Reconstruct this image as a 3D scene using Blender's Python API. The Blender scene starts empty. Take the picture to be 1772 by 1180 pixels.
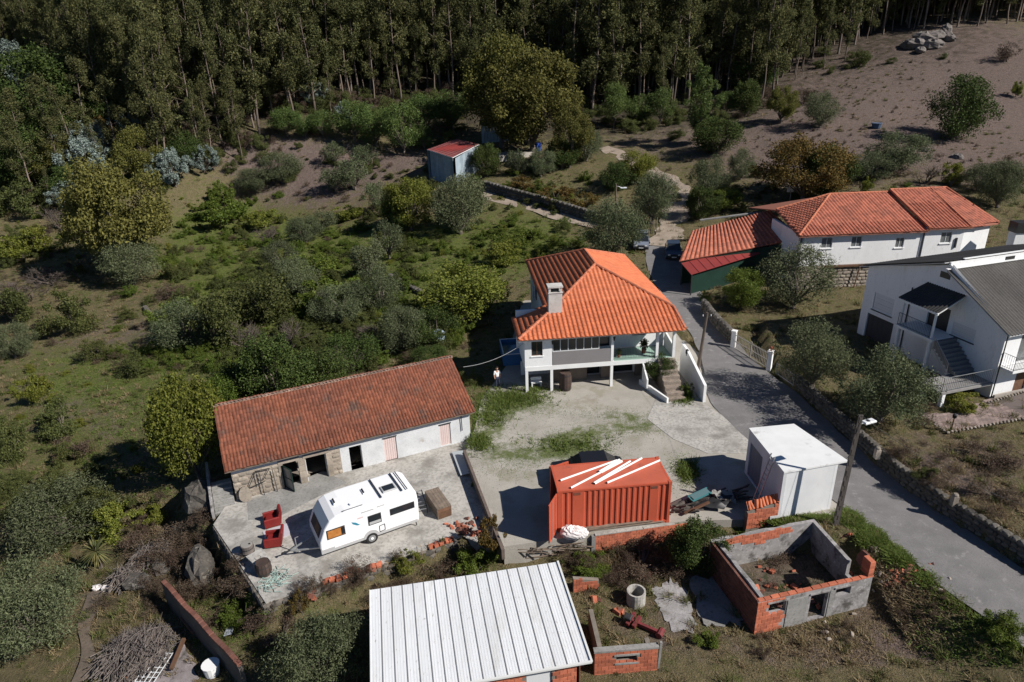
import bpy, math, random
import numpy as np
from math import radians, sin, cos, pi, atan2, hypot
from mathutils import Matrix, Vector

sc = bpy.context.scene
COL = sc.collection
rng = np.random.default_rng(7)
random.seed(7)

# ------------------------------------------------------------------ camera
CAMZ, FPX, PITCH, ROLL = 23.68, 1181.0, radians(23.18), radians(-1.76)
_f = np.array([0, cos(PITCH), -sin(PITCH)]); _r0 = np.array([1, 0, 0.]); _u0 = np.cross(_r0, _f)
RV = cos(ROLL)*_r0 + sin(ROLL)*_u0; UV = -sin(ROLL)*_r0 + cos(ROLL)*_u0; FV = _f
CP = np.array([0, 0, CAMZ])
cam = bpy.data.cameras.new('camera'); camo = bpy.data.objects.new('camera', cam); COL.objects.link(camo)
cam.sensor_width = 36; cam.lens = FPX/1772*36; cam.clip_end = 3000; cam.clip_start = .5
mw = Matrix.Identity(4)
for i in range(3):
    mw[i][0], mw[i][1], mw[i][2], mw[i][3] = RV[i], UV[i], -FV[i], CP[i]
camo.matrix_world = mw
sc.camera = camo

# ------------------------------------------------------------------ light
SUN_AZ, SUN_EL = radians(-25.5), radians(38.8)      # direction towards the sun
w = bpy.data.worlds.new('World'); sc.world = w; w.use_nodes = True
nt = w.node_tree; bg = nt.nodes['Background']
sky = nt.nodes.new('ShaderNodeTexSky'); sky.sky_type = 'NISHITA'; sky.sun_disc = False
sky.sun_elevation = SUN_EL; sky.sun_rotation = pi/2 - SUN_AZ; sky.ozone_density = 7; sky.dust_density = .1; sky.air_density = .85
nt.links.new(sky.outputs[0], bg.inputs[0]); bg.inputs[1].default_value = 0.05
sl = bpy.data.lights.new('sun', 'SUN'); sl.energy = 5.0; sl.angle = radians(.53); sl.color = (1, .955, .89)
so = bpy.data.objects.new('sun', sl); COL.objects.link(so)
so.rotation_euler = Vector((cos(SUN_AZ)*cos(SUN_EL), sin(SUN_AZ)*cos(SUN_EL), sin(SUN_EL))).to_track_quat('Z', 'Y').to_euler()
sc.view_settings.view_transform = 'Standard'; sc.view_settings.look = 'None'
sc.view_settings.exposure = 0.36; sc.view_settings.gamma = 1; sc.view_settings.use_curve_mapping = False
sc.cycles.max_bounces = 6; sc.cycles.diffuse_bounces = 2; sc.cycles.glossy_bounces = 2
sc.cycles.transmission_bounces = 3; sc.cycles.transparent_max_bounces = 8
sc.cycles.use_denoising = True
try: sc.cycles.denoiser = 'OPENIMAGEDENOISE'
except Exception: pass

# ------------------------------------------------------------------ picture <-> place
def ray(px, py): return FV*FPX + RV*(px-886) - UV*(py-590)
def U(px, py, z=0.):
    d = ray(px, py); p = CP + d*(z-CAMZ)/d[2]; return (float(p[0]), float(p[1]), z)
def YY(px, py, y):
    d = ray(px, py); p = CP + d*y/d[1]; return tuple(float(v) for v in p)
def PX(x, y, z):
    dx = x*RV[0]+y*RV[1]+(z-CAMZ)*RV[2]; du = x*UV[0]+y*UV[1]+(z-CAMZ)*UV[2]; df = x*FV[0]+y*FV[1]+(z-CAMZ)*FV[2]
    df = np.maximum(df, .1)
    return 886+FPX*dx/df, 590-FPX*du/df
def depth(p): return float((np.array(p)-CP) @ FV)

# ------------------------------------------------------------------ materials
def link(nt, a, b): nt.links.new(a, b)
def M(name, c, c2=None, scale=1.5, rough=.85, bump=0., isl=0., c3=None, thr=.6, soft=.08, s3=3., metal=0., c4=None, s4=40., a4=.35, attr=None, stretch=None, spec=.3, speck=None):
    m = bpy.data.materials.new(name); m.use_nodes = True; nt = m.node_tree; N = nt.nodes
    b = N['Principled BSDF']; b.inputs['Roughness'].default_value = rough; b.inputs['Metallic'].default_value = metal
    b.inputs['Specular IOR Level'].default_value = spec
    g = N.new('ShaderNodeNewGeometry'); pos = g.outputs['Position']
    if stretch:
        mp = N.new('ShaderNodeMapping'); mp.inputs['Scale'].default_value = stretch; link(nt, pos, mp.inputs[0]); pos = mp.outputs[0]
    def noise(s, d=5, r=.6):
        n = N.new('ShaderNodeTexNoise'); n.inputs['Scale'].default_value = s; n.inputs['Detail'].default_value = d; n.inputs['Roughness'].default_value = r
        link(nt, pos, n.inputs['Vector']); return n.outputs['Fac']
    def mix(f, a, bb):
        x = N.new('ShaderNodeMix'); x.data_type = 'RGBA'
        if isinstance(f, (int, float)): x.inputs[0].default_value = f
        else: link(nt, f, x.inputs[0])
        for k, v in ((6, a), (7, bb)):
            if isinstance(v, tuple): x.inputs[k].default_value = (*v[:3], 1)
            else: link(nt, v, x.inputs[k])
        return x.outputs[2]
    def ramp(f, lo, hi):
        r = N.new('ShaderNodeMapRange'); r.inputs[1].default_value = lo; r.inputs[2].default_value = hi; link(nt, f, r.inputs[0]); return r.outputs[0]
    colr = c
    if c2: colr = mix(ramp(noise(scale), .33, .67), c, c2)
    if c4: colr = mix(ramp(noise(s4, 3), .5-a4*.5, .5+a4*.5), colr, c4) if False else mix(ramp(noise(s4, 3, .7), .62-a4*.3, .75), colr, c4)
    if c3: colr = mix(ramp(noise(s3, 6, .65), thr, thr+soft), colr, c3)
    if speck:
        q = N.new('ShaderNodeMath'); q.operation = 'MULTIPLY'; q.inputs[1].default_value = 37.7; oj = N.new('ShaderNodeObjectInfo'); aj = N.new('ShaderNodeMath'); link(nt, g.outputs['Random Per Island'], aj.inputs[0]); link(nt, oj.outputs['Random'], aj.inputs[1]); link(nt, aj.outputs[0], q.inputs[0])
        q2 = N.new('ShaderNodeMath'); q2.operation = 'FRACT'; link(nt, q.outputs[0], q2.inputs[0]); colr = mix(ramp(q2.outputs[0], 1-speck[1], 1-speck[1]*.6), colr, speck[0])
    if isl:
        oi = N.new('ShaderNodeObjectInfo')
        a = N.new('ShaderNodeMath'); a.operation = 'ADD'; link(nt, g.outputs['Random Per Island'], a.inputs[0]); link(nt, oi.outputs['Random'], a.inputs[1])
        fr = N.new('ShaderNodeMath'); fr.operation = 'FRACT'; link(nt, a.outputs[0], fr.inputs[0])
        r = N.new('ShaderNodeMapRange'); r.inputs[3].default_value = 1-isl; r.inputs[4].default_value = 1+isl; link(nt, fr.outputs[0], r.inputs[0])
        hs = N.new('ShaderNodeHueSaturation'); link(nt, r.outputs[0], hs.inputs['Value'])
        if isinstance(colr, tuple): hs.inputs['Color'].default_value = (*colr, 1)
        else: link(nt, colr, hs.inputs['Color'])
        colr = hs.outputs[0]
    if isinstance(colr, tuple): b.inputs['Base Color'].default_value = (*colr, 1)
    else: link(nt, colr, b.inputs['Base Color'])
    if bump:
        bp = N.new('ShaderNodeBump'); bp.inputs['Strength'].default_value = .9; bp.inputs['Distance'].default_value = bump
        link(nt, noise(max(6., s4*.5), 5, .7), bp.inputs['Height']); link(nt, bp.outputs[0], b.inputs['Normal'])
    return m

def leafmat(name, c1, c2, trans=.3, rough=.55):
    m = bpy.data.materials.new(name); m.use_nodes = True; nt = m.node_tree; N = nt.nodes
    b = N['Principled BSDF']; b.inputs['Roughness'].default_value = rough; b.inputs['Specular IOR Level'].default_value = .12
    g = N.new('ShaderNodeNewGeometry'); oi = N.new('ShaderNodeObjectInfo')
    x = N.new('ShaderNodeMix'); x.data_type = 'RGBA'; x.inputs[6].default_value = (*c1, 1); x.inputs[7].default_value = (*c2, 1)
    link(nt, g.outputs['Random Per Island'], x.inputs[0])
    r = N.new('ShaderNodeMapRange'); r.inputs[3].default_value = .84; r.inputs[4].default_value = 1.16; link(nt, oi.outputs['Random'], r.inputs[0])
    r2 = N.new('ShaderNodeMapRange'); r2.inputs[3].default_value = .491; r2.inputs[4].default_value = .509
    fr = N.new('ShaderNodeMath'); fr.operation = 'MULTIPLY'; fr.inputs[1].default_value = 7.13; link(nt, oi.outputs['Random'], fr.inputs[0])
    f2 = N.new('ShaderNodeMath'); f2.operation = 'FRACT'; link(nt, fr.outputs[0], f2.inputs[0]); link(nt, f2.outputs[0], r2.inputs[0])
    hs = N.new('ShaderNodeHueSaturation'); link(nt, x.outputs[2], hs.inputs['Color']); link(nt, r.outputs[0], hs.inputs['Value']); link(nt, r2.outputs[0], hs.inputs['Hue'])
    link(nt, hs.outputs[0], b.inputs['Base Color'])
    t = N.new('ShaderNodeBsdfTranslucent'); link(nt, hs.outputs[0], t.inputs[0])
    ms = N.new('ShaderNodeMixShader'); ms.inputs[0].default_value = trans
    link(nt, b.outputs[0], ms.inputs[1]); link(nt, t.outputs[0], ms.inputs[2]); link(nt, ms.outputs[0], N['Material Output'].inputs[0])
    return m

# ------------------------------------------------------------------ mesh helpers
class MB:
    def __init__(s): s.v = []; s.f = []; s.m = []; s.mat = 0; s.X = None
    def add(s, vs, fs):
        o = len(s.v)
        if s.X is not None: vs = [tuple(s.X @ Vector(p)) for p in vs]
        s.v += [tuple(p) for p in vs]; s.f += [tuple(o+i for i in f) for f in fs]; s.m += [s.mat]*len(fs); return s
    def box(s, x0, x1, y0, y1, z0, z1, ch=0.):
        v = [(x0,y0,z0),(x1,y0,z0),(x1,y1,z0),(x0,y1,z0),(x0,y0,z1),(x1,y0,z1),(x1,y1,z1),(x0,y1,z1)]
        if ch:   # chamfered top
            v += [(x0+ch,y0+ch,z1),(x1-ch,y0+ch,z1),(x1-ch,y1-ch,z1),(x0+ch,y1-ch,z1)]
            for i in range(4, 8): v[i] = (v[i][0], v[i][1], z1-ch)
            return s.add(v, [(0,3,2,1),(0,1,5,4),(1,2,6,5),(2,3,7,6),(3,0,4,7),(4,5,9,8),(5,6,10,9),(6,7,11,10),(7,4,8,11),(8,9,10,11)])
        return s.add(v, [(0,3,2,1),(4,5,6,7),(0,1,5,4),(1,2,6,5),(2,3,7,6),(3,0,4,7)])
    def bar(s, p, q, a, b=None, up=(0,0,1)):      # square bar between two points
        b = b or a; p = Vector(p); q = Vector(q); d = (q-p).normalized(); u = Vector(up)
        if abs(d.dot(u)) > .98: u = Vector((1,0,0))
        x = d.cross(u).normalized()*a/2; y = x.cross(d).normalized()*b/2
        v = [p-x-y, p+x-y, p+x+y, p-x+y, q-x-y, q+x-y, q+x+y, q-x+y]
        return s.add(v, [(0,3,2,1),(4,5,6,7),(0,1,5,4),(1,2,6,5),(2,3,7,6),(3,0,4,7)])
    def tube(s, pts, rs, n=8, cap=True):
        pts = [Vector(p) for p in pts]; rs = rs if isinstance(rs, (list, tuple)) else [rs]*len(pts)
        vs = []; fs = []
        for i, p in enumerate(pts):
            d = (pts[min(i+1, len(pts)-1)] - pts[max(i-1, 0)]).normalized()
            a = Vector((0,0,1)) if abs(d.z) < .9 else Vector((1,0,0))
            x = d.cross(a).normalized(); y = x.cross(d)
            for k in range(n): t = 2*pi*k/n; vs.append(p + x*cos(t)*rs[i] + y*sin(t)*rs[i])
        for i in range(len(pts)-1):
            for k in range(n): a = i*n+k; b = i*n+(k+1) % n; fs.append((a, a+n, b+n, b))
        if cap: fs.append(tuple(range(n))); fs.append(tuple((len(pts)-1)*n+k for k in reversed(range(n))))
        return s.add(vs, fs)
    def prism(s, poly, z0, z1):
        n = len(poly); v = [(x,y,z0) for x,y in poly]+[(x,y,z1) for x,y in poly]
        return s.add(v, [tuple(reversed(range(n))), tuple(range(n, 2*n))]+[(i,(i+1)%n,n+(i+1)%n,n+i) for i in range(n)])
    def ext(s, poly, axis, a, b):                 # polygon in the other two axes, extruded along axis
        n = len(poly)
        def P(u, w, t): return (t,u,w) if axis == 'x' else ((u,t,w) if axis == 'y' else (u,w,t))
        v = [P(u,w,a) for u,w in poly]+[P(u,w,b) for u,w in poly]
        return s.add(v, [tuple(range(n)), tuple(reversed(range(n, 2*n)))]+[(i,n+i,n+(i+1)%n,(i+1)%n) for i in range(n)])
    def plate(s, poly, t):                        # 3D polygon with thickness t downwards
        n = len(poly); v = [tuple(p) for p in poly]+[(p[0],p[1],p[2]-t) for p in poly]
        return s.add(v, [tuple(range(n)), tuple(reversed(range(n,2*n)))]+[(i,n+i,n+(i+1)%n,(i+1)%n) for i in range(n)])
    def lump(s, c, r, seed=0, n=8, m=6, amp=.25, flat=1.):
        R = random.Random(seed); vs = [(c[0],c[1],c[2]+r[2])]; fs = []
        for j in range(1, m):
            t = pi*j/m
            for k in range(n):
                p = 2*pi*k/n; q = 1+amp*(R.random()*2-1)
                vs.append((c[0]+r[0]*sin(t)*cos(p)*q, c[1]+r[1]*sin(t)*sin(p)*q, c[2]+r[2]*cos(t)*q*flat))
        vs.append((c[0],c[1],c[2]-r[2]*flat))
        for k in range(n): fs.append((0, 1+k, 1+(k+1)%n))
        for j in range(m-2):
            for k in range(n): a = 1+j*n+k; b = 1+j*n+(k+1)%n; fs.append((a, a+n, b+n, b))
        e = len(vs)-1
        for k in range(n): fs.append((e, 1+(m-2)*n+(k+1)%n, 1+(m-2)*n+k))
        return s.add(vs, fs)
    def mesh(s, name, mats, smooth=False):
        me = bpy.data.meshes.new(name); me.from_pydata(s.v, [], s.f)
        for m in (mats if isinstance(mats, (list, tuple)) else [mats]): me.materials.append(m)
        if isinstance(mats, (list, tuple)) and len(mats) > 1: me.polygons.foreach_set('material_index', s.m)
        if smooth: me.polygons.foreach_set('use_smooth', [True]*len(s.f))
        import bmesh as _b
        bm = _b.new(); bm.from_mesh(me); _b.ops.recalc_face_normals(bm, faces=bm.faces); bm.to_mesh(me); bm.free()
        return me

def npmesh(name, V, Q, mat, k=4):
    me = bpy.data.meshes.new(name); nv = len(V); nf = len(Q)
    me.vertices.add(nv); me.vertices.foreach_set('co', np.ascontiguousarray(V, np.float32).ravel())
    me.loops.add(nf*k); me.loops.foreach_set('vertex_index', np.ascontiguousarray(Q, np.int32).ravel())
    me.polygons.add(nf); me.polygons.foreach_set('loop_start', np.arange(0, nf*k, k, dtype=np.int32))
    try: me.polygons.foreach_set('loop_total', np.full(nf, k, np.int32))
    except Exception: pass
    me.materials.append(mat); me.update(calc_edges=True); return me

def put(name, me, parent=None, loc=None, rot=None, scale=None, label=None, kind=None, cat=None, group=None):
    o = bpy.data.objects.new(name, me); COL.objects.link(o)
    if parent is not None: o.parent = parent
    if loc is not None: o.location = loc
    if rot is not None: o.rotation_euler = rot
    if scale is not None: o.scale = scale
    if label: o['label'] = label
    if kind: o['kind'] = kind
    if cat: o['category'] = cat
    if group: o['group'] = group
    return o
def part(name, mb, mat, parent, smooth=False, **k): return put(name, mb.mesh(name, mat, smooth), parent, **k)
def thing(name, label, cat, loc=(0,0,0), rz=0., group=None):
    o = put(name, None, None, loc, (0,0,rz), None, label, None, cat, group); o.empty_display_size = .3; return o
def struct(name, me, **k): return put(name, me, kind='structure', **k)
def stuff(name, me, parent=None, **k): return put(name, me, parent, kind='stuff', **k)
def copy_tree(o, parent=None):
    c = o.copy(); COL.objects.link(c)
    if parent is not None: c.parent = parent
    for ch in list(o.children): copy_tree(ch, c)
    return c

def inpoly(x, y, poly):
    x = np.asarray(x); y = np.asarray(y); r = np.zeros(np.broadcast(x, y).shape, bool); n = len(poly)
    for i in range(n):
        x0, y0 = poly[i]; x1, y1 = poly[(i+1) % n]
        if y0 == y1: continue
        c = ((y0 > y) != (y1 > y)) & (x < (x1-x0)*(y-y0)/(y1-y0)+x0); r ^= c
    return r
def distline(x, y, pts):
    d = np.full(np.shape(x), 1e9)
    for (x0, y0), (x1, y1) in zip(pts[:-1], pts[1:]):
        L = (x1-x0)**2+(y1-y0)**2; t = np.clip(((x-x0)*(x1-x0)+(y-y0)*(y1-y0))/L, 0, 1)
        d = np.minimum(d, np.hypot(x-x0-t*(x1-x0), y-y0-t*(y1-y0)))
    return d
def sstep(t): t = np.clip(t, 0, 1); return t*t*(3-2*t)

# ------------------------------------------------------------------ lie of the land
ANCH = [(0,30,0),(8,30,0),(16,34,0),(0,40,0),(10,40,0),(16,42,0),(19,45,.05),(6,60,.2),(-10,30,-.5),(-16,34,-.6),(-10,37,-.5),(-4,41,-.1),
 (10,22,-.05),(0,22,-.1),(-8,20,-.6),(-15,20,-1.2),(-22,28,-1.5),(-25,20,-2),(20,18,0),(25,18,-.2),(24,26,0),
 (24,40,-.05),(30,45,-.2),(26,55,.05),(32,62,.2),(45,60,.7),(45,40,0),(30,30,-.1),(60,30,.5),
 (18,57,.35),(17,71,.9),(18,80,1.7),(-45,20,-3),(60,10,0)]
for px, py, z in [(100,600,-2),(200,760,-2),(60,750,-2.2),(60,1000,-2.6),(250,560,-1.6),(400,480,-.9),(600,560,-.4),(150,480,-1.2),(20,450,-1),
 (730,480,.3),(850,400,1.4),(650,350,2.3),(520,340,2.2),(400,345,1.8),(1160,380,2.7)]:
    ANCH.append(U(px, py, z))
for px, py, y in [(1120,300,104),(1050,255,118),(790,300,112),(1700,62,150),(1500,100,150),(1650,200,116),(1400,200,120),(1450,310,92),(1750,310,88),(1300,160,143),
 (900,185,142),(500,232,128),(300,290,118),(60,330,112),(60,150,190),(1250,230,118),(700,215,134),(1860,230,108)]:
    ANCH.append(YY(px, py, y))
ANCH += [(0,230,31),(-100,260,30),(100,230,37),(160,220,38),(-180,250,24),(0,340,48),(200,340,60),(-200,340,40),(-130,90,0),(130,60,3),(150,120,14)]
ANCH = np.array(ANCH, float)
def _phi(r2): return np.where(r2 > 1e-9, .5*r2*np.log(np.maximum(r2, 1e-9)), 0)
_n = len(ANCH); _A = np.zeros((_n+3, _n+3)); _S = 50.
_xy = ANCH[:, :2]/_S
_A[:_n, :_n] = _phi(((_xy[:, None]-_xy[None])**2).sum(-1)) + np.eye(_n)*.002
_A[:_n, _n] = 1; _A[:_n, _n+1:] = _xy; _A[_n, :_n] = 1; _A[_n+1:, :_n] = _xy.T
_W = np.linalg.solve(_A, np.concatenate([ANCH[:, 2], [0, 0, 0]]))
def TPS(x, y):
    x = np.asarray(x, float)/_S; y = np.asarray(y, float)/_S; z = _W[_n] + _W[_n+1]*x + _W[_n+2]*y
    for i in range(_n): z = z + _W[i]*_phi((x-_xy[i, 0])**2+(y-_xy[i, 1])**2)
    return z
EDGE = [(-21,35.5),(-17.2,31.5),(-12.2,25.2),(-8.4,27),(-3,29.6),(-.75,28.8),(1.9,29.05),(4.1,29.4),(6.6,29.8),(9.2,30.1),(11.6,30.1),(13.6,29.9),(14.3,29.3),(16.2,28.7),(17.3,28.4),(18.6,28.0),(20.0,25.0),(21.6,21.5),(26,12)]
LOWPOLY = EDGE+[(26,2),(-60,2),(-60,36)]
GWALL = [(20.3,49.5),(21.25,41.4),(21.7,35.5),(22.6,30.8),(23.9,27.4),(26,22.6),(31,12)]
GPOLY = GWALL+[(90,2),(90,62),(24,62)]
YARD = [(-3.2,37.4),(-.75,28.3),(1.9,28.75),(4.1,29.12),(6.6,29.55),(9.2,29.95),(12,29.9),(13.6,29.95),(14.2,29.9),(17.2,29.9),(19.0,31.4),(17.0,39.25),(15.6,43.2),(15.9,50),(12.4,66),(1.2,66),(-.6,50),(-2.4,44.5),(-2.7,40.5)]
TERR = [(-17.1,31.4),(-12.2,25.3),(-8.4,27.1),(-3,29.7),(-.95,28.5),(-3.25,37.4),(-2.6,40.6),(-17.0,34.5)]
TZ = -.42
ROADC = [(27.5,12,3.1),(22.9,22.6,2.3),(21.9,25.3,2.3),(20.7,29.6,2.25),(18.6,36.5,2.9),(17.4,43.3,3.3),(17.3,50,2.0),(17.4,57.3,1.75),(17.2,65,2.0),(17.4,72,2.2),(18.2,79,2.0)]
def _strip(cl):
    L = []; Rr = []
    for i, (x, y, h) in enumerate(cl):
        a = cl[max(i-1, 0)]; b = cl[min(i+1, len(cl)-1)]; d = hypot(b[0]-a[0], b[1]-a[1]); nx, ny = -(b[1]-a[1])/d, (b[0]-a[0])/d
        L.append((x+nx*h, y+ny*h)); Rr.append((x-nx*h, y-ny*h))
    return L, Rr
def wob(x, y):
    return .5*np.sin(x*1.3+1.7*np.sin(y*.9))*np.sin(y*1.1+1.3*np.sin(x*.7)) + .3*np.sin(x*3.1+y*2.3)*np.sin(y*2.9-x*1.7)
def Hbase(x, y):
    z = TPS(x, y)
    low = inpoly(x, y, LOWPOLY); d = distline(x, y, EDGE)
    wd = np.where(np.asarray(x) > 17.5, 4.2, .5)
    z = z - 1.4*np.where(low, sstep(d/wd), 0)
    gr = inpoly(x, y, GPOLY); d = distline(x, y, GWALL)
    z = z + .98*np.where(gr, sstep(d/.3), 0)*sstep((60-np.asarray(y))/8.)
    return z
_RL, _RR = _strip(ROADC); ROADPOLY = _RL+_RR[::-1]
def H(x, y):
    x = np.asarray(x, float); y = np.asarray(y, float); z = Hbase(x, y)
    flat = np.zeros(z.shape, bool)
    for poly, zz in ((YARD, 0.), (TERR, TZ)):
        m = inpoly(x, y, poly); z = np.where(m, zz, z); flat |= m
    return z
def at(px, py, lift=0.):
    d = ray(px, py); t = np.arange(14, 420, .2)/d[1]*1.
    X = CP[None]+d[None]*t[:, None]; h = H(X[:, 0], X[:, 1]); k = np.argmax(X[:, 2] < h)
    if k == 0: k = len(t)-1
    p = X[k]; return (float(p[0]), float(p[1]), float(h[k])+lift)
# ------------------------------------------------------------------ palette
WHITE = M('white_render', (.79,.79,.79), (.72,.72,.72), .7, .85, c3=(.60,.59,.57), s3=1.2, thr=.6, soft=.15, stretch=(1,1,.35), c4=(.6,.59,.57), s4=9, a4=.2, bump=.004)
WHITE2 = M('white_paint', (.78,.78,.77), (.72,.72,.71), 1.2, .6)
LIME = M('old_limewash', (.60,.61,.62), (.50,.51,.52), 1.1, .9, c3=(.38,.36,.33), s3=1.3, thr=.60, soft=.1, c4=(.42,.42,.41), s4=11, a4=.3, bump=.01)
CONC = M('concrete', (.46,.435,.40), (.35,.335,.305), .55, .9, c3=(.21,.195,.175), s3=.55, thr=.51, soft=.16, c4=(.20,.19,.17), s4=6, a4=.6, bump=.012)
CONCD = M('weathered_concrete', (.30,.29,.275), (.20,.195,.185), .9, .9, c4=(.13,.125,.115), s4=7, a4=.4, bump=.01)
CEMENT = M('cement_plaster', (.31,.295,.29), (.20,.19,.185), 1.4, .9, c3=(.075,.068,.062), s3=1.5, thr=.50, soft=.14, c4=(.44,.42,.41), s4=5, a4=.3, bump=.01)
GRAVEL = M('pale_gravel', (.42,.39,.345), (.31,.287,.25), .5, .95, c4=(.25,.235,.21), s4=22, a4=.7, c3=(.27,.25,.20), s3=.45, thr=.53, soft=.1, bump=.015)
ASPH = M('worn_asphalt', (.205,.194,.192), (.150,.143,.142), .9, .9, c4=(.118,.113,.112), s4=24, a4=.6, c3=(.25,.24,.235), s3=1.6, thr=.58, soft=.12, bump=.02)
DIRT = M('track_dirt', (.36,.295,.235), (.25,.20,.16), .8, .95, c4=(.17,.14,.11), s4=9, a4=.5, bump=.02)
STONE = M('granite_stone', (.34,.29,.235), (.235,.20,.165), 1.3, .9, isl=.28, c4=(.17,.15,.13), s4=12, a4=.4, bump=.02)
STONED = M('dark_or_shade_stone', (.125,.112,.096), (.078,.071,.062), 1.6, .95, isl=.3, c4=(.09,.085,.075), s4=11, a4=.4, bump=.02)  # dark stone, deepened so its colour carries the shade on the wall faces
DARKM = M('dark_mortar', (.10,.088,.075), (.07,.062,.052), 3, .95, bump=.01)
MORTAR = M('mortar', (.22,.19,.16), (.15,.13,.11), 3, .95, bump=.01)
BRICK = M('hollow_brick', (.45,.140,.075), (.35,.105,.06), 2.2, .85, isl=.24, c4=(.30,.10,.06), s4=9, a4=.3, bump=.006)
BRICKD = M('old_or_shade_brick', (.17,.066,.045), (.11,.05,.038), 2., .9, isl=.25, c4=(.16,.09,.07), s4=8, a4=.4, bump=.008)  # old brick; its dark tone also stands for shade on the ruin's left face
TILE = M('new_clay_tile', (.53,.155,.068), (.47,.133,.059), .8, .7, isl=.11, c4=(.36,.10,.05), s4=5, a4=.2, c3=(.42,.128,.064), s3=.55, thr=.54, soft=.2)
TILEO = M('old_clay_tile', (.195,.066,.036), (.148,.054,.034), .5, .9, isl=.24, c3=(.10,.055,.042), s3=.8, thr=.53, soft=.14, c4=(.32,.22,.15), s4=15, a4=-.10)
TILER = M('red_clay_tile', (.40,.125,.075), (.32,.105,.065), .6, .8, isl=.22, c3=(.23,.085,.06), s3=.6, thr=.54, soft=.2, c4=(.26,.13,.10), s4=7, a4=.1)
RIDGE = M('ridge_tile', (.47,.16,.085), (.40,.13,.07), 1.2, .75, isl=.15)
FIBRE = M('fibre_cement', (.125,.115,.105), (.09,.084,.078), .5, .9, isl=.12, c4=(.065,.062,.058), s4=7, a4=.4)
REDSHEET = M('red_sheet', (.25,.085,.080), (.21,.07,.066), .8, .5, isl=.08)
DKRED = M('dark_red_sheet', (.27,.045,.04), (.22,.04,.035), .8, .5, isl=.08)
SHEET = M('white_roof_sheet', (.68,.69,.70), (.60,.61,.62), .6, .45, isl=.06, c4=(.34,.32,.30), s4=13, a4=.02, c3=(.55,.545,.53), s3=1.3, thr=.56, soft=.16, stretch=(1,.3,1))
SHEETR = M('dark_seam', (.22,.22,.225), rough=.6)
ORANGE = M('orange_container_paint', (.50,.098,.050), (.44,.085,.045), .8, .5, c4=(.36,.085,.045), s4=4, a4=.15, c3=(.30,.09,.05), s3=1.6, thr=.62, soft=.12, stretch=(1,1,.4))
RUST = M('rust', (.20,.07,.04), (.12,.05,.035), 3, .9)
GLASS = M('dark_glass', (.02,.024,.028), rough=.08, spec=.6)
GLASSB = M('blind_glass', (.16,.17,.17), (.10,.105,.11), 1.5, .15, spec=.5)
BLACK = M('black_plastic', (.018,.018,.02), (.03,.03,.03), 3, .45)
IRON = M('dark_iron', (.05,.05,.052), rough=.5, metal=.3)
STEEL = M('galvanised_steel', (.42,.43,.44), (.34,.35,.36), 2, .4, metal=.6)
ALU = M('white_aluminium', (.62,.63,.64), rough=.4)
WOOD = M('weathered_wood', (.21,.165,.125), (.13,.10,.08), 3, .85, isl=.25, stretch=(1,1,6))
WOODB = M('brown_wood', (.16,.085,.05), (.10,.055,.035), 3, .7, isl=.2)
POLEC = M('pole_concrete', (.10,.085,.075), (.065,.056,.05), 1.5, .9, bump=.01)
POLEW = M('pole_timber', (.13,.10,.08), (.085,.068,.055), 1.5, .9, bump=.01)
PVC = M('white_pvc', (.80,.78,.74), rough=.4)
REDV = M('red_vinyl', (.21,.020,.018), (.15,.016,.014), 3, .45)
GREEND = M('shade_dark_green_paint', (.008,.032,.022), (.006,.024,.017), 1, .6)  # green taken almost to black to stand for the outbuilding front's shade
BLUEW = M('weathered_blue_board', (.30,.36,.40), (.22,.27,.31), 1.2, .8, isl=.2)
PINK = M('faded_pink_door', (.62,.50,.47), (.55,.44,.42), 2, .7)
SIDING = M('grey_siding', (.22,.205,.21), (.20,.19,.19), 1, .6)
SHUT = M('shutter', (.30,.31,.32), rough=.6)
GREENT = M('green_floor_tile', (.30,.44,.37), (.26,.39,.33), 2, .5)
BLUEP = M('blue_pool', (.05,.16,.34), (.045,.13,.29), 2, .5)
SACK = M('white_sack', (.70,.66,.64), (.60,.56,.55), 4, .8)
BARREL = M('old_plastic_barrel', (.16,.135,.12), (.10,.085,.08), 3, .8)
BARRELW = M('barrel_wood', (.075,.05,.04), (.05,.035,.03), 3, .7, isl=.2)
CARAV = M('caravan_white', (.80,.80,.80), rough=.25, spec=.5)
CARAVG = M('caravan_grey', (.40,.40,.40), rough=.5)
AMBERD = M('dim_amber_blind', (.13,.075,.035), (.08,.05,.03), 6, .6)
AMBER = M('amber_blind', (.48,.20,.05), (.36,.13,.03), 6, .6)
TYRE = M('tyre_rubber', (.02,.02,.02), rough=.9)
TEAL = M('teal_decal', (.03,.22,.32), rough=.4)
CARP = M('silver_blue_car', (.30,.34,.42), rough=.25, metal=.4, spec=.6)
CARD = M('dark_blue_car', (.03,.05,.09), rough=.3, spec=.6)
LAMPG = M('lamp_glass', (.75,.74,.68), rough=.3)
MACH = M('dull_red_machine', (.20,.035,.04), (.13,.03,.03), 4, .7)
NETG = M('pale_green_net', (.30,.40,.36), (.24,.33,.30), 6, .8)
SKIN = M('skin', (.45,.26,.18), rough=.6); HAIR = M('hair', (.03,.02,.015), rough=.7)
SHIRT = M('white_shirt', (.75,.75,.76), rough=.9); TROUS = M('dark_trousers', (.03,.035,.06), rough=.9)
PAVER = M('pinkish_paver', (.27,.205,.185), (.21,.16,.145), 1.2, .85, isl=.22)
BARK = M('bark', (.17,.14,.115), (.095,.078,.065), 2.5, .9, bump=.02)
EBARK = M('eucalyptus_bark', (.20,.155,.125), (.095,.072,.058), .8, .85, stretch=(3,3,.4), isl=.25)
TWIG = M('dry_twig', (.12,.095,.08), (.075,.06,.052), 2, .9, isl=.3)
TWIGP = M('brush_twig', (.16,.135,.12), (.10,.085,.078), 2, .9, isl=.35)
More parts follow.
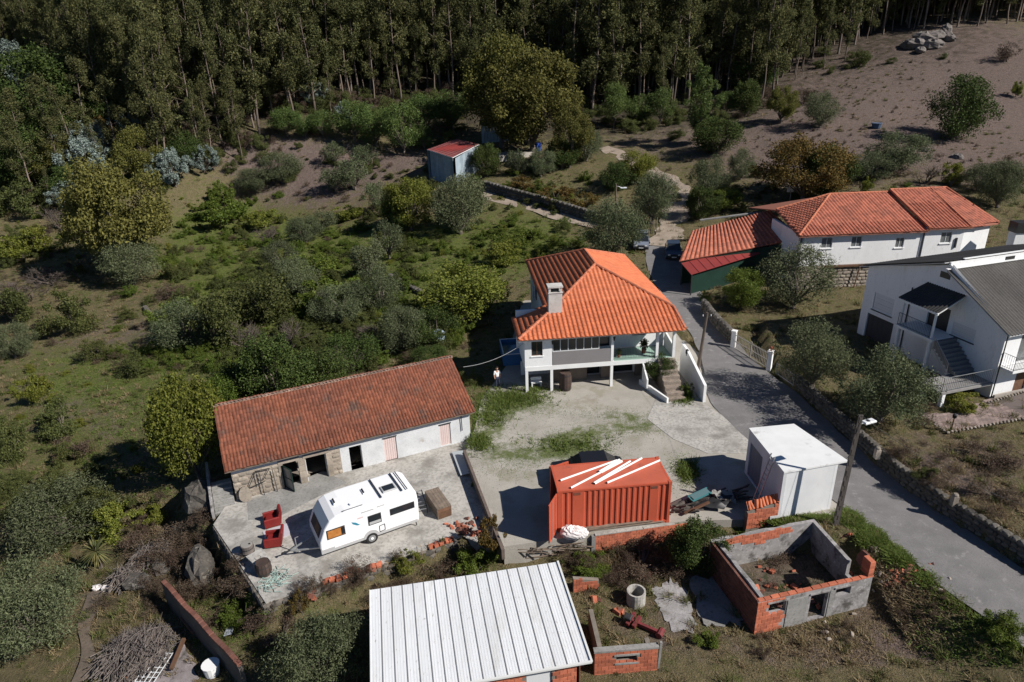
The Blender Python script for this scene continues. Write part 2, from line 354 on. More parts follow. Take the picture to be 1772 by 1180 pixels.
L_OLIVE = leafmat('olive_leaf', (.060,.080,.036), (.165,.182,.098), .2, .75)
L_EUC = leafmat('eucalyptus_leaf', (.042,.050,.019), (.170,.168,.068), .3, .75)
L_DEC = leafmat('green_leaf', (.060,.095,.016), (.155,.195,.038), .35)
L_YG = leafmat('yellow_green_leaf', (.095,.115,.018), (.235,.24,.05), .35)
L_AUT = leafmat('autumn_leaf', (.080,.083,.023), (.205,.196,.054), .35, .75)
L_ORG = leafmat('orange_leaf', (.075,.062,.021), (.175,.115,.034), .35, .75)
L_SILV = leafmat('silver_leaf', (.11,.145,.12), (.32,.375,.345), .2, .75)
L_DARK = leafmat('dark_leaf', (.030,.050,.013), (.090,.118,.032), .25, .6)
L_PINE = leafmat('pine_needle', (.045,.075,.02), (.15,.20,.06), .3)
L_SCRUB = leafmat('scrub_leaf', (.055,.070,.022), (.140,.150,.050), .3)
L_BROWN = leafmat('dry_brown_leaf', (.075,.055,.04), (.14,.10,.072), .2)
L_GRASS = leafmat('green_blade', (.085,.125,.024), (.17,.215,.055), .35)
L_DRY = leafmat('dry_blade', (.19,.145,.08), (.32,.25,.145), .3)
L_YUC = leafmat('yucca_blade', (.06,.085,.035), (.25,.22,.09), .2)

# ------------------------------------------------------------------ ground sheet
def ground_material():
    m = bpy.data.materials.new('ground_soil_and_grass'); m.use_nodes = True; nt = m.node_tree; N = nt.nodes
    b = N['Principled BSDF']; b.inputs['Roughness'].default_value = .95; b.inputs['Specular IOR Level'].default_value = .1
    at_ = N.new('ShaderNodeAttribute'); at_.attribute_name = 'cover'; sp = N.new('ShaderNodeSeparateColor'); link(nt, at_.outputs['Color'], sp.inputs[0])
    g = N.new('ShaderNodeNewGeometry')
    def noise(s, d=6, r=.65):
        n = N.new('ShaderNodeTexNoise'); n.inputs['Scale'].default_value = s; n.inputs['Detail'].default_value = d; n.inputs['Roughness'].default_value = r
        link(nt, g.outputs['Position'], n.inputs['Vector']); return n.outputs['Fac']
    def mix(f, a, bb):
        x = N.new('ShaderNodeMix'); x.data_type = 'RGBA'; link(nt, f, x.inputs[0])
        for k, v in ((6, a), (7, bb)):
            if isinstance(v, tuple): x.inputs[k].default_value = (*v, 1)
            else: link(nt, v, x.inputs[k])
        return x.outputs[2]
    def rmp(f, lo, hi):
        r = N.new('ShaderNodeMapRange'); r.inputs[1].default_value = lo; r.inputs[2].default_value = hi; link(nt, f, r.inputs[0]); return r.outputs[0]
    def cover(ch, s, gain=1.):    # patchy cover: noise pushed up by the painted amount
        a = N.new('ShaderNodeMath'); a.operation = 'ADD'; link(nt, sp.outputs[ch], a.inputs[0]); link(nt, noise(s), a.inputs[1]); return rmp(a.outputs[0], .82, 1.12)
    n1 = noise(.35); n2 = noise(2.2); n3 = noise(11, 4, .7)
    n4 = noise(4.6, 5, .75); n5 = noise(26, 3, .8); n6 = noise(1.1, 4)
    col = mix(rmp(n2, .35, .65), (.158,.130,.068), (.098,.084,.042)); col = mix(rmp(n3, .52, .70), col, (.215,.175,.105)); col = mix(rmp(n4, .55, .68), col, (.058,.052,.034)); col = mix(rmp(n5, .60, .72), col, (.26,.215,.16)); col = mix(rmp(n6, .52, .66), col, (.100,.108,.038))
    dirt = mix(rmp(n2, .35, .65), (.165,.122,.105), (.105,.078,.067)); dirt = mix(rmp(n3, .52, .66), dirt, (.23,.180,.158)); dirt = mix(rmp(n4, .55, .66), dirt, (.062,.048,.041)); dirt = mix(rmp(n5, .58, .70), dirt, (.27,.215,.19)); dirt = mix(rmp(n6, .56, .7), dirt, (.125,.100,.080))
    grn = mix(rmp(n2, .35, .65), (.078,.102,.022), (.132,.146,.042)); grn = mix(rmp(n3, .54, .70), grn, (.178,.190,.055)); grn = mix(rmp(n4, .55, .68), grn, (.040,.054,.017)); grn = mix(rmp(n5, .6, .74), grn, (.22,.205,.105)); grn = mix(rmp(n6, .55, .7), grn, (.125,.10,.066))
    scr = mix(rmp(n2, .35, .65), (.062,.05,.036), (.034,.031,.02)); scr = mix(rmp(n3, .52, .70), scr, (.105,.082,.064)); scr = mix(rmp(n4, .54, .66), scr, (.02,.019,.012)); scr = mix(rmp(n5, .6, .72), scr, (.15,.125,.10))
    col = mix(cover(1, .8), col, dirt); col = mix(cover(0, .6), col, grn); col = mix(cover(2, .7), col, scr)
    link(nt, col, b.inputs['Base Color'])
    bp = N.new('ShaderNodeBump'); bp.inputs['Strength'].default_value = 1; bp.inputs['Distance'].default_value = .16
    a = N.new('ShaderNodeMath'); a.operation = 'ADD'; link(nt, n2, a.inputs[0]); link(nt, n3, a.inputs[1])
    link(nt, a.outputs[0], bp.inputs['Height']); link(nt, bp.outputs[0], b.inputs['Normal'])
    return m
# painted cover, channel 0 green, 1 bare earth, 2 dark scrub; ellipses where they lie on the ground
COVER = [(150,760,190,120,0,.26),(180,740,50,30,1,.3),(100,690,50,25,1,.3),(230,800,40,25,1,.3),(300,640,120,90,0,.40),(220,700,150,50,1,.34),(110,820,120,50,1,.3),(90,640,120,60,1,.38),(290,560,60,30,1,.3),(520,580,220,120,0,.3),(120,640,120,60,0,.3),(390,400,120,60,0,.6),(560,470,200,80,0,.45),(470,520,150,60,0,.4),(860,420,140,70,0,.45),(960,330,130,45,0,.3),(700,540,150,70,0,.35),
 (640,440,200,60,0,.4),(760,650,60,40,0,.5),(1560,330,180,22,0,.35),(1160,320,60,25,0,.3),(400,1060,70,90,0,.3),(1700,1120,90,50,0,.3),(1480,960,60,100,0,.3),(60,900,150,150,0,.3),(100,640,110,50,0,.2),(640,480,120,60,0,.3),(930,420,70,40,0,.35),(420,440,120,60,0,.3),
 (1560,180,330,160,1,.66),(1700,110,200,80,1,.5),(1500,110,150,60,1,.35),(1720,260,110,70,1,.35),(1350,260,200,70,1,.35),(420,255,170,50,1,.5),(610,310,130,60,1,.45),(520,290,120,40,1,.4),(190,580,90,60,1,.35),(430,450,70,25,1,.4),(1620,800,200,110,1,.25),(150,1090,35,110,1,.5),(330,480,60,20,1,.35),
 (1100,240,120,40,1,.3),(720,275,60,25,1,.4),(900,270,50,18,1,.6),(1690,990,140,50,1,.0),(1130,1060,110,70,1,.42),(1560,1045,120,60,1,.5),(1380,1130,220,45,1,.42),(1600,1120,150,60,1,.3),(1640,830,180,90,1,.35),(470,350,120,30,1,.3),(560,430,60,25,1,.3),(700,450,70,30,1,.25),(250,620,70,40,1,.3),(1240,470,60,60,1,.3),
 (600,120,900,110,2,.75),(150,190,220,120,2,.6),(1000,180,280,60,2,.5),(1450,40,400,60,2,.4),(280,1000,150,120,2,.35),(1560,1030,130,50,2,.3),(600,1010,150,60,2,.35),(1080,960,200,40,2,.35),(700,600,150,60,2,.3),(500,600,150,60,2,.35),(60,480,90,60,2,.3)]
def axis(segs):
    a = [segs[0][0]]
    for lo, hi, st in segs:
        k = max(1, int(round((hi-lo)/st))); a += list(lo+(hi-lo)*(np.arange(k)+1)/k)
    return np.array(a)
def coverage(x, y, z):
    px, py = PX(x, y, z); c = np.zeros((x.size, 4), np.float32); c[:, 3] = 1
    for bx, by, rx, ry, ch, s in COVER:
        q = ((px-bx)/rx)**2+((py-by)/ry)**2; c[:, ch] += s*np.exp(-q*.9)
    c[:, :3] = np.clip(c[:, :3], 0, .8); c[y < 8, :3] = 0; return c
def build_ground():
    xs = axis([(-240,-90,6),(-90,-45,1.6),(-45,45,.5),(45,95,1.5),(95,240,6)])
    ys = axis([(2,12,1.5),(12,72,.5),(72,150,1.3),(150,390,5)])
    X, Y = np.meshgrid(xs, ys); x = X.ravel(); y = Y.ravel()
    z = Hbase(x, y); wild = np.ones(z.shape)
    for poly, zz, dp in ((YARD, 0., .3), (TERR, TZ, .3)):
        m = inpoly(x, y, poly); z = np.where(m, np.minimum(z, zz-dp), z); wild[m] = 0
    d = distline(x, y, [(c[0], c[1]) for c in ROADC]); m = d < 2.6; wild[m] = 0
    z = z + .07*wob(x, y)*wild + np.where(y > 60, .22, .05)*wob(x*.31, y*.27)*wild
    z = np.where(inpoly(x, y, ROADPOLY), z-.12, z)
    nx, ny = len(xs), len(ys); i = np.arange(nx*ny).reshape(ny, nx)
    Q = np.stack([i[:-1,:-1], i[:-1,1:], i[1:,1:], i[1:,:-1]], -1).reshape(-1, 4)
    me = npmesh('ground', np.stack([x, y, z], 1), Q, ground_material()); me.polygons.foreach_set('use_smooth', [True]*len(Q))
    a = me.color_attributes.new('cover', 'FLOAT_COLOR', 'POINT'); a.data.foreach_set('color', coverage(x, y, z).ravel())
    struct('ground', me)
build_ground()

def ribbon(name, cl, mat, lift, n=6, zf=None):
    # smooth strip along a centre line
    pts = []
    for i in range(len(cl)-1):
        p0 = cl[max(i-1,0)]; p1 = cl[i]; p2 = cl[i+1]; p3 = cl[min(i+2,len(cl)-1)]
        for k in range(10):
            t = k/10; pts.append([.5*(2*p1[j]+(p2[j]-p0[j])*t+(2*p0[j]-5*p1[j]+4*p2[j]-p3[j])*t*t+(3*p1[j]-p0[j]-3*p2[j]+p3[j])*t**3) for j in range(3)])
    pts.append(list(cl[-1])); L, Rr = _strip(pts); V = []; Q = []
    for a, b in zip(L, Rr):
        for k in range(n+1): t = k/n; V.append((a[0]+(b[0]-a[0])*t, a[1]+(b[1]-a[1])*t))
    V = np.array(V); V[:, 0] += (.05 if name == 'road' else .28)*np.sin(V[:, 1]*1.7+V[:, 0])*np.isin(np.arange(len(V)) % (n+1), (0, n)); z = (zf or TPS)(V[:, 0], V[:, 1])+lift
    for i in range(len(pts)-1):
        for k in range(n): a = i*(n+1)+k; Q.append((a, a+1, a+n+2, a+n+1))
    me = npmesh(name, np.column_stack([V, z]), np.array(Q), mat); return struct(name, me)
ribbon('road', ROADC, ASPH, .03, 6, lambda x, y: np.where((y > 28) & (y < 52), np.maximum(TPS(x, y), 0.), TPS(x, y)))
def pxline(l): return [(*at(a, b)[:2], h) for a, b, h in l]
ribbon('dirt_track', [(18.2,78.6,1.9)]+pxline([(1163,395,1.7),(1172,360,1.7),(1176,335,1.6),(1152,311,1.5),(1122,296,1.3),(1085,275,1.3),(1045,256,1.2)]), DIRT, .10, 5, H)
ribbon('farm_track', pxline([(1030,393,.9),(985,380,1.1),(930,363,1.2),(875,347,1.2),(835,335,1.1)]), DIRT, .10, 4, H)
ribbon('foot_path', pxline([(143,1185,.35),(148,1120,.35),(160,1060,.35),(158,1030,.3)]), M('path_earth', (.17,.13,.10), (.12,.095,.075), 1.5, .95, c4=(.08,.07,.05), s4=8, a4=.5, bump=.03), .10, 2, H)
def slab(name, poly, z, depth_, mat, ch=0):
    mb = MB(); mb.prism(poly, z-depth_, z); struct(name, mb.mesh(name, mat))
slab('courtyard', YARD, 0., 2.2, GRAVEL)
slab('terrace', TERR, TZ, 2.0, CONC)
def apron(name, pts, z, mat, t=.06):
    mb = MB(); mb.prism(pts, z-t, z); return struct(name, mb.mesh(name, mat))
def gravel_material():
    m = GRAVEL.copy(); m.name = 'gravel_with_weeds'; nt = m.node_tree; N = nt.nodes; b = N['Principled BSDF']; src = b.inputs['Base Color'].links[0].from_socket
    at_ = N.new('ShaderNodeAttribute'); at_.attribute_name = 'cover'; sp = N.new('ShaderNodeSeparateColor'); link(nt, at_.outputs['Color'], sp.inputs[0]); g = N.new('ShaderNodeNewGeometry')
    for ch, sc_, ca, cb in ((1, .9, (.21,.18,.145), (.30,.26,.215)), (0, 1.3, (.075,.092,.035), (.155,.165,.075))):
        n = N.new('ShaderNodeTexNoise'); n.inputs['Scale'].default_value = sc_; n.inputs['Detail'].default_value = 8; n.inputs['Roughness'].default_value = .72; link(nt, g.outputs['Position'], n.inputs['Vector'])
        n2 = N.new('ShaderNodeTexNoise'); n2.inputs['Scale'].default_value = 14; n2.inputs['Detail'].default_value = 4; link(nt, g.outputs['Position'], n2.inputs['Vector'])
        a = N.new('ShaderNodeMath'); link(nt, sp.outputs[ch], a.inputs[0]); link(nt, n.outputs['Fac'], a.inputs[1]); r = N.new('ShaderNodeMapRange'); r.inputs[1].default_value = .88; r.inputs[2].default_value = 1.06; link(nt, a.outputs[0], r.inputs[0])
        c = N.new('ShaderNodeMix'); c.data_type = 'RGBA'; link(nt, n2.outputs['Fac'], c.inputs[0]); c.inputs[6].default_value = (*ca, 1); c.inputs[7].default_value = (*cb, 1)
        x = N.new('ShaderNodeMix'); x.data_type = 'RGBA'; link(nt, r.outputs[0], x.inputs[0]); link(nt, src, x.inputs[6]); link(nt, c.outputs[2], x.inputs[7]); src = x.outputs[2]
    link(nt, src, b.inputs['Base Color']); return m
YCOV = [(985,775,75,26,0,.62),(1110,735,70,18,0,.42),(930,700,60,22,0,.42),(1010,745,90,16,0,.3),(880,790,60,16,0,.4),(850,740,40,40,0,.5),(1190,820,30,30,0,.5),(1060,715,90,9,0,.35),(870,690,40,22,0,.45),(1240,772,20,6,0,.4),(880,860,40,30,1,.4),(900,740,60,30,1,.4),(1040,690,90,14,1,.4),(1230,800,60,20,1,.25),(1150,760,60,30,1,.35),(990,820,80,15,1,.4)]
def yard_surface():
    xs = np.arange(-3.4, 19.2, .3); ys = np.arange(28, 50, .3); X, Y = np.meshgrid(xs, ys); nx, ny = len(xs), len(ys); i = np.arange(nx*ny).reshape(ny, nx)
    Q = np.stack([i[:-1,:-1], i[:-1,1:], i[1:,1:], i[1:,:-1]], -1).reshape(-1, 4); ok = inpoly(X.ravel(), Y.ravel(), YARD)[Q].all(1) & ~inpoly(X.ravel(), Y.ravel(), ROADPOLY)[Q].any(1); Q = Q[ok]
    me = npmesh('gravel_surface', np.stack([X.ravel(), Y.ravel(), np.full(X.size, .006)], 1), Q, gravel_material()); px, py = PX(X.ravel(), Y.ravel(), 0*X.ravel()); c = np.zeros((X.size, 4), np.float32); c[:, 3] = 1
    for bx, by, rx, ry, ch, s_ in YCOV: c[:, ch] += s_*np.exp(-.9*(((px-bx)/rx)**2+((py-by)/ry)**2))
    a = me.color_attributes.new('cover', 'FLOAT_COLOR', 'POINT'); a.data.foreach_set('color', np.clip(c, 0, .8).ravel()*1.0); struct('gravel_surface', me)
yard_surface()
apron('concrete_apron', [U(*p)[:2] for p in ((1135,690),(1215,697),(1292,745),(1310,785),(1225,785),(1165,760),(1120,725))], .025, CONC)
apron('darker_slab', [U(*p,TZ)[:2] for p in ((428,868),(560,815),(600,835),(480,895),(430,900))], TZ+.012, CONCD, .03)
# ------------------------------------------------------------------ plants: one mesh per kind and variant, shared by copies
def leaves(P, size, r, droop=0., aspect=.45, up=.35, outward=None, bend=True):
    n = len(P); d = r.normal(size=(n, 3)); d[:, 2] -= droop; d /= np.linalg.norm(d, axis=1)[:, None]
    nn = r.normal(size=(n, 3)); nn[:, 2] += up
    if outward is not None: nn += outward
    s = np.cross(d, nn); s /= np.maximum(np.linalg.norm(s, axis=1)[:, None], 1e-6)
    L = size*(.6+.8*r.random(n))[:, None]
    a = P-d*L*.5; b = P+d*L*.5; w_ = s*L*aspect*.5; mid = P+np.cross(s, d)*L*.12
    V = np.stack([a, mid+w_, b, mid-w_], 1).reshape(-1, 3); Q = np.arange(4*n).reshape(n, 4)
    return V, Q
def cloud(cl, n, r, shell=.55):
    C = np.array([c[:3] for c in cl]); R = np.array([c[3:6] for c in cl]); wgt = (R[:, 0]*R[:, 1]*R[:, 2])**.62; k = r.choice(len(cl), n, p=wgt/wgt.sum())
    d = r.normal(size=(n, 3)); d /= np.linalg.norm(d, axis=1)[:, None]; rad = shell+(1-shell)*r.random(n)**.7; rad *= np.where(r.random(n) < .25, r.random(n), 1)
    rad *= 1+.13*r.normal(size=n)
    return C[k]+d*R[k]*rad[:, None], d
def join_np(ms):
    V = []; Q = []; o = 0
    for v, q in ms: V.append(v); Q.append(q+o); o += len(v)
    return np.concatenate(V), np.concatenate(Q)
def limbs(mb, base, tips, r0, rnd, fork=.35, n=6):
    bz = Vector(base); f = Vector((base[0], base[1], base[2])) + Vector((rnd.uniform(-.05,.05), rnd.uniform(-.05,.05), fork))
    mb.tube([bz+Vector((0,0,-.15)), bz+(f-bz)*.5, f], [r0*1.25, r0, r0*.85], n)
    for t in tips:
        t = Vector(t); m = f+(t-f)*.5+Vector((rnd.uniform(-.1,.1), rnd.uniform(-.1,.1), rnd.uniform(0,.12)))*(t-f).length
        mb.tube([f, m, t], [r0*.5, r0*.3, r0*.12], 5, False)
PROTO = {}
def crown_kind(kind, variants, W, Ht, leaf, lsize, nleaf, nclump, lo=.2, stem=True, bark=None, droop=0., aspect=.45, flat=1., trunk=.09, cr=(.16,.30), taper=0., shell=.5, up=.35, fork=None):
    out = []
    for v in range(variants):
        r = np.random.default_rng(hash((kind, v)) % 9999 if False else sum(map(ord, kind))*7+v*131); rnd = random.Random(v*17+len(kind)); cl = []
        for i in range(nclump):
            for _ in range(20):
                p = r.uniform(-1, 1, 3)
                if (p**2).sum() < 1: break
            h = lo+(1-lo)*(.5+.5*p[2]); wf = 1-taper*max(0, (h-lo)/(1-lo))
            ln = math.sqrt((p**2).sum())+1e-6; p = p/ln*ln**.4
            c = r.uniform(*cr)
            if 'shrub' in kind:
                if i == 0: mounds = [(q_*cos(a_)*.34*W, q_*sin(a_)*.34*W, h_) for q_, a_, h_ in zip(np.sqrt(r.random(7)), r.uniform(0, 6.28, 7), r.uniform(.3, 1., 7))]
                m_ = mounds[r.integers(7)]; c = r.uniform(.06, .2); cl.append((m_[0]+r.normal()*.07*W, m_[1]+r.normal()*.07*W, Ht*m_[2]*r.uniform(.25, .95), W*c, W*c, min(W, Ht)*c*r.uniform(.7, 1.5))); continue
            cl.append((p[0]*W*.5*(1-c)*wf, p[1]*W*.5*(1-c)*wf, Ht*(lo+(1-lo)*(.5+.5*p[2]*(1-c))), W*c*wf*r.uniform(.8,1.2), W*c*wf*r.uniform(.8,1.2), min(W, Ht)*c*flat*r.uniform(.7,1.1)))
        for i in range(14):
            q = r.normal(size=3); q /= np.linalg.norm(q); q[2] = abs(q[2])*1.1-.25; k_ = r.uniform(.82, 1.12) if 'shrub' not in kind else r.uniform(.5, 1.0); c = r.uniform(.045, .10)
            cl.append((q[0]*W*.5*k_, q[1]*W*.5*k_, max(.1*Ht, Ht*(lo+(1-lo)*(.5+.5*q[2]*k_))), W*c, W*c, min(W, Ht)*c*r.uniform(.8, 1.8)))
        nl_ = int(nleaf*(1., .75, .9, .66)[v % 4]); P, d = cloud(cl, nl_, r, shell); P[:, 2] = np.maximum(P[:, 2], .04*Ht*r.random(nl_))
        V, Q = leaves(P, lsize, r, droop, aspect, up, d*.6)
        cm = npmesh(kind+'_crown', V, Q, leaf); tm = None
        if stem:
            mb = MB(); tips = [c[:3] for c in sorted(cl, key=lambda c: -c[3])[:16]]
            limbs(mb, (0, 0, 0), tips, trunk, rnd, fork or Ht*lo*.8); tm = mb.mesh(kind+'_trunk', bark or BARK, True)
        out.append((tm, cm))
    PROTO[kind] = (out, W, Ht)
crown_kind('olive', 4, 5., 4.4, L_OLIVE, 0.151, 20400, 30, .07, droop=.1, aspect=.3, trunk=.20, cr=(.13,.25))
crown_kind('small_olive', 3, 2.6, 2.5, L_OLIVE, 0.132, 4940, 14, .15, aspect=.3, trunk=.09, cr=(.14,.26))
crown_kind('broadleaf', 3, 5., 5., L_DEC, 0.148, 18240, 24, .14, aspect=.6, trunk=.17, cr=(.13,.25))
crown_kind('dark_broadleaf', 3, 5., 5., L_DARK, 0.139, 19760, 24, .03, aspect=.6, trunk=.17, cr=(.13,.25))
crown_kind('yellow_green', 3, 5., 5.5, L_YG, 0.157, 16720, 24, .12, aspect=.6, trunk=.17, cr=(.12,.24))
crown_kind('autumn', 3, 8., 8.5, L_AUT, 0.210, 24000, 34, .10, aspect=.65, trunk=.26, cr=(.10,.2))
crown_kind('orange', 2, 8., 7., L_ORG, 0.198, 15399, 30, .14, aspect=.6, trunk=.24, cr=(.09,.2))
crown_kind('silver', 3, 5., 6., L_SILV, 0.17, 13000, 48, .06, aspect=.6, trunk=.10, cr=(.05,.11), taper=.55, bark=EBARK, flat=1.9, shell=.25)
crown_kind('pine', 3, 5., 5.5, L_PINE, 0.30, 9500, 22, .16, aspect=.2, trunk=.13, cr=(.14,.26), up=.8)
crown_kind('tall_pine', 1, 5., 11., L_PINE, 0.34, 12350, 36, .08, aspect=.2, trunk=.18, cr=(.13,.24), taper=.6, up=.8)
crown_kind('shrub', 3, 3., 2., L_SCRUB, 0.092, 9728, 18, .02, aspect=.5, trunk=.06, cr=(.13,.26), fork=.15)
crown_kind('green_shrub', 3, 3., 1.9, L_DEC, 0.101, 9120, 18, .02, aspect=.6, trunk=.06, cr=(.13,.26), fork=.15)
crown_kind('yellow_shrub', 3, 3., 1.9, L_YG, 0.101, 7904, 18, .02, aspect=.6, trunk=.06, cr=(.12,.25), fork=.15)
crown_kind('orange_shrub', 2, 3., 1.9, L_ORG, 0.132, 3610, 16, .02, aspect=.6, trunk=.06, cr=(.10,.22), fork=.15)
crown_kind('brown_shrub', 3, 3., 2., L_BROWN, 0.112, 3420, 18, .02, aspect=.3, trunk=.06, cr=(.13,.26), fork=.15)
def bare_kind():
    out = []
    for v in range(3):
        rnd = random.Random(40+v); mb = MB()
        def grow(p, d, L, r, k):
            q = p+d*L; mb.tube([p, (p+q)/2+Vector((rnd.uniform(-.05,.05), rnd.uniform(-.05,.05), 0))*L, q], [r, r*.8, r*.55], 4, False)
            if k:
                for i in range(4 if k > 1 else 5):
                    nd = (d+Vector((rnd.gauss(0,.55), rnd.gauss(0,.55), rnd.gauss(.12,.35)))).normalized(); grow(p+(q-p)*rnd.uniform(.4,1), nd, L*rnd.uniform(.5,.8), max(r*.5, .008), k-1)
        for i in range(5): grow(Vector((rnd.uniform(-.3,.3), rnd.uniform(-.3,.3), -.1)), Vector((rnd.gauss(0,.4), rnd.gauss(0,.4), 1)).normalized(), 1.0, .045, 3)
        out.append((None, mb.mesh('bare_shrub_branches', TWIG)))
    PROTO['bare_shrub'] = (out, 3., 2.8)
bare_kind()
def euc_kind():
    out = []
    for v in range(8):
        r = np.random.default_rng(300+v); Ht = 22.; cl = []; mb = MB(); lean = r.normal(0, .5, 2)
        def ax(z): t = z/Ht; return (lean[0]*t*t+.15*sin(z*.5+v), lean[1]*t*t+.15*cos(z*.4+v))
        zs = [-.4, 3, 7, 11, 15, 19, 22]; mb.tube([(*ax(z), z) for z in zs], [.21, .165, .14, .115, .085, .05, .02], 6, False)
        z0 = Ht*(.20+.16*r.random())
        for i in range(34):
            h = z0+(Ht-z0)*(i+.5)/34; t = (h-z0)/(Ht-z0); wr = 2.75*(.45+.75*math.sin(pi*min(1, t*.8+.18)))*(1-.6*max(0, t-.6)/.4); a = r.uniform(0, 2*pi); q = r.uniform(.25, 1)*wr
            x, y = ax(h); cx, cy = x+q*cos(a), y+q*sin(a); rr = r.choice([.4,.6,.8,1.,1.3])
            cl.append((cx, cy, h, rr, rr, rr*r.uniform(.9, 1.5)))
            if i % 2 == 0: mb.tube([(x, y, h-1.2), ((x+cx)/2, (y+cy)/2, h-.5), (cx, cy, h)], [.05, .035, .015], 4, False)
        P, d = cloud(cl, 5200, r, .3); V, Q = leaves(P, .40, r, .9, .34, .2, d*.5)
        out.append((mb.mesh('eucalyptus_trunk', EBARK, True), npmesh('eucalyptus_crown', V, Q, L_EUC)))
    PROTO['eucalyptus'] = (out, 5., 22.)
euc_kind()
_cnt = {}
FIXN = {'olive':'olive_tree','small_olive':'olive_tree','broadleaf':'leafy_tree','dark_broadleaf':'leafy_tree','yellow_green':'leafy_tree','autumn':'autumn_tree','orange':'autumn_tree','silver':'young_eucalyptus','pine':'pine_tree','tall_pine':'pine_tree','eucalyptus':'eucalyptus_tree',
 'shrub':'shrub','green_shrub':'shrub','yellow_shrub':'shrub','orange_shrub':'shrub','brown_shrub':'shrub','bare_shrub':'bare_shrub'}
def plant(kind, p, wd, ht, label, group=None, rz=None, tilt=0.):
    out, W, Ht = PROTO[kind]; i = _cnt.get(kind, 0); _cnt[kind] = i+1; tm, cm = out[i % len(out)]
    t = thing(FIXN[kind], label, 'shrub' if 'shrub' in kind else 'tree', p, 0 if rz is None else rz, group)
    t.rotation_euler = (random.uniform(-1,1)*tilt, random.uniform(-1,1)*tilt, random.uniform(0, 6.28) if rz is None else rz)
    t.scale = (wd/W, wd/W, ht/Ht)
    if tm: put('trunk', tm, t)
    put('branches' if kind == 'bare_shrub' else 'crown', cm, t); return t
def plant_px(kind, px, py, wpx, hpx, label, group=None):
    p = at(px, py); D = depth(p); wd = wpx*D/FPX; e = PITCH+math.atan((py-hpx*.5-590)/FPX)
    ht = max(.3*wd, (hpx*D/FPX-wd*.45*sin(max(e, 0)))/max(cos(e), .5)); return plant(kind, p, wd, ht, label, group)
# ------------------------------------------------------------------ building kit
def tile_mesh(w, l, hgt, name, mat, flat=False):
    xs = [0, .12, .3, .5, .7, .88, 1.0]; zs = [0, .05, .75, 1, .75, .05, 0]
    if flat: zs = [.25, 0, 0, .1, .6, 1, .25]
    V = []; F = []
    for y, dz in ((0, .022), (l*1.1, 0.)):
        for a, b in zip(xs, zs): V.append((a*w, y, b*hgt+dz))
    for a, b in zip(xs, zs): V.append((a*w, .004, -.012))
    for i in range(6): F.append((i, i+1, i+8, i+7)); F.append((14+i, 15+i, i+1, i))
    me = bpy.data.meshes.new(name); me.from_pydata(V, [], F); me.materials.append(mat); return me, np.array(V), np.array(F)
def lay_tiles(root, poly, mat, w=.3, l=.4, hgt=.07, nparts=0, name='roof_tile', jit=0., seed=1, over=.05, flat=False, lift=.02):
    P = np.array(poly, float); n = np.zeros(3)
    for i in range(len(P)): a, b = P[i]-P[0], P[(i+1) % len(P)]-P[0]; n += np.cross(a, b)
    n /= np.linalg.norm(n); n = n if n[2] > 0 else -n
    s = np.array([0, 0, -1.])-n*(-n[2]); s /= np.linalg.norm(s); up = -s; e = np.cross(n, s)
    A = (P-P[0])@e; B = (P-P[0])@up; po = list(zip(A, B)); me, TV, TF = tile_mesh(w, l, hgt, name, mat, flat)
    cols = max(1, round((A.max()-A.min())/w)); r = random.Random(seed); cells = []
    for i in range(cols):
        for j in range(int((B.max()-B.min()+over)/l)+1):
            a = A.min()+i*(A.max()-A.min())/cols; b = B.min()-over+j*l
            if inpoly(a+w/2, max(b+l*.5, B.min()+.01), po): cells.append((b+r.random()*.001, a))
    cells.sort(); Rm = np.stack([e, up, n], 1); rest = []
    for k, (b, a) in enumerate(cells):
        an = r.gauss(0, jit); o = P[0]+e*(a+r.gauss(0, jit*.25))+up*(b+r.gauss(0, jit*.6))+n*(lift+abs(r.gauss(0, jit*.3)))
        R2 = Rm@np.array([[cos(an), -sin(an), 0], [sin(an), cos(an), 0], [0, 0, 1]])
        if k < nparts:
            q = put(name, me, root); M4 = Matrix.Identity(4)
            for i in range(3):
                for j in range(3): M4[i][j] = R2[i, j]
                M4[i][3] = o[i]
            q.matrix_local = M4
        else: rest.append(TV@R2.T+o)
    if rest:
        nv = len(TV); V = np.concatenate(rest); Q = (TF[None]+(np.arange(len(rest))*nv)[:, None, None]).reshape(-1, 4)
        stuff('roof_tile_field', npmesh('roof_tile_field', V, Q, mat), root)
def ridge_caps(root, p, q, mat, r=.11, L=.42, name='ridge_tile'):
    p = Vector(p); q = Vector(q); d = q-p; n = max(1, int(d.length/L)); mb = MB(); vs = []; fs = []
    for y, rr in ((0, r*1.08), (L*1.08, r*.95)):
        for k in range(6): t = pi*(k/5*1.25-.125); vs.append((cos(t)*rr, y, sin(t)*rr))
    mb.add(vs, [(k, k+1, k+7, k+6) for k in range(5)]+[tuple(range(6))]); me = mb.mesh(name, mat)
    rot = d.to_track_quat('Y', 'Z').to_euler()
    for i in range(n): put(name, me, root, p+d*(i/n), rot)
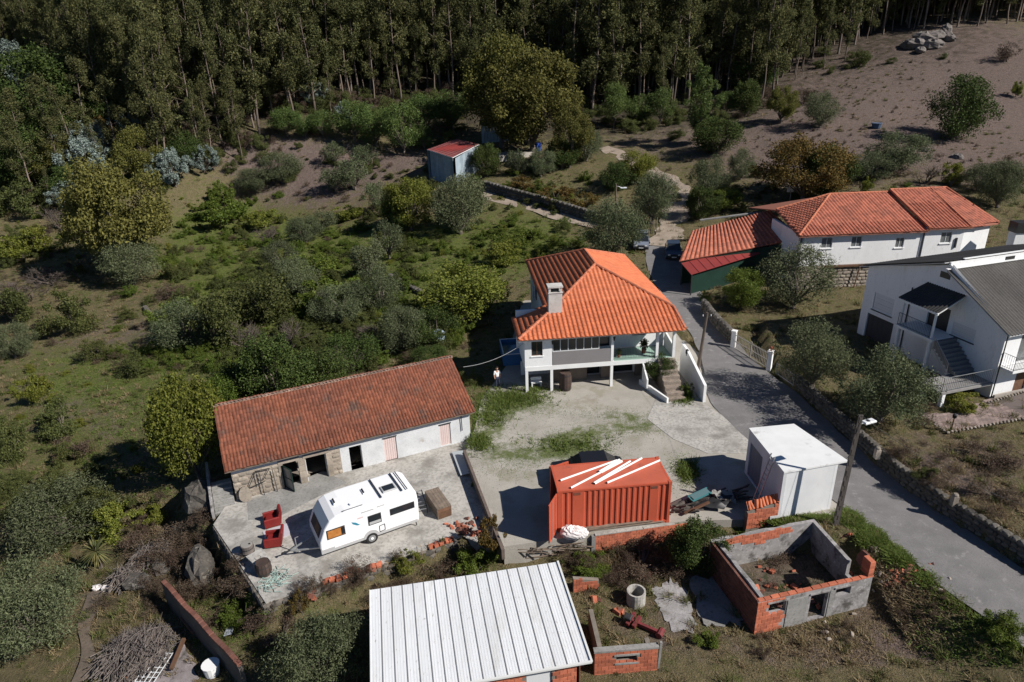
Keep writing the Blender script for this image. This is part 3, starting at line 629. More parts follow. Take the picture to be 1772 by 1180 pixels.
def wallgrid(mb, L, z0, z1, t, holes, top=None):
    # wall along +x, thickness +y, real openings; top(x) optional uneven top
    xs = sorted({0, L, *[h[0] for h in holes], *[h[1] for h in holes], *([] if not top else list(np.linspace(0, L, 9)[1:-1]))}); zs = sorted({z0, z1, *[h[2] for h in holes], *[h[3] for h in holes]})
    xs = [x for x in xs if 0 <= x <= L]; zs = [z for z in zs if z0 <= z <= z1]
    solid = lambda i, j: 0 <= i < len(xs)-1 and 0 <= j < len(zs)-1 and not any(h[0]-1e-6 <= (xs[i]+xs[i+1])/2 <= h[1]+1e-6 and h[2] <= (zs[j]+zs[j+1])/2 <= h[3] for h in holes)
    Z = lambda x, j: zs[j] if (top is None or j < len(zs)-1) else top(x)
    for i in range(len(xs)-1):
        for j in range(len(zs)-1):
            if not solid(i, j): continue
            a, b = xs[i], xs[i+1]; c0, c1, d0, d1 = Z(a, j), Z(b, j), Z(a, j+1), Z(b, j+1)
            mb.add([(a,0,c0),(b,0,c1),(b,0,d1),(a,0,d0)], [(0,1,2,3)]); mb.add([(a,t,c0),(b,t,c1),(b,t,d1),(a,t,d0)], [(3,2,1,0)])
            if not solid(i-1, j): mb.add([(a,0,c0),(a,t,c0),(a,t,d0),(a,0,d0)], [(3,2,1,0)])
            if not solid(i+1, j): mb.add([(b,0,c1),(b,t,c1),(b,t,d1),(b,0,d1)], [(0,1,2,3)])
            if not solid(i, j+1): mb.add([(a,0,d0),(b,0,d1),(b,t,d1),(a,t,d0)], [(0,1,2,3)])
            if not solid(i, j-1): mb.add([(a,0,c0),(b,0,c1),(b,t,c1),(a,t,c0)], [(3,2,1,0)])
    return mb
def T(x, y, z=0, yaw=0.): return Matrix.Translation((x, y, z)) @ Matrix.Rotation(yaw, 4, 'Z')
def pmat_set(o, X): o.matrix_local = X; return o
def window(root, X, x0, x1, z0, z1, fm=None, pm=None, mull=1, d=.06, name='window', label=None, transom=0):
    fm = fm or ALU; pm = pm or GLASS; b = .05; mb = MB()
    mb.box(x0, x0+b, -d, 0, z0, z1); mb.box(x1-b, x1, -d, 0, z0, z1); mb.box(x0+b, x1-b, -d, 0, z1-b, z1); mb.box(x0+b, x1-b, -d, 0, z0, z0+b)
    for k in range(mull): c = x0+(x1-x0)*(k+1)/(mull+1); mb.box(c-b*.5, c+b*.5, -d+.004, 0, z0+b, z1-b)
    if transom: mb.box(x0+b, x1-b, -d+.006, -.002, z0+(z1-z0)*transom, z0+(z1-z0)*transom+b)
    f = part(name, mb, fm, root, label=label); f.matrix_local = X
    g = MB(); g.box(x0+b*.5, x1-b*.5, -d*.45, -.004, z0+b*.5, z1-b*.5); part('pane', g, pm, f); return f
_bm = MB(); _bm.box(-.5, .5, -.5, .5, -.5, .5, .06)
BRICK_ME = _bm.mesh('brick', BRICK); BRICKD_ME = _bm.mesh('old_or_shade_brick', BRICKD)
def bricks(root, X, L, z0, z1, holes=(), t=.12, bl=.31, bh=.2, me=None, y=0., keep=None, name='brick', lim=300, seed=0):
    # courses of bricks standing 15 mm proud of the core, face towards -y
    me = me or BRICK_ME; r = random.Random(seed); k = 0; nz = max(1, round((z1-z0)/bh))
    for j in range(nz-1, -1, -1):
        z = z0+(j+.5)*(z1-z0)/nz; x = -(j % 2)*bl/2
        while x < L-.05:
            a, b = max(x, 0), min(x+bl, L); c = (a+b)/2; x += bl
            if b-a < .08 or any(h[0]-.05 < c < h[1]+.05 and h[2]-.05 < z < h[3]+.05 for h in holes): continue
            if keep and not keep(c, z): continue
            if k >= lim: return
            o = put(name, me, root); k += 1
            o.matrix_local = X @ Matrix.Translation((c, y+t/2-.018-r.random()*.012, z)) @ Matrix.Diagonal((b-a-.014, t, (z1-z0)/nz-.014, 1))
STONES = []
for v in range(4):
    mb = MB(); rr = random.Random(90+v); mb.lump((0,0,0), (.5,.5,.5), v, 8, 5, .12)
    vs = []
    for x, y, z in mb.v:
        f = .5/max(abs(x), abs(y), abs(z), .1); f = .55*f+.45; vs.append((x*f*.98, y*f*.98, z*f*.98))
    mb.v = vs; STONES.append(vs); 
    STONES[v] = mb
ST_ME = [s.mesh('stone', STONE) for s in STONES]; STD_ME = [s.mesh('stone', STONED) for s in STONES]
def stones(root, X, L, z0, z1, sl=.5, sh=.3, t=.2, holes=(), me=None, y=0., seed=0, lim=300, base=None, top=None, jit=.2):
    me = me or ST_ME; r = random.Random(seed); cells = []; nz = max(1, round((z1-z0)/sh))
    for j in range(nz):
        x = -r.random()*sl*.6
        while x < L:
            w = sl*r.uniform(.6, 1.4); a, b = max(0, x), min(L, x+w); x += w
            if b-a < .1: continue
            c = (a+b)/2; zb = base(c) if base else 0; z = zb+z0+(j+.5)*(z1-z0)/nz
            if any(h[0] < c < h[1] and h[2] < z < h[3] for h in holes): continue
            cells.append((c, z, b-a))
    if len(cells) > lim: r.shuffle(cells)
    for k, (c, z, w) in enumerate(cells[:lim]):
        o = put('stone', me[k % 4], root)
        o.matrix_local = X @ Matrix.Translation((c, y+t*.25+r.uniform(-.02, .02), z)) @ Matrix.Rotation(r.gauss(0, .05), 4, 'Y') @ Matrix.Diagonal((w*1.04-.02, t, (z1-z0)/nz*r.uniform(.95, 1.04)-.015, 1))

# ------------------------------------------------------------------ the white house with the orange roof
h = thing('white_house', 'white two storey house with a bright orange hipped tile roof and open pillared ground floor', 'house', (.9, 45.4, 0), .093)
mb = MB()
mb.X = T(2.5, 2.2); wallgrid(mb, 8.75, -.1, 5.2, .25, [(.6,1.55,0,1.9),(2.55,3.65,.02,1.85),(4.7,6.3,.02,1.85),(6.1,7.1,3.1,4.1)])
mb.X = T(11.25, 2.45, 0, pi/2); wallgrid(mb, 13.1, -.1, 5.2, .25, [])
mb.X = T(2.5, 15.55, 0, -pi/2); wallgrid(mb, 13.1, -.1, 5.2, .25, [(3,4,3,4.2)])
mb.X = T(11.25, 15.8, 0, pi); wallgrid(mb, 8.75, -.1, 5.2, .25, [])
mb.X = T(0, 0); wallgrid(mb, 2.02, 2.1, 4.42, .22, [(.5,1.32,2.95,4.1)])
mb.X = T(0, 3.6, 0, -pi/2); wallgrid(mb, 3.38, 2.1, 4.42, .22, [])
mb.X = T(2.5, 3.82, 0, pi); wallgrid(mb, 2.72, 2.1, 5.2, .22, [])
mb.X = None; part('wall', mb, WHITE, h)
mb = MB(); mb.box(.01, 11.24, -.03, 2.18, 1.76, 2.1); mb.box(0, 2.48, 2.185, 3.6, 1.8, 2.1); part('floor_slab', mb, WHITE2, h)
mb = MB(); mb.box(6.7, 11.2, -.0, 2.17, 2.104, 2.12); part('porch_floor', mb, GREENT, h)
for u, z0, z1 in ((.02,-.05,1.758), (1.88,-.05,1.758), (6.42,-.05,1.758), (6.42,2.122,4.5), (9.82,2.122,4.5), (11.1,2.122,4.6)):
    mb = MB(); mb.box(u, u+.2, -.02, .2, z0, z1); part('pillar', mb, WHITE2, h)
mb = MB()
for k in range(8): mb.box(2.06, 6.42, 0.0, .06-.012*(k % 2), 2.104+k*.132, 2.104+k*.132+.126)
part('siding_panel', mb, SIDING, h, label='grey siding panel under the glazed veranda')
window(h, T(0, .1), 2.06, 5.55, 3.17, 4.4, ALU, GLASS, 5, name='veranda_glazing')
mb = MB(); mb.box(5.56, 6.41, .5, .56, 3.17, 4.4); part('veranda_opening', mb, GLASS, h)
mb = MB(); mb.box(2.05, 6.42, -.0, .2, 4.402, 4.5); part('lintel', mb, WHITE2, h)
window(h, T(0, .14), .5, 1.32, 2.95, 4.1, WOODB, GLASS, 1)
mb = MB(); mb.box(.42, 1.4, -.06, .0, 2.88, 2.945); part('window_sill', mb, WHITE2, h)
window(h, T(2.5, 2.34), 6.1, 7.1, 3.1, 4.1, WOODB, GLASSB, 1); window(h, T(2.36, 15.55, 0, -pi/2), 3, 4, 3, 4.2, ALU, GLASS, 1)
mb = MB(); mb.box(3.1, 4.05, 2.3, 2.36, -.02, 1.9); part('door', mb, WOODB, h)
mb = MB(); mb.box(5.06, 6.14, 2.42, 2.46, 0, 1.85); part('cellar_dark_panel', mb, BLACK, h); mb = MB(); mb.box(7.21, 8.79, 2.5, 2.54, 0, 1.85); part('cellar_dark_panel', mb, BLACK, h)  # no doors: black panels stand for the darkness inside the two openings
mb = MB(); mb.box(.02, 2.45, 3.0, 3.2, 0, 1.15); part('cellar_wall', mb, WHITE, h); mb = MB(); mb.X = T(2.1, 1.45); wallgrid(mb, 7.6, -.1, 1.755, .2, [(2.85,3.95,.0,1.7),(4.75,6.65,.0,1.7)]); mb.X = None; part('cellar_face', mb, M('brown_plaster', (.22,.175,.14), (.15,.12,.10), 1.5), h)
# railing of the porch
mb = MB(); mb.tube([(6.64,.08,3.1),(9.82,.08,3.1)], .018, 6); mb.tube([(6.64,.08,2.25),(9.82,.08,2.25)], .014, 5)
for k in range(26): x = 6.7+k*.122; mb.tube([(x,.08,2.25),(x,.08,3.1)], .008, 4, False)
part('porch_railing', mb, IRON, h)
mb = MB(); mb.ext([(.2,2.1),(2.1,2.1),(2.1,3.35),(.2,3.05)], 'x', 11.12, 11.26); part('porch_parapet', mb, WHITE2, h)
# stairs with their side walls
mb = MB()
for k in range(8): mb.box(9.95, 11.25, -3.05+k*.38, -.035, k*.262-.1 if k == 0 else k*.262-.262+.002, (k+1)*.262-.03, .015)
part('stairs', mb, M('stair_stone', (.32,.26,.21), (.20,.165,.135), 2.5, .9, c4=(.12,.10,.085), s4=8, a4=.5, bump=.02), h)
mb = MB(); mb.prism([(8.66,.02),(9.78,-3.25),(9.92,-3.2),(8.84,.02)], -.1, .42); mb.ext([(-.03,.3),(-.03,1.75),(-1.3,1.0),(-1.3,.3)], 'x', 8.85, 8.97)
part('stair_kerb', mb, WHITE2, h)
mb = MB(); mb.ext([(-3.5,-.1),(1.6,-.1),(1.6,2.5),(.4,2.4),(-3.5,1.35)], 'x', 12.35, 12.55); part('stair_wall', mb, WHITE2, h)
# roof
ap = (6.8,7.5,7.3); rb = (6.8,11.9,7.3); FL_ = (-.5,-.55,4.5); FR_ = (11.75,-.55,4.5); R1 = (11.6,1.9,5.34); R2_ = (11.55,16.2,5.3); L1 = (2.2,2.25,5.42); L2_ = (2.15,16.2,5.3); WBL = (-.5,3.95,4.5); WBR = (2.2,3.95,5.42)
planes = [[FL_, FR_, R1, ap, L1], [R1, R2_, rb, ap], [L1, ap, rb, L2_, (2.15,3.9,5.3)], [FL_, L1, WBR, WBL], [L2_, rb, R2_]]
mb = MB()
for p in planes: mb.plate([(a, b, c-.03) for a, b, c in p], .1)
mb.box(.02, 11.2, .0, .18, 4.3, 4.47) if False else None
part('roof', mb, M('roof_underlay', (.55,.5,.46), rough=.9), h)
lay_tiles(h, planes[0], TILE, .34, .40, .075, 300, seed=3, over=.08, jit=.012)
lay_tiles(h, planes[1], TILE, .34, .40, .075, 0, seed=4); lay_tiles(h, planes[2], TILE, .34, .40, .075, 0, seed=5); lay_tiles(h, planes[3], TILE, .34, .40, .075, 0, seed=6)
for a, b in ((FL_, L1), (L1, ap), (FR_, R1), (R1, ap), (rb, ap), (L2_, rb), (R2_, rb)): ridge_caps(h, (a[0], a[1], a[2]+.07), (b[0], b[1], b[2]+.07), RIDGE, .13)
# chimney
mb = MB(); mb.box(2.1, 3.12, 2.0, 2.75, 4.9, 7.0); mb.box(2.06, 3.16, 1.96, 2.79, 7.0, 7.06)
for x in (2.1, 2.94): mb.box(x, x+.16, 2.0, 2.12, 7.06, 7.42); mb.box(x, x+.16, 2.62, 2.75, 7.06, 7.42)
mb.box(2.04, 3.18, 1.94, 2.81, 7.42, 7.54); ch_ = part('chimney', mb, M('cream_render', (.55,.53,.50), (.44,.425,.40), 1.5, .9, c4=(.3,.28,.26), s4=6, a4=.2), h)
mb = MB(); mb.box(2.3, 2.9, 2.13, 2.6, 7.06, 7.3); part('flue', mb, BLACK, ch_)

# ------------------------------------------------------------------ the long old barn
BY = radians(23.93)
b = thing('old_barn', 'long low barn with a rusty tile roof, whitewashed right and bare stone left', 'barn', (-16.57, 33.64, TZ), BY)
holes = [(2.75,3.72,0,1.7),(4.2,5.38,0,1.68),(6.83,7.6,0,1.66),(9.0,9.84,0,1.66),(12.75,13.5,.06,1.63)]
mb = MB(); wallgrid(mb, 14.87, -.2, 2.48, .5, holes)
for y0, x0, x1 in ((7.1, 0, 14.87),): mb.box(x0, x1, y0, y0+.5, -.2, 2.48)
for x0 in (0, 14.37): mb.ext([(.501,-.2),(7.099,-.2),(7.099,2.48),(3.8,4.3),(.501,2.48)], 'x', x0, x0+.5)
mb.box(6.2, 6.45, .51, 7.09, -.2, 2.4)
part('wall', mb, LIME, b)
mb = MB(); mb.box(.51, 14.36, .51, 7.09, -.1, -.0); part('earth_floor', mb, MORTAR, b)
mb = MB(); wallgrid(mb, 6.28, 0, 1.78, .03, [(2.7,3.76,0,1.74),(4.16,5.42,0,1.72)]); o = part('mortar_bed', mb, M('stone_mortar', (.33,.28,.23), (.25,.21,.17), 2., .95, bump=.015), b); o.location = (0, -.034, 0)
stones(b, T(0, -.03), 6.28, 0, 1.78, .52, .30, .16, [(2.6,3.82,-1,1.9),(4.1,5.5,-1,1.9)], seed=4)
for x0, x1, z1 in ((2.58,2.74,1.68),(3.73,4.15,1.68),(5.4,5.75,1.68)):
    for k in range(4):
        mb = MB(); mb.box(x0+.01, x1-.01, -.09, .3, k*.42+.01, k*.42+.41, .02); part('jamb_stone', mb, STONE, b)
for x0, x1 in ((2.6,3.85),(4.05,5.6)):
    mb = MB(); mb.box(x0, x1, -.08, .3, 1.70, 1.9, .02); part('lintel', mb, STONE, b)
for x0, x1, z0, z1 in ((9.0,9.84,0,1.66),(12.75,13.5,.06,1.63)):
    for k in range(6):
        mb = MB(); w_ = (x1-x0)/6; mb.box(x0+k*w_+.006, x0+(k+1)*w_-.006, .06, .10, z0, z1-.03); part('door_board', mb, PINK, b)
    mb = MB(); mb.box(x0, x1, .11, .13, z0, z1); part('door', mb, BLACK, b); mb = MB(); mb.box(x0-.05, x1+.05, -.03, .06, z1+.002, z1+.07); part('door_lintel', mb, IRON, b)
mb = MB()
for k in range(2): mb.bar((2.78+.0,-.05,.05),(2.78,-.05,1.6),.05)
mb.X = T(2.8, -.03, 0, radians(-62)); mb.box(0,.05,0,.05,.05,1.6); mb.box(.82,.87,0,.05,.05,1.6); mb.box(.05,.82,0,.05,1.55,1.6); mb.box(.05,.82,0,.05,.05,.1); mb.box(.05,.82,0,.05,.8,.84); mb.X = None
d = part('open_door', mb, GREEND, b, label='dark green framed door swung open'); mb = MB(); mb.X = T(2.8, -.03, 0, radians(-62)); mb.box(.055,.815,.018,.03,.105,.795); mb.box(.055,.815,.018,.03,.845,1.545); part('pane', mb, GLASSB, d)
RF = [(-.3,-.4,2.3),(15.15,-.4,2.3),(15.15,3.8,4.5),(-.3,3.8,4.5)]; RB_ = [(-.3,8.0,2.3),(-.3,3.8,4.5),(15.15,3.8,4.5),(15.15,8.0,2.3)]
mb = MB()
for p in (RF, RB_): mb.plate([(x, y, z-.03) for x, y, z in p], .09)
part('roof', mb, M('roof_boards', (.16,.12,.09)), b)
lay_tiles(b, RF, TILEO, .195, .29, .05, 300, jit=.022, seed=8); lay_tiles(b, RB_, TILEO, .225, .33, .055, 0, jit=.02, seed=9)
ridge_caps(b, (-.3,3.8,4.5), (15.2,3.8,4.5), M('mossy_ridge_tile', (.27,.20,.16), (.20,.12,.09), 2., isl=.3), .12)
mb = MB(); mb.bar((-.1,-.16,2.2),(5.6,-.16,2.18),.07); mb.bar((14.2,-.2,2.2),(15.1,-.2,2.2),.06); mb.tube([(14.25,-.1,2.25),(14.28,-.08,.9)],.03,6); part('gutter', mb, IRON, b)
# things about the barn
t = thing('iron_trestle', 'thin black iron bracket frame standing against the stone end of the barn', 'trestle')
t.location = (-16.57, 33.64, TZ); t.rotation_euler = (0,0,BY)
mb = MB()
for p, q in (((.75,-.22,.72),(1.75,-.22,.95)),((1.35,-.22,.75),(1.32,-.22,1.75)),((.75,-.22,.72),(1.32,-.22,1.75)),((1.32,-.22,1.75),(2.1,-.22,1.72)),((2.1,-.22,1.72),(1.6,-.22,1.0))): mb.bar(p, q, .035)
part('bracket', mb, IRON, t)
for x in (1.5, 2.25): mb = MB(); mb.bar((x-.02,-.22,1.6),(x+.05,-.24,.02),.04); part('leg', mb, IRON, t)
p = U(427, 868, TZ); t = thing('millstone', 'round granite slab leaning on the stone wall at the foot of the barn', 'stone slab', p, BY)
mb = MB(); mb.ext([(.36*cos(a)*(1.05 if a > pi else .95), .48+.48*sin(a)) for a in np.linspace(0, 2*pi, 15)[:-1]], 'y', -.07, .07); o = part('slab', mb, STONE, t); o.rotation_euler = (radians(-14), 0, 0)
t = thing('stone_steps', 'worn stone steps climbing beside the left end of the barn', 'steps', (-16.57, 33.64, TZ), BY)
for k in range(6): mb = MB(); mb.box(-1.25, -.12, -.75+k*.36, -.75+(k+1)*.36+.04, -.3, -.02+k*.15, .02); part('step', mb, CONCD, t)
mb = MB(); mb.ext([(-.9,-.4),(3.2,-.4),(3.2,1.2),(1.6,1.1),(-.9,.25)], 'x', -1.42, -1.27); part('side_wall', mb, CEMENT, t)
p = U(798, 800, TZ); t = thing('sheet_metal', 'pale grey metal sheet lying on the terrace right of the barn', 'metal sheet', p, radians(118))
o_ = Vector(t.location); t.rotation_euler = (0,0,0); mb = MB(); mb.plate([Vector(U(*c, TZ+.16+.1*(k in (1,2))))-o_ for k, c in enumerate(((797,822),(815,818),(801,779),(782,782)))], .03); part('sheet', mb, M('grey_sheet', (.40,.43,.45), rough=.4), t)
mb = MB(); mb.bar((.1,-.5,.02),(.1,.6,.02),.1); part('prop', mb, WOOD, t)

# ------------------------------------------------------------------ white garage box by the road
t = thing('garage', 'flat roofed white concrete box standing at the road edge behind the lamp post', 'garage', (0,0,0))
Q = [U(1296,740.5,3.05), U(1374,733,3.05), U(1468,797,3.05), U(1357,817,3.05)]; bl, br, fr, fl = [Vector(q) for q in Q]
mb = MB(); mb.plate([fl, fr, br, bl], .1); part('roof_slab', mb, M('white_roof_coating', (.70,.70,.69), (.63,.63,.62), 1., .7, c3=(.42,.41,.40), s3=.9, thr=.60, soft=.1), t)
def ins(p, q, f): return p+(q-p)*f
a0 = ins(ins(fl, fr, .01), bl, .015); a1 = ins(ins(fr, fl, .14), br, .015); a2 = ins(br, bl, .10); a3 = ins(bl, br, .02)
def wallseg(mb, p, q, z0, z1, holes=(), th=.18):
    d = q-p; mb.X = T(p.x, p.y, 0, atan2(d.y, d.x)); wallgrid(mb, hypot(d.x, d.y), z0, z1, th, holes); mb.X = None
mb = MB(); wallseg(mb, a0, a1, -.9, 2.945); wallseg(mb, a1, a2, -.6, 2.945); wallseg(mb, a2, a3, -.2, 2.945); wallseg(mb, a3, a0, -.6, 2.945, [(.35,2.0,.1,2.3)])
part('wall', mb, M('garage_wall', (.66,.66,.66), (.58,.58,.585), .7, .85, c4=(.53,.53,.53), s4=5, a4=.1, bump=.004), t)
d_ = (a0-a3).normalized(); mb = MB(); mb.X = T(a3.x, a3.y, 0, atan2(d_.y, d_.x))
for k in range(6): mb.box(.37+k*.27, .37+k*.27+.25, .06, .1, .1, 2.28)
mb.X = None; part('garage_door', mb, M('door_grey', (.16,.17,.20), rough=.6), t)
p0 = a3+(a0-a3)*.80; nrm = Vector((-d_.y, d_.x, 0))*-1
t = thing('ladder', 'aluminium ladder leaning on the shaded left wall of the white garage', 'ladder', (p0.x, p0.y, 0), atan2(d_.y, d_.x))
A = Vector((-.1,-1.1,.02)); B = Vector((-.55,-.07,3.25)); wv = Vector((.42,0,0))
for s in (0, 1): mb = MB(); mb.bar(A+wv*s, B+wv*s, .05, .07); part('rail', mb, STEEL, t)
for k in range(11): mb = MB(); q = A+(B-A)*((k+.7)/11.6); mb.bar(q, q+wv, .03); part('rung', mb, STEEL, t)

# ------------------------------------------------------------------ white metal roofed building in front
zr1, zr0 = 1.5, 1.1
bl, br, fr = [Vector(U(*p)) for p in ((640,1021,zr1),(965,972,zr1),(1024,1146,zr0))]; fl = bl+(fr-br)
t = thing('store_shed', 'brick store with a large white ribbed metal roof nearest the viewer', 'shed', (0,0,0)); N_ = 18
SEAM = []
for k in range(N_):
    f0, f1 = k/N_, (k+1)/N_; P0, P1, P2, P3 = [a+(c-a)*f for a, c, f in ((fl,fr,f0),(fl,fr,f1),(bl,br,f1),(bl,br,f0))]
    g = (P1-P0).normalized()*.008; mb = MB()
    mb.plate([P0+g, P1-g, P2-g, P3+g], .05); e = (P1-P0)
    for q in (.25, .5, .75): mb.plate([P0+e*q+Vector((-.02,0,.005)), P0+e*q+Vector((.02,0,.005)), P3+e*q+Vector((.02,0,.005)), P3+e*q+Vector((-.02,0,.005))], .004)
    part('roof_sheet', mb, SHEET, t)
    mb = MB(); u_ = e.normalized()*.019; z_ = Vector((0,0,.025)); mb.plate([P0-u_+z_, P0+u_+z_, P3+u_+z_, P3-u_+z_], .05); part('roof_seam', mb, SHEETR if k else SHEET, t)
for p, q in ((br, fr), (fl, fr)): mb = MB(); mb.bar(p+Vector((0,0,.03)), q+Vector((0,0,.03)), .09, .08); part('edge_trim', mb, M('trim_white', (.62,.62,.60), rough=.5), t)
i = lambda p, q, f: p+(q-p)*f
w0 = i(i(fl,fr,.02),bl,.05); w1 = i(fr,bl,.06); w2 = i(br,fl,.03); w3 = i(bl,fr,.03)
def low(v, z=0): return Vector((v.x, v.y, z))
mb = MB(); wallseg(mb, w0, w1, -2.4, .98, [(5.9,6.95,-1.2,.75)], .2); wallseg(mb, w1, w2, -2.2, 1.0); wallseg(mb, w2, w3, -2.2, 1.3); wallseg(mb, w3, w0, -2.6, 1.0); part('wall', mb, MORTAR, t)
d_ = w1-w0; X_ = T(w0.x, w0.y, 0, atan2(d_.y, d_.x)); bricks(t, X_, hypot(d_.x, d_.y), -1.4, .95, [(5.9,6.95,-1.2,.75)], seed=2)
mb = MB(); mb.X = X_; mb.box(5.92,6.93,.05,.09,-1.2,.74); mb.X = None; part('door', mb, ALU, t)
# corrugated red sheets along its right side
d_ = w2-w1; X_ = T(w1.x, w1.y, 0, atan2(d_.y, d_.x))
for k in range(7):
    mb = MB(); L_ = hypot(d_.x, d_.y)/7
    mb.ext([(k*L_+L_*s/8, -.14-.03*(s % 2)) for s in range(9)]+[((k+1)*L_, -.11),(k*L_, -.11)], 'z', -1.5, .92)
    o = part('side_sheet', mb, RUST, t); o.matrix_local = X_

# ------------------------------------------------------------------ roofless ruin right of centre
RY = radians(13.2)
t = thing('roofless_ruin', 'roofless brick and plaster ruin with three openings in its front wall below the road', 'ruin', (10.7, 23.45, -1.45), RY)
Lr, Wr = 6.0, 4.15
fo = [(.6,1.5,1.05,1.72),(2.78,3.7,.1,1.66),(4.1,4.9,1.22,1.7)]
mb = MB(); wallgrid(mb, Lr, -.5, 1.92, .2, fo)
mb.X = T(.2, Wr-.0, 0, -pi/2); wallgrid(mb, Wr-.2, -.5, 2.05, .2, [], top=lambda x: 2.05+.03*sin(x*9))
mb.X = T(0, Wr, 0, 0); wallgrid(mb, Lr, -.4, 2.05, .2, [], top=lambda x: 2.02+.05*sin(x*3.1)+.03*sin(x*11))
mb.X = T(Lr, 1.4, 0, pi/2); wallgrid(mb, Wr-1.4, -.4, 2.0, .2, [], top=lambda x: 1.75+.25*x/2.7)
mb.X = T(Lr, .2, 0, pi/2); wallgrid(mb, 1.2, -.4, .9, .2, []); mb.X = None
o = part('wall', mb, CEMENT, t)
bricks(t, T(0, -.002), 1.5, -.2, 1.9, fo, keep=lambda x, z: x < 1.5-.15*abs(sin(z*5)), seed=3)
mb = MB(); mb.box(0, 1.5, -.003, .0, -.3, 1.9) if False else None
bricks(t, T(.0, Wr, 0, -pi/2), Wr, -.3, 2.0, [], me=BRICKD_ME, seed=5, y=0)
bricks(t, T(0, Wr), Lr, .9, 2.0, [], keep=lambda x, z: .9 < x < 4.6 and z > 1.5+.16*sin(x*1.7) and z < 1.95, seed=6)
k = 0.05
while k < Lr-.3:                                               # bricks lying along the front wall head
    mb = MB(); w_ = random.Random(int(k*99)).uniform(.26, .5); mb.box(k, k+w_-.02, .0, .2, 1.922, 1.99+random.Random(int(k*77)).uniform(0, .03), .012); part('brick', mb, BRICK, t); k += w_
for z in range(4): mb = MB(); mb.box(5.72, 6.0, -.0, .5, 2.0+z*.21, 2.2+z*.21, .015); part('brick', mb, BRICK, t)
mb = MB(); mb.X = T(6.02,.3,1.9,radians(80)); mb.ext([(0,0),(.9,0),(.9,.35),(.6,.85),(.2,.95),(0,.7)], 'y', 0, .12); mb.X = None; part('wall_stub', mb, BRICKD, t)
mb = MB(); mb.prism([(.2,.2),(Lr-.01,.2),(Lr-.01,Wr-.01),(.2,Wr-.01)], -.2, .16); part('earth_fill', mb, M('ruin_earth', (.115,.088,.066), (.06,.052,.036), 1.5, .95, c4=(.19,.145,.11), s4=7, a4=.4, c3=(.04,.045,.022), s3=1.3, thr=.52, bump=.08), t)
for n_, (x, y) in enumerate([(random.Random(i*3).uniform(.5,4.2), random.Random(i*5+1).uniform(.4,3.8)) for i in range(46)]):
    r = random.Random(n_); s = r.uniform(.1, .34); o = put('rubble_brick', BRICK_ME if n_ % 3 else BRICKD_ME, t, (x, y, .19+r.uniform(0,.06)), (r.gauss(0,.3), r.gauss(0,.3), r.uniform(0,6)), (s, s*.7, s*.4))
mb = MB(); mb.box(.5, 1.62, -.06, .0, 1.722, 1.80); mb.box(2.7,3.8,-.05,0,1.662,1.74); mb.box(4.0,5.0,-.05,0,1.702,1.78); part('lintel', mb, CEMENT, t)
mb = MB(); mb.box(1.56, 2.6, -.03, .0, -.3, 1.66); mb.box(3.78,4.05,-.025,0,0,1.66); part('plaster_patch', mb, CONCD, t)
for k_ in range(4):
    mb = MB(); x = .05+k_*.42; mb.box(x, x+.28, -1.0+k_*.12, -.2+k_*.1, -.55, -.28+.05*k_, .02); part('entrance_step', mb, CONCD, t)
mb = MB(); mb.box(1.8, 6.3, -1.35, -.35, -.6, -.02); part('plinth', mb, M('plinth_earth', (.24,.20,.17), (.17,.14,.115), 1.4, .95, bump=.03), t)

# small brick enclosure beside the white roof
f0, f1 = Vector(U(1028,1172,-1.6)), Vector(U(1136,1163,-1.6)); d_ = f1-f0; L_ = hypot(d_.x, d_.y)
t = thing('brick_pen', 'small roofless orange brick pen with one square window hole beside the white roof', 'brick pen', f0, atan2(d_.y, d_.x))
hw = [(.95,1.85,.75,1.15)]; mb = MB(); wallgrid(mb, L_, -.3, 1.42, .2, hw); mb.X = T(L_-.2, .2, 0, pi/2); wallgrid(mb, .6, -.3, 1.2, .2, []); mb.X = T(.2, 2.6, 0, -pi/2); wallgrid(mb, 2.4, -.3, 1.3, .2, []); mb.X = None
part('wall', mb, MORTAR, t); bricks(t, T(0,0), L_, 0, 1.4, hw, seed=7)
mb = MB(); mb.box(-.03, L_+.03, -.04, .22, 1.422, 1.52); part('coping', mb, CONCD, t); mb = MB(); mb.box(.85, 1.95, -.05, -.0, 1.152, 1.25); mb.box(.88,1.92,-.05,0,.66,.748); part('window_surround', mb, CONCD, t)
mb = MB(); mb.bar((L_+.08,.1,-.1),(L_+.14,.1,1.65),.1); part('post', mb, CONCD, t)
mb = MB(); mb.box(L_-.14,L_+.02,-.05,.05,0,1.1); part('shadow_gap', mb, BLACK, t) if False else None

# brick wall below the container
def W2(px, py, z): return Vector(U(px, py, z))
f0, f1 = Vector((4.1,29.0,-1.3)), Vector((9.2,29.84,-1.25)); d_ = f1-f0; L_ = hypot(d_.x, d_.y)
t = thing('brick_wall', 'low orange brick wall running below the front of the orange container', 'wall', f0, atan2(d_.y, d_.x))
mb = MB(); wallgrid(mb, L_, -.4, 1.25, .15, []); part('wall_core', mb, MORTAR, t); bricks(t, T(0,0), L_, 0, 1.25, [], bl=.3, bh=.155, seed=9)
mb = MB(); mb.box(-.03, 2.6, -.04, .2, 1.252, 1.31); part('coping', mb, CONC, t); mb = MB(); mb.box(2.65, 4.4, -.02, .18, 1.252, 1.285); part('coping', mb, CONC, t)
mb = MB(); mb.box(-.22, -.0, -.04, .26, -.4, 1.25); part('end_post', mb, CONCD, t)
f0, f1 = Vector((12.25,29.6,-.3)), Vector((13.98,29.86,-.3)); d_ = f1-f0; L_ = hypot(d_.x, d_.y)
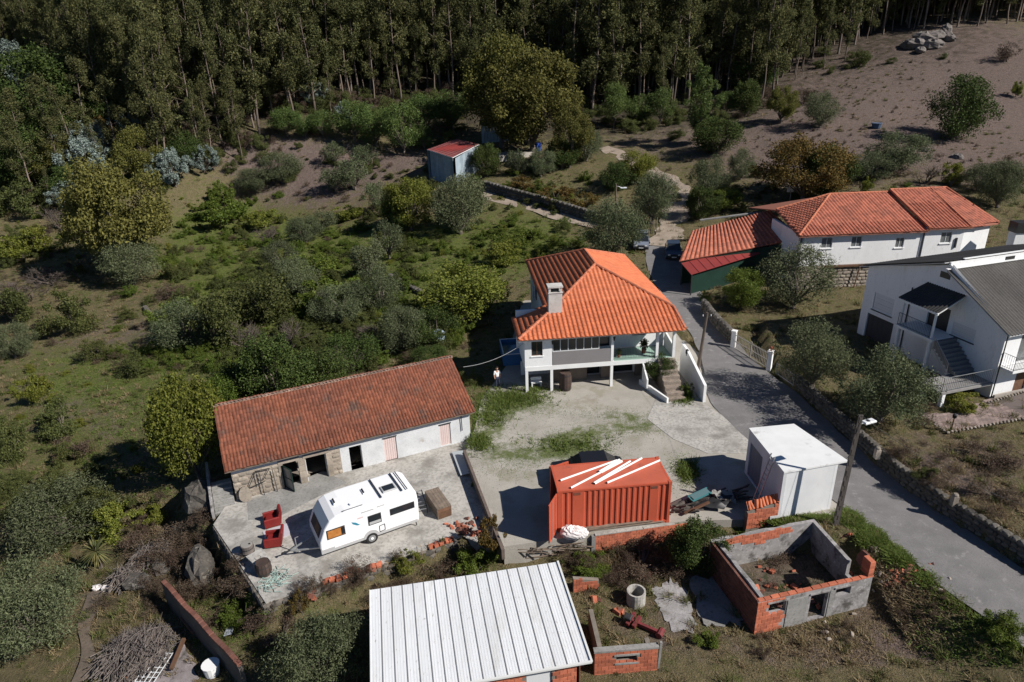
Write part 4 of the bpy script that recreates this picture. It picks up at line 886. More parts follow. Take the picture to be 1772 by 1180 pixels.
t = thing('brick_pier', 'short orange brick wall joined to the white garage with roof tiles stacked on top', 'wall', f0, atan2(d_.y, d_.x))
mb = MB(); wallgrid(mb, L_, -.5, 1.2, .3, [], top=lambda x: .95+.36*x/L_); part('wall_core', mb, MORTAR, t); bricks(t, T(0,0), L_, -.1, 1.3, [], bl=.3, bh=.2, keep=lambda x, z: z < .9+.36*x/L_ and not (x > L_-.5 and z < .5), seed=10)
mb = MB(); mb.box(L_-.45, L_, -.05, -.0, -.4, .55); part('plaster_patch', mb, LIME, t)
tm_, _, _ = tile_mesh(.24, .42, .08, 'spare_tile', TILE)
tt = thing('stacked_tiles', 'row of spare orange roof tiles leaning on the short brick wall by the garage', 'roof tiles', f0, atan2(d_.y, d_.x))
for k in range(9): put('tile', tm_, tt, (.05+k*L_/9.2, .05+random.Random(k).uniform(0,.08), 1.03+.36*k/9), (radians(50+random.Random(k).uniform(-12,12)), 0, radians(random.Random(k+5).uniform(-25,25))))
# ------------------------------------------------------------------ long white house behind, right
t = thing('long_white_house', 'long white house with a red tiled hipped roof on a rough stone ground floor', 'house', (28.5, 64.9, .3), .04)
ro = [(2.15,3.25,4.45,5.5),(5.15,6.2,4.45,5.5),(9.65,10.5,4.2,5.2)]
mb = MB(); wallgrid(mb, 12.4, 2.7, 6.0, .3, ro)
mb.X = T(12.42, -.12); wallgrid(mb, 3.9, 2.7, 6.15, .3, [(1.65,2.75,4.5,5.6)]); mb.X = T(16.3, -.12, 0, radians(16)); wallgrid(mb, 3.4, 2.7, 6.15, .3, [])
mb.X = T(0, 7, 0, -pi/2); wallgrid(mb, 7, -.2, 5.9, .3, []); mb.X = T(19.4, .8, 0, pi/2); wallgrid(mb, 11, -.2, 6.1, .3, []); mb.X = None
part('wall', mb, WHITE, t)
mb = MB(); wallgrid(mb, 19.2, -.4, 2.69, .3, []); part('stone_base', mb, MORTAR, t); stones(t, T(0, 0), 9, -.1, 2.68, .62, .36, .22, seed=21)
for a, b_, c, d_ in ro: window(t, T(0, .12), a, b_, c, d_, ALU, GLASSB, 1)
for a, b_, c, d_ in ro: mb = MB(); mb.box(a-.1, b_+.1, -.08, .1, c-.09, c-.005); part('window_sill', mb, WHITE2, t)
window(t, T(12.42, 0), 1.65, 2.75, 4.5, 5.6, ALU, GLASSB, 1); mb = MB(); mb.box(14.0, 15.25, -.2, -.05, 4.4, 4.495); part('window_sill', mb, WHITE2, t)
mb = MB(); mb.box(15.6, 15.75, -.25, -.13, 4.0, 5.0); part('flue', mb, IRON, t)
E1 = (-.4,-.45,5.9); E2 = (12.45,-.45,5.9); E3 = (12.5,7.2,8.2); E4 = (6.0,7.2,8.2); E5 = (.4,7.2,6.8)
G1 = (12.5,-.5,6.12); G2 = (16.6,-.5,6.12); G3 = (20.2,.6,6.12); G4 = (18.6,7.2,8.42); G5 = (12.5,7.2,8.42); G6 = (20.4,14.5,6.0)
pl = [[E1,E2,E3,E4],[E5,E1,E4],[G1,G2,(16.9,7.2,8.42),G5],[G2,G3,G4,(16.9,7.2,8.42)],[G3,G6,G4],[E5,E4,E3,(12.5,14.5,5.9),(.4,14.5,5.5)],[G5,G4,G6,(12.5,14.5,6.0)]]
mb = MB()
for p in pl: mb.plate([(x, y, z-.03) for x, y, z in p], .12)
part('roof', mb, M('roof_base', (.3,.12,.08)), t)
lay_tiles(t, pl[0], TILER, .36, .42, .08, 160, seed=31, jit=.014); lay_tiles(t, pl[1], TILER, .36, .42, .08, 0, seed=32); lay_tiles(t, pl[2], TILER, .36, .42, .08, 140, seed=33, jit=.014); lay_tiles(t, pl[3], TILER, .36, .42, .08, 0, seed=34); lay_tiles(t, pl[4], TILER, .36, .42, .08, 0, seed=35)
for a, b_ in ((E1,E4),(E4,E3),(E5,E4),(G1,G5),(G5,G4),(G3,G4),(G6,G4),(G2,(16.9,7.2,8.42))): ridge_caps(t, (a[0],a[1],a[2]+.06), (b_[0],b_[1],b_[2]+.06), RIDGE, .12)
mb = MB(); mb.tube([(.05,-.1,2.9),(.05,-.1,5.7)],.045,6); mb.tube([(12.3,-.1,2.9),(12.3,-.1,5.7)],.035,6); part('downpipe', mb, IRON, t)
mb = MB(); mb.box(2.6, 12.4, -.22, -.02, 2.5, 2.66); mb.bar((2.7,-.3,1.1),(4.3,-.3,2.2),.09); mb.bar((5.9,-.4,-.1),(6.3,-.3,2.5),.09); part('timber_brace', mb, WOODB, t)
# lower outbuilding in front of it
w_ = lambda x, y: (1160+x/2.895, 310+y/2.895)
LFL = U(*w_(45,412),3.1); LFR = U(*w_(662,300),4.6); LBR = U(*w_(650,258),5.6); LBM = U(*w_(500,158),6.2); LBL = U(*w_(108,262),4.4)
t = thing('outbuilding', 'low outbuilding with a tiled lean-to roof and dark green front beside the lane', 'outbuilding', (0,0,0))

for tri in ((LFL, LFR, LBM), (LFL, LBM, LBL), (LFR, LBR, LBM)): pass
def bil(u, v, Q): a, b_, c, d_ = [np.array(q) for q in Q]; return a*(1-u)*(1-v)+b_*u*(1-v)+c*u*v+d_*(1-u)*v
Q4 = (LFL, LFR, LBM, LBL); me_, TV, TF = tile_mesh(.52, .5, .13, 'lean_to_tile', TILER); k = 0; nu, nv_ = 26, 26; rest = []
for j in range(nv_):
    for i_ in range(nu):
        p = bil(i_/nu, j/nv_, Q4); e = bil((i_+1)/nu, j/nv_, Q4)-p; u2 = bil(i_/nu, (j+1)/nv_, Q4)-p; le, lu = np.linalg.norm(e), np.linalg.norm(u2); n_ = np.cross(e/le, u2/lu)
        V = TV[:, :1]*(e/.52)+TV[:, 1:2]*(u2/.5)+TV[:, 2:]*n_+p+n_*.03; rest.append(V)
mb = MB(); gp = [[tuple(bil(a/6, b/6, Q4)-np.array([0,0,.04])) for a in range(7)] for b in range(7)]
for a in range(6):
    for b in range(6): mb.add([gp[b][a], gp[b][a+1], gp[b+1][a+1], gp[b+1][a]], [(0,1,2,3)])
part('roof', mb, M('roof_base2', (.25,.1,.07)), t)
V = np.concatenate(rest); Qq = (TF[None]+(np.arange(len(rest))*len(TV))[:, None, None]).reshape(-1, 4); stuff('roof_tile_field', npmesh('roof_tile_field', V, Qq, TILER), t)
def V3(p): return Vector(p)
a0, a1, a2, a3 = V3(LFL), V3(LFR), V3(LBM), V3(LBL)
mb = MB()
for p, q in ((a0+(a1-a0)*.02, a1), (a1, a2), (a2, a3), (a3+(a1-a0)*.02, a0+(a1-a0)*.02)):
    mb.add([(p.x,p.y,-.2),(q.x,q.y,-.2),(q.x,q.y,q.z-.15),(p.x,p.y,p.z-.15)], [(0,1,2,3)])
part('wall', mb, GREEND, t)
S0, S1, S2, S3 = U(*w_(55,420),3.02), U(*w_(412,332),3.85), U(*w_(450,372),3.45), U(*w_(105,478),2.75)
for k in range(9):
    f0, f1 = k/9, (k+1)/9; mb = MB(); q = [bil(f0,0,(S0,S1,S2,S3)), bil(f1,0,(S0,S1,S2,S3)), bil(f1,1,(S0,S1,S2,S3)), bil(f0,1,(S0,S1,S2,S3))]
    mb.plate([tuple(v) for v in q], .03); mb.bar(Vector(q[0])+Vector((0,0,.02)), Vector(q[3])+Vector((0,0,.02)), .06, .03); part('porch_sheet', mb, DKRED, t)
mb = MB(); s3, s2 = Vector(S3), Vector(S2); g0 = s3+Vector((.2,.5,0)); g1 = s2+Vector((0,.5,0)); mb.add([(g0.x,g0.y,-.1),(g1.x,g1.y,-.1),(g1.x,g1.y,g1.z),(g0.x,g0.y,g0.z)], [(0,1,2,3)]); part('green_front', mb, GREEND, t)
mb = MB(); mb.bar((s3.x+.1,s3.y+.1,0),(s3.x+.1,s3.y+.1,s3.z-.03),.1); s0 = Vector(S0); mb.bar((s0.x+.1,s0.y,0),(s0.x+.1,s0.y,s0.z-.05),.12); part('post', mb, IRON, t)
mb = MB(); g = [U(*w_(150,205),4.6), U(*w_(455,165),5.6), U(*w_(380,180),5.2)]; mb.bar(g[0], g[1], .5, .12); part('ridge_slab', mb, CONCD, t)

# ------------------------------------------------------------------ house on the right with the grey corrugated roof
DY = radians(-73.79)
t = thing('grey_roofed_house', 'white house with dark grey corrugated roofs and an outside stair in its shaded left face', 'house', (29.07, 52.8, .7), DY)
Z = lambda z: z-.7
mb = MB()
def gtop(x): return Z(6.75+(8.85-6.75)*x/7.2 if x < 7.2 else 8.85-(8.85-5.75)*(x-7.2)/5.1)
wallgrid(mb, 12.3, -.2, Z(8.8), .25, [(.75,3.45,0,Z(2.95)),(1.1,3.1,Z(3.35),Z(4.85)),(6.2,8.0,Z(3.96),Z(5.9)),(8.4,10.3,Z(3.9),Z(4.95)),(6.35,7.5,Z(7.75),Z(8.35))], top=gtop) if False else None
xs_ = [0,.75,1.1,3.1,3.45,6.2,6.4,7.2,7.45,8.0,8.4,10.3,12.3]
wallgrid(mb, 12.3, -.2, Z(5.7), .25, [(.75,3.45,0,Z(2.95)),(1.1,3.1,Z(3.4),Z(4.85)),(6.2,8.0,Z(3.96),Z(5.7)),(8.4,10.2,Z(4.0),Z(5.0))])
mb.ext([(0,Z(5.7)),(12.3,Z(5.7)),(12.3,Z(5.72)),(7.2,Z(8.8)),(0,Z(6.7))], 'y', .0, .25) if False else None
mb.add([(0,0,Z(5.7)),(12.3,0,Z(5.7)),(7.2,0,Z(8.8)),(0,0,Z(6.7)),(0,.25,Z(5.7)),(12.3,.25,Z(5.7)),(7.2,.25,Z(8.8)),(0,.25,Z(6.7))], [(0,1,2,3),(7,6,5,4)])
mb.X = T(12.3, .25, 0, pi/2); wallgrid(mb, 15, -.2, Z(5.75), .25, [(1.7,2.8,0,Z(2.9)),(4.5,6,Z(3.9),Z(5.1)),(1.2,2.4,Z(3.25),Z(5.3))]); mb.X = T(0, 15, 0, -pi/2); wallgrid(mb, 14.7, -.2, Z(6.6), .25, []); mb.X = None
part('wall', mb, WHITE, t)
for x0, x1, z0, z1 in ((1.1,3.1,Z(3.4),Z(4.85)),(8.4,10.2,Z(4.0),Z(5.0))):
    for k in range(7): mb = MB(); hh = (z1-z0)/7; mb.box(x0, x1, .05+.01*(k % 2), .09, z0+k*hh, z0+(k+1)*hh-.01); part('shutter_slat', mb, ALU, t)
    mb = MB(); mb.box(x0-.08, x1+.08, -.06, .05, z0-.07, z0-.005); part('window_sill', mb, IRON, t)
for k in range(5): mb = MB(); mb.box(.77+k*.535, .77+k*.535+.52, .12, .16, 0, Z(2.93)); part('garage_door_panel', mb, M('garage_door_brown', (.045,.045,.05), rough=.6) if k == 0 else bpy.data.materials['garage_door_brown'], t)
mb = MB(); mb.box(6.2, 8.0, .14, .18, Z(3.96), Z(5.69)); part('door', mb, BLACK, t); mb = MB(); mb.box(6.5, 7.35, -.012, .0, Z(7.75), Z(8.2)); part('attic_window', mb, BLACK, t)
mb = MB(); mb.X = T(12.3,.25,0,pi/2); mb.box(1.72,2.78,.1,.14,0,Z(2.88)); mb.X = None; part('door', mb, WOODB, t)
mb = MB(); mb.X = T(12.3,.25,0,pi/2); mb.box(1.22,2.38,.1,.14,Z(3.27),Z(5.28)); mb.box(4.52,5.98,.1,.14,Z(3.92),Z(5.08)); mb.X = None; part('window', mb, GLASSB, t)
def corrug(root, A, B, C_, D, n, name, mat, amp=.035, per=4):   # A-B eave, D-C ridge; each sheet its own part
    for k in range(n):
        vs = []; fs = []; m = per*4
        for s in range(m+1):
            f = (k+s/m)/n; z = Vector((0,0,amp*cos(2*pi*s/4)))
            vs += [A+(B-A)*f+z, D+(C_-D)*f+z]
        mb = MB(); mb.add(vs, [(2*s, 2*s+2, 2*s+3, 2*s+1) for s in range(m)]); part(name, mb, mat, root)
VV = Vector
corrug(t, VV((12.75,-.35,Z(5.62))), VV((12.75,15.3,Z(5.62))), VV((7.2,15.3,Z(8.5))), VV((7.2,-.35,Z(8.5))), 15, 'roof_sheet', FIBRE)
corrug(t, VV((-.7,15.3,Z(6.62))), VV((-.7,-.5,Z(6.62))), VV((7.0,-.5,Z(9.05))), VV((7.0,15.3,Z(9.05))), 14, 'roof_sheet', FIBRE)
mb = MB(); mb.plate([(12.7,-.3,Z(5.56)),(12.7,15.2,Z(5.56)),(7.2,15.2,Z(8.42)),(7.2,-.3,Z(8.42))], .06); mb.plate([(-.6,15.2,Z(6.56)),(-.6,-.4,Z(6.56)),(7.0,-.4,Z(8.97)),(7.0,15.2,Z(8.97))], .06); part('roof_board', mb, M('soffit', (.5,.5,.5)), t)
mb = MB(); mb.box(7.02, 7.16, -.0, 15, Z(8.43), Z(8.98)); part('step_wall', mb, WHITE, t)
mb = MB(); mb.bar((7.25,-.4,Z(8.56)),(7.25,15.3,Z(8.56)),.16,.06); mb.bar((7.06,1.2,Z(9.1)),(7.06,15.3,Z(9.1)),.18,.05); part('ridge_flashing', mb, WHITE2, t)
mb = MB(); mb.box(7.155,7.17,5,5.9,Z(8.56),Z(8.85)); part('vent', mb, BLACK, t)
# porch lean-to, floor, columns
corrug(t, VV((5.2,-2.0,Z(6.0))), VV((8.75,-2.0,Z(6.0))), VV((8.9,-.02,Z(7.1))), VV((5.7,-.02,Z(7.1))), 4, 'porch_sheet', M('porch_dark_sheet', (.05,.047,.045), (.035,.034,.033), 1, .8), .03)
mb = MB(); mb.plate([(5.3,-1.95,Z(5.94)),(8.7,-1.95,Z(5.94)),(8.85,-.03,Z(7.0)),(5.75,-.03,Z(7.0))], .07); mb.bar((5.25,-1.97,Z(5.9)),(8.72,-1.97,Z(5.9)),.1,.14); part('porch_frame', mb, WHITE2, t)
mb = MB(); mb.box(5.4, 8.7, -1.95, -.01, Z(3.75), Z(3.95)); part('porch_floor', mb, WHITE2, t)
for u_, z0, z1 in ((5.6,Z(3.96),Z(5.82)),(8.4,Z(3.96),Z(5.82)),(5.6,0,Z(3.74)),(8.4,0,Z(3.74))): mb = MB(); r_ = .09 if z0 > 1 else .16; mb.tube([(u_,-1.75,z0),(u_,-1.75,z1)], r_, 10); part('column', mb, WHITE2, t)
def rail(root, pts, hh, step, name='railing', mat=None, r=.022):
    mb = MB(); pts = [VV(p) for p in pts]; mb.tube([p+VV((0,0,hh)) for p in pts], r, 5); mb.tube([p+VV((0,0,.1)) for p in pts], r*.8, 5)
    for p, q in zip(pts[:-1], pts[1:]):
        n = max(1, int((q-p).length/step))
        for k in range(n+1): a = p+(q-p)*(k/n); mb.tube([a, a+VV((0,0,hh))], r*.55 if 0 < k < n else r*1.2, 4, False)
    return part(name, mb, mat or STEEL, root)
rail(t, [(5.5,-1.88,Z(3.96)),(8.3,-1.88,Z(3.96))], .95, .13, 'porch_railing', IRON)
for k in range(9): mb = MB(); mb.box(8.72+k*.25, 8.72+(k+1)*.25+.03, -1.75, -.02, Z(2.1) if k > 6 else Z(3.3-k*.2), Z(3.9-k*.22)); part('stair_step', mb, M('stair_grey', (.20,.20,.20), (.15,.15,.15)) if k == 0 else bpy.data.materials['stair_grey'], t)
mb = MB(); mb.box(10.3, 12.3, -4.4, -.02, Z(1.8), Z(1.96)); part('landing', mb, M('landing_concrete', (.27,.26,.25), (.21,.2,.195), 2), t)
for x in (10.5, 12.0): mb = MB(); mb.box(x, x+.25, -4.2, -3.95, 0, Z(1.79)); part('landing_pier', mb, WHITE, t)
rail(t, [(12.2,-.1,Z(1.96)),(12.2,-4.3,Z(1.96)),(10.4,-4.3,Z(1.96))], 1.0, .16); rail(t, [(10.35,-2.0,Z(1.96)),(8.8,-1.9,Z(3.3))], .95, .16)
for k in range(6): mb = MB(); mb.box(10.3-.02-(k+1)*.3, 10.3-k*.3+.0-.02, -4.3, -2.9, Z(1.6-k*.2), Z(1.78-k*.2)); part('lower_step', mb, CONCD, t)
rail(t, [(10.3,-4.35,Z(1.9)),(8.6,-4.35,Z(.85))], .9, .18)
mb = MB(); mb.box(12.31, 13.3, .1, 6, Z(3.05), Z(3.2)); part('balcony_slab', mb, WHITE2, t); rail(t, [(13.25,6,Z(3.2)),(13.25,.15,Z(3.2)),(12.35,.15,Z(3.2))], 1.0, .13, 'balcony_railing')
mb = MB(); mb.box(12.5,12.62,.02,12,-.1,.45); part('stone_plinth', mb, M('plinth_stone', (.35,.31,.27), (.28,.25,.22), 2), t)
mb = MB(); mb.tube([(12.42,.0,0),(12.42,.0,Z(5.5))],.04,6); mb.tube([(4.5,-.06,Z(6.3)),(4.5,-.06,0)],.045,6); part('downpipe', mb, IRON, t)
mb = MB(); mb.box(12.05,12.25,-.0,.0,0,0) if False else None
# chimney peeping in at the right edge
p = YY(1762,412,64); t = thing('chimney_stack', 'grey chimney stack with a dark cap cut off by the right picture edge', 'chimney', (p[0], p[1], .5)); mb = MB(); mb.box(-.7,.7,-.5,.5,0,5.6); part('shaft', mb, WHITE, t); mb = MB(); mb.box(-.8,.8,-.6,.6,5.602,6.6); part('cap', mb, BLACK, t)
# paved drive in front of it
pv = [U(*q,.93) for q in ((1592,715),(1640,748),(1775,722),(1775,672),(1710,690),(1655,715))]
mb = MB(); mb.prism([q[:2] for q in pv], .4, .93); drv = struct('paved_drive', mb.mesh('paved_drive', M('paver_joint', (.13,.105,.095))))
bx = MB(); bx.box(-.5,.5,-.5,.5,-.5,.5,.08); PV = bx.mesh('paving_stone', PAVER); k = 0
P0 = np.array(U(1775,722,.94)); P1 = np.array(U(1640,748,.94)); e = P1-P0; e /= np.linalg.norm(e); f_ = np.array([e[1], -e[0], 0]); f_ = f_ if f_[1] > 0 else -f_
poly = [q[:2] for q in pv]
for i_ in range(60):
    for j in range(40):
        c = P0+e*(i_+.5*(j % 2))*.30+f_*(j+.5)*.22
        if k < 300 and inpoly(c[0], c[1], poly): put('paving_stone', PV, drv, (c[0], c[1], .935), (0,0,atan2(e[1],e[0])), (.285,.205,.03)); k += 1
# small edging stones along the drive
et = thing('edging_stones', 'line of small pale stones edging the paved drive', 'edging stones', tuple(P0))
for a, b_ in ((U(1775,725,.92), U(1640,750,.92)), (U(1640,750,.92), U(1612,735,.92)), (U(1775,678,.92), U(1705,700,.92))):
    a, b_ = np.array(a), np.array(b_); n = int(np.linalg.norm(b_-a)/.28)
    for k in range(n): q = a+(b_-a)*k/n-P0; put('stone', ST_ME[k % 4], et, tuple(q+np.array([0,0,.08])), (0,0,k*1.3), (.2,.17,.16))
# ------------------------------------------------------------------ far shed with red roof
A0, A1, A2 = [Vector(YY(*q)) for q in ((739,259,111),(783,273,106.5),(829,250,112))]; A3 = Vector(YY(790,241,117)); g0 = float(H(A1.x, A1.y))
t = thing('tin_shed', 'small shed of bluish boards with a sloping red sheet roof far up the lane', 'shed', (0,0,0))
mb = MB(); mb.plate([A0, A1, A2, A3], .08); part('roof_base', mb, DKRED, t)
for k in range(12):
    mb = MB(); f0 = k/12; f1 = (k+1)/12; q = [A1+(A2-A1)*f0, A1+(A2-A1)*f1, A0+(A3-A0)*f1, A0+(A3-A0)*f0]; mb.plate([v+Vector((0,0,.05)) for v in q], .03); mb.bar(q[0]+Vector((0,0,.07)), q[3]+Vector((0,0,.07)), .06, .05); part('roof_sheet', mb, REDSHEET, t)
mb = MB(); mb.bar(A0, A1, .12, .1); mb.bar(A1, A2, .08, .1); part('edge_trim', mb, ALU, t)
for P_, Q_, n in ((A0, A1, 12), (A1, A2, 10)):
    P2, Q2 = P_+(A2-A0)*.05, Q_+(A3-A1)*.05
    for k in range(n):
        a = P2+(Q2-P2)*(k/n); b_ = P2+(Q2-P2)*((k+.94)/n); a2 = a+Vector((.03,.05,0))
        mb = MB(); mb.add([(a.x,a.y,g0-1.2),(b_.x,b_.y,g0-1.2),(b_.x,b_.y,b_.z-.1),(a.x,a.y,a.z-.1),(a.x+.04,a.y+.08,g0-1.2),(b_.x+.04,b_.y+.08,g0-1.2),(b_.x+.04,b_.y+.08,b_.z-.1),(a.x+.04,a.y+.08,a.z-.1)], [(0,1,2,3),(7,6,5,4),(0,3,7,4),(1,5,6,2)]); part('wall_board', mb, BLUEW, t)
mb = MB(); B_ = A2+(A3-A2)*.0; mb.add([(A2.x,A2.y,g0-1),(A3.x,A3.y,g0-1),(A3.x,A3.y,A3.z-.1),(A2.x,A2.y,A2.z-.1),(A0.x,A0.y,g0-1),(A0.x,A0.y,A0.z-.1)], [(0,1,2,3),(1,4,5,2)]); part('rear_wall', mb, BLUEW, t)
q = A1+(A2-A1)*.3; mb = MB(); mb.box(q.x-.35,q.x+.35,q.y-.25,q.y-.02,g0+.2,g0+.75); part('hatch', mb, IRON, t)
a, b_ = Vector(YY(865,240,124)), Vector(YY(879,266,124)); t = thing('board_lean_to', 'dark lean-to of upright boards under the big yellowing tree behind the tin shed', 'shed', (0,0,0))
gz = float(H(a.x, a.y))
for k in range(9): mb = MB(); x = a.x-3.2+k*.55; mb.box(x, x+.5, a.y, a.y+.1, gz-.5, gz+3.1); part('board', mb, BLUEW, t)
mb = MB(); mb.plate([(a.x-3.5,a.y-.4,gz+3.15),(a.x+2.1,a.y-.4,gz+3.15),(a.x+2.1,a.y+3,gz+3.7),(a.x-3.5,a.y+3,gz+3.7)], .08); part('roof', mb, IRON, t)
pad = [at(*q)[:2] for q in ((865,285),(925,268),(915,262),(860,270))]; mb = MB(); zz_ = max(at(*q)[2] for q in ((865,285),(925,268),(915,262),(860,270)))+.1; mb.prism(pad, zz_-1, zz_); struct('concrete_pad', mb.mesh('concrete_pad', GRAVEL))
p = at(929,262); t = thing('water_drum', 'blue plastic drum under the big yellowing tree by the tin shed', 'drum', p); mb = MB(); mb.tube([(0,0,0),(0,0,.3),(0,0,1.2),(0,0,1.35)],[.62,.7,.7,.6],12); part('body', mb, M('blue_plastic', (.02,.06,.30), rough=.4), t); mb = MB(); mb.tube([(0,0,1.352),(0,0,1.42)],[.3,.28],10); part('lid', mb, BLACK, t)

# ------------------------------------------------------------------ road wall, gates, farm wall
def stonewall(name, label, pts, hgt, thick, lift=0., sl=.5, sh=.3, seed=1, me=None, lim=300, zf=None, cat='wall', extra=0.):
    t = thing(name, label, cat, (pts[0][0], pts[0][1], float((zf or H)(pts[0][0], pts[0][1])))); o = Vector(t.location); mb = MB(); tot = sum(hypot(b_[0]-a[0], b_[1]-a[1]) for a, b_ in zip(pts[:-1], pts[1:]))
    for i, (a, b_) in enumerate(zip(pts[:-1], pts[1:])):
        L = hypot(b_[0]-a[0], b_[1]-a[1]); za = float((zf or H)(a[0], a[1])); zb = float((zf or H)(b_[0], b_[1])); X_ = T(a[0]-o.x, a[1]-o.y, -o.z, atan2(b_[1]-a[1], b_[0]-a[0]))
        h_ = lambda x: za+(zb-za)*x/L
        mb.X = X_; mb.add([(0,.06,za-.6),(L,.06,zb-.6),(L,.06,zb+hgt-.14),(0,.06,za+hgt-.14),(0,thick-.06,za-.6),(L,thick-.06,zb-.6),(L,thick-.06,zb+hgt-.14),(0,thick-.06,za+hgt-.14)], [(0,1,2,3),(7,6,5,4),(3,2,6,7),(0,3,7,4),(1,5,6,2)]); mb.X = None
        stones(t, X_, L, 0, hgt+.06, sl, sh, thick*1.35, me=me or STD_ME, seed=seed+i, lim=int(lim*L/tot), base=h_, y=thick*.16)
    part('wall_core', mb, DARKM, t); return t
zroad = lambda x, y: TPS(x, y)
gw = list(reversed([(20.75,45.0),(21.0,42.5),(21.45,37.5),(21.95,33.0),(22.8,29.9),(23.9,27.2),(25.4,23.6),(29,15)]))
gw = gw[::-1]
stonewall('road_wall', 'long rough stone retaining wall along the right side of the road', gw, 1.06, .34, sl=.42, sh=.27, seed=50, zf=zroad)
for px, py in ((1517,790),(1650,872)):
    q = U(px, py, .95); t = thing('wall_post', ['squat stone post standing on the road wall behind the lamp post','squat stone post on the road wall near the red flowered bush'][px > 1600], 'stone post', q); mb = MB(); mb.box(-.14,.14,-.14,.14,-.1,.55,.05); part('shaft', mb, STONE, t); mb = MB(); mb.lump((0,0,.58),(.16,.16,.1),3,8,4,.1); part('cap', mb, STONE, t)
g0, g1, g2 = Vector(U(1268,603,.1)), Vector(U(1330,640,.1)), Vector(U(1352,655,.1))
t = thing('iron_gate', 'pale iron double gate with upright bars between two white posts at the garden entrance', 'gate', g0, atan2(g1.y-g0.y, g1.x-g0.x)); L_ = (g1-g0).length; z_ = g1.z-g0.z
for k in range(2):
    mb = MB(); a = .2+k*(L_-.4)/2; b_ = a+(L_-.4)/2-.05
    for zz in (.12, .75, 1.3): mb.bar((a,0,zz),(b_,0,zz),.05)
    for x in np.linspace(a, b_, 12): mb.bar((x,0,.1),(x,0,1.42),.025)
    mb.bar((a,0,.1),(a,0,1.5),.06); mb.bar((b_,0,.1),(b_,0,1.5),.06); part('leaf', mb, M('gate_pale', (.27,.25,.225), rough=.7) if k == 0 else bpy.data.materials['gate_pale'], t)
for q, lab in ((g0,'white gate post nearest the white house'),(g1,'white gate post with an urn, nearest the olive trees')):
    t = thing('gate_post', lab, 'gate post', q, .9); mb = MB(); mb.box(-.17,.17,-.17,.17,-.2,1.55); part('shaft', mb, WHITE, t); mb = MB(); mb.box(-.21,.21,-.21,.21,1.552,1.64); part('cap', mb, WHITE2, t)
    if 'urn' in lab: mb = MB(); mb.tube([(0,0,1.65),(0,0,1.75),(0,0,1.9),(0,0,2.0)],[.08,.05,.14,.1],10); part('urn', mb, M('terracotta', (.28,.09,.05)), t)
gx = [Vector(U(*q,.75)) for q in ((1342,647),(1372,668))]; t = thing('garden_fence', 'short run of iron railing continuing from the gate along the road wall', 'fence', gx[0]); rail(t, [(0,0,0), tuple(gx[1]-gx[0])], .9, .16)
stonewall('lane_wall', 'rough dark stone wall beside the lane between the outbuilding and the iron gate', [U(*q,.2)[:2] for q in ((1212,540),(1232,565),(1266,598))], 1.15, .4, sl=.55, sh=.35, seed=70, lim=90, zf=zroad)
stonewall('terrace_wall', 'long shaded stone terrace wall above the farm track', [at(*q)[:2] for q in ((835,330),(880,343),(935,358),(990,375),(1030,388))], 1.5, .5, sl=.8, sh=.45, seed=80, lim=200)
stonewall('garden_wall', 'low broken dry stone terrace wall across the garden left of the white house', [at(*q)[:2] for q in ((672,482),(700,498),(730,515))], .55, .45, sl=.6, sh=.4, seed=85, lim=60)
stonewall('field_wall', 'low dry stone terrace edge in the meadow at the left', [at(*q)[:2] for q in ((248,535),(268,562),(290,590))], .38, .4, sl=.5, sh=.35, seed=88, lim=50)
# retaining walls of the barn terrace
tw = [(-8.2,26.95),(-12.15,25.12)]
def retain(name, label, pts, top, drop, me, seed, sl=.5, sh=.35):
    t = thing(name, label, 'wall', (pts[0][0], pts[0][1], top-drop)); mb = MB(); o = Vector(t.location)
    for i, (a, b_) in enumerate(zip(pts[:-1], pts[1:])):
        L = hypot(b_[0]-a[0], b_[1]-a[1]); X_ = T(a[0]-o.x, a[1]-o.y, 0, atan2(b_[1]-a[1], b_[0]-a[0])); mb.X = X_; mb.box(0, L, 0, .3, -.4, drop-.06); mb.X = None
        stones(t, X_, L, -.1, drop-.03, sl, sh, .3, me=me, seed=seed+i, lim=140)
    part('wall_core', mb, MORTAR, t); return t
retain('terrace_front_wall', 'tumbledown stone retaining wall in front of the caravan terrace', [(-12.3,25.15),(-8.35,26.92),(-3.0,29.5)], TZ, 1.3, STD_ME, 120)
retain('terrace_side_wall', 'stone retaining wall on the left edge of the caravan terrace', [(-17.1,31.3),(-12.3,25.2)], TZ, 1.3, STD_ME, 130)
t = thing('terrace_kerb', 'thin rusty edge beam separating the caravan terrace from the gravel yard', 'kerb', (-3.2,37.3,0)); mb = MB(); mb.bar((-.06,0,-.05),(2.42,-9.55,-.05),.16,.62); part('beam', mb, M('kerb_dark', (.16,.12,.10), (.10,.08,.07), 3), t)
k = 0
for a, b_ in (((-9.6,26.45),(-7.9,27.25)), ((-7.4,27.45),(-6.9,27.7)), ((-4.6,28.85),(-3.3,29.5))):    # broken brick edge
    L = hypot(b_[0]-a[0], b_[1]-a[1]); n = int(L/.27); t = thing('broken_brick_edge', ['row of broken orange bricks along the front edge of the caravan terrace','few orange bricks on the terrace edge below the caravan wheel','row of orange bricks on the terrace edge near its right corner'][k], 'bricks', (a[0], a[1], TZ)); k += 1
    for i_ in range(n):
        for j in range(2):
            r = random.Random(i_*7+j+k); put('brick', BRICK_ME, t, ((b_[0]-a[0])*i_/n+r.uniform(-.04,.04), (b_[1]-a[1])*i_/n+j*.19+r.uniform(-.04,.04), .06), (r.gauss(0,.12), r.gauss(0,.12), atan2(b_[1]-a[1], b_[0]-a[0])+r.gauss(0,.15)), (.26*r.uniform(.7,1), .18, .13))
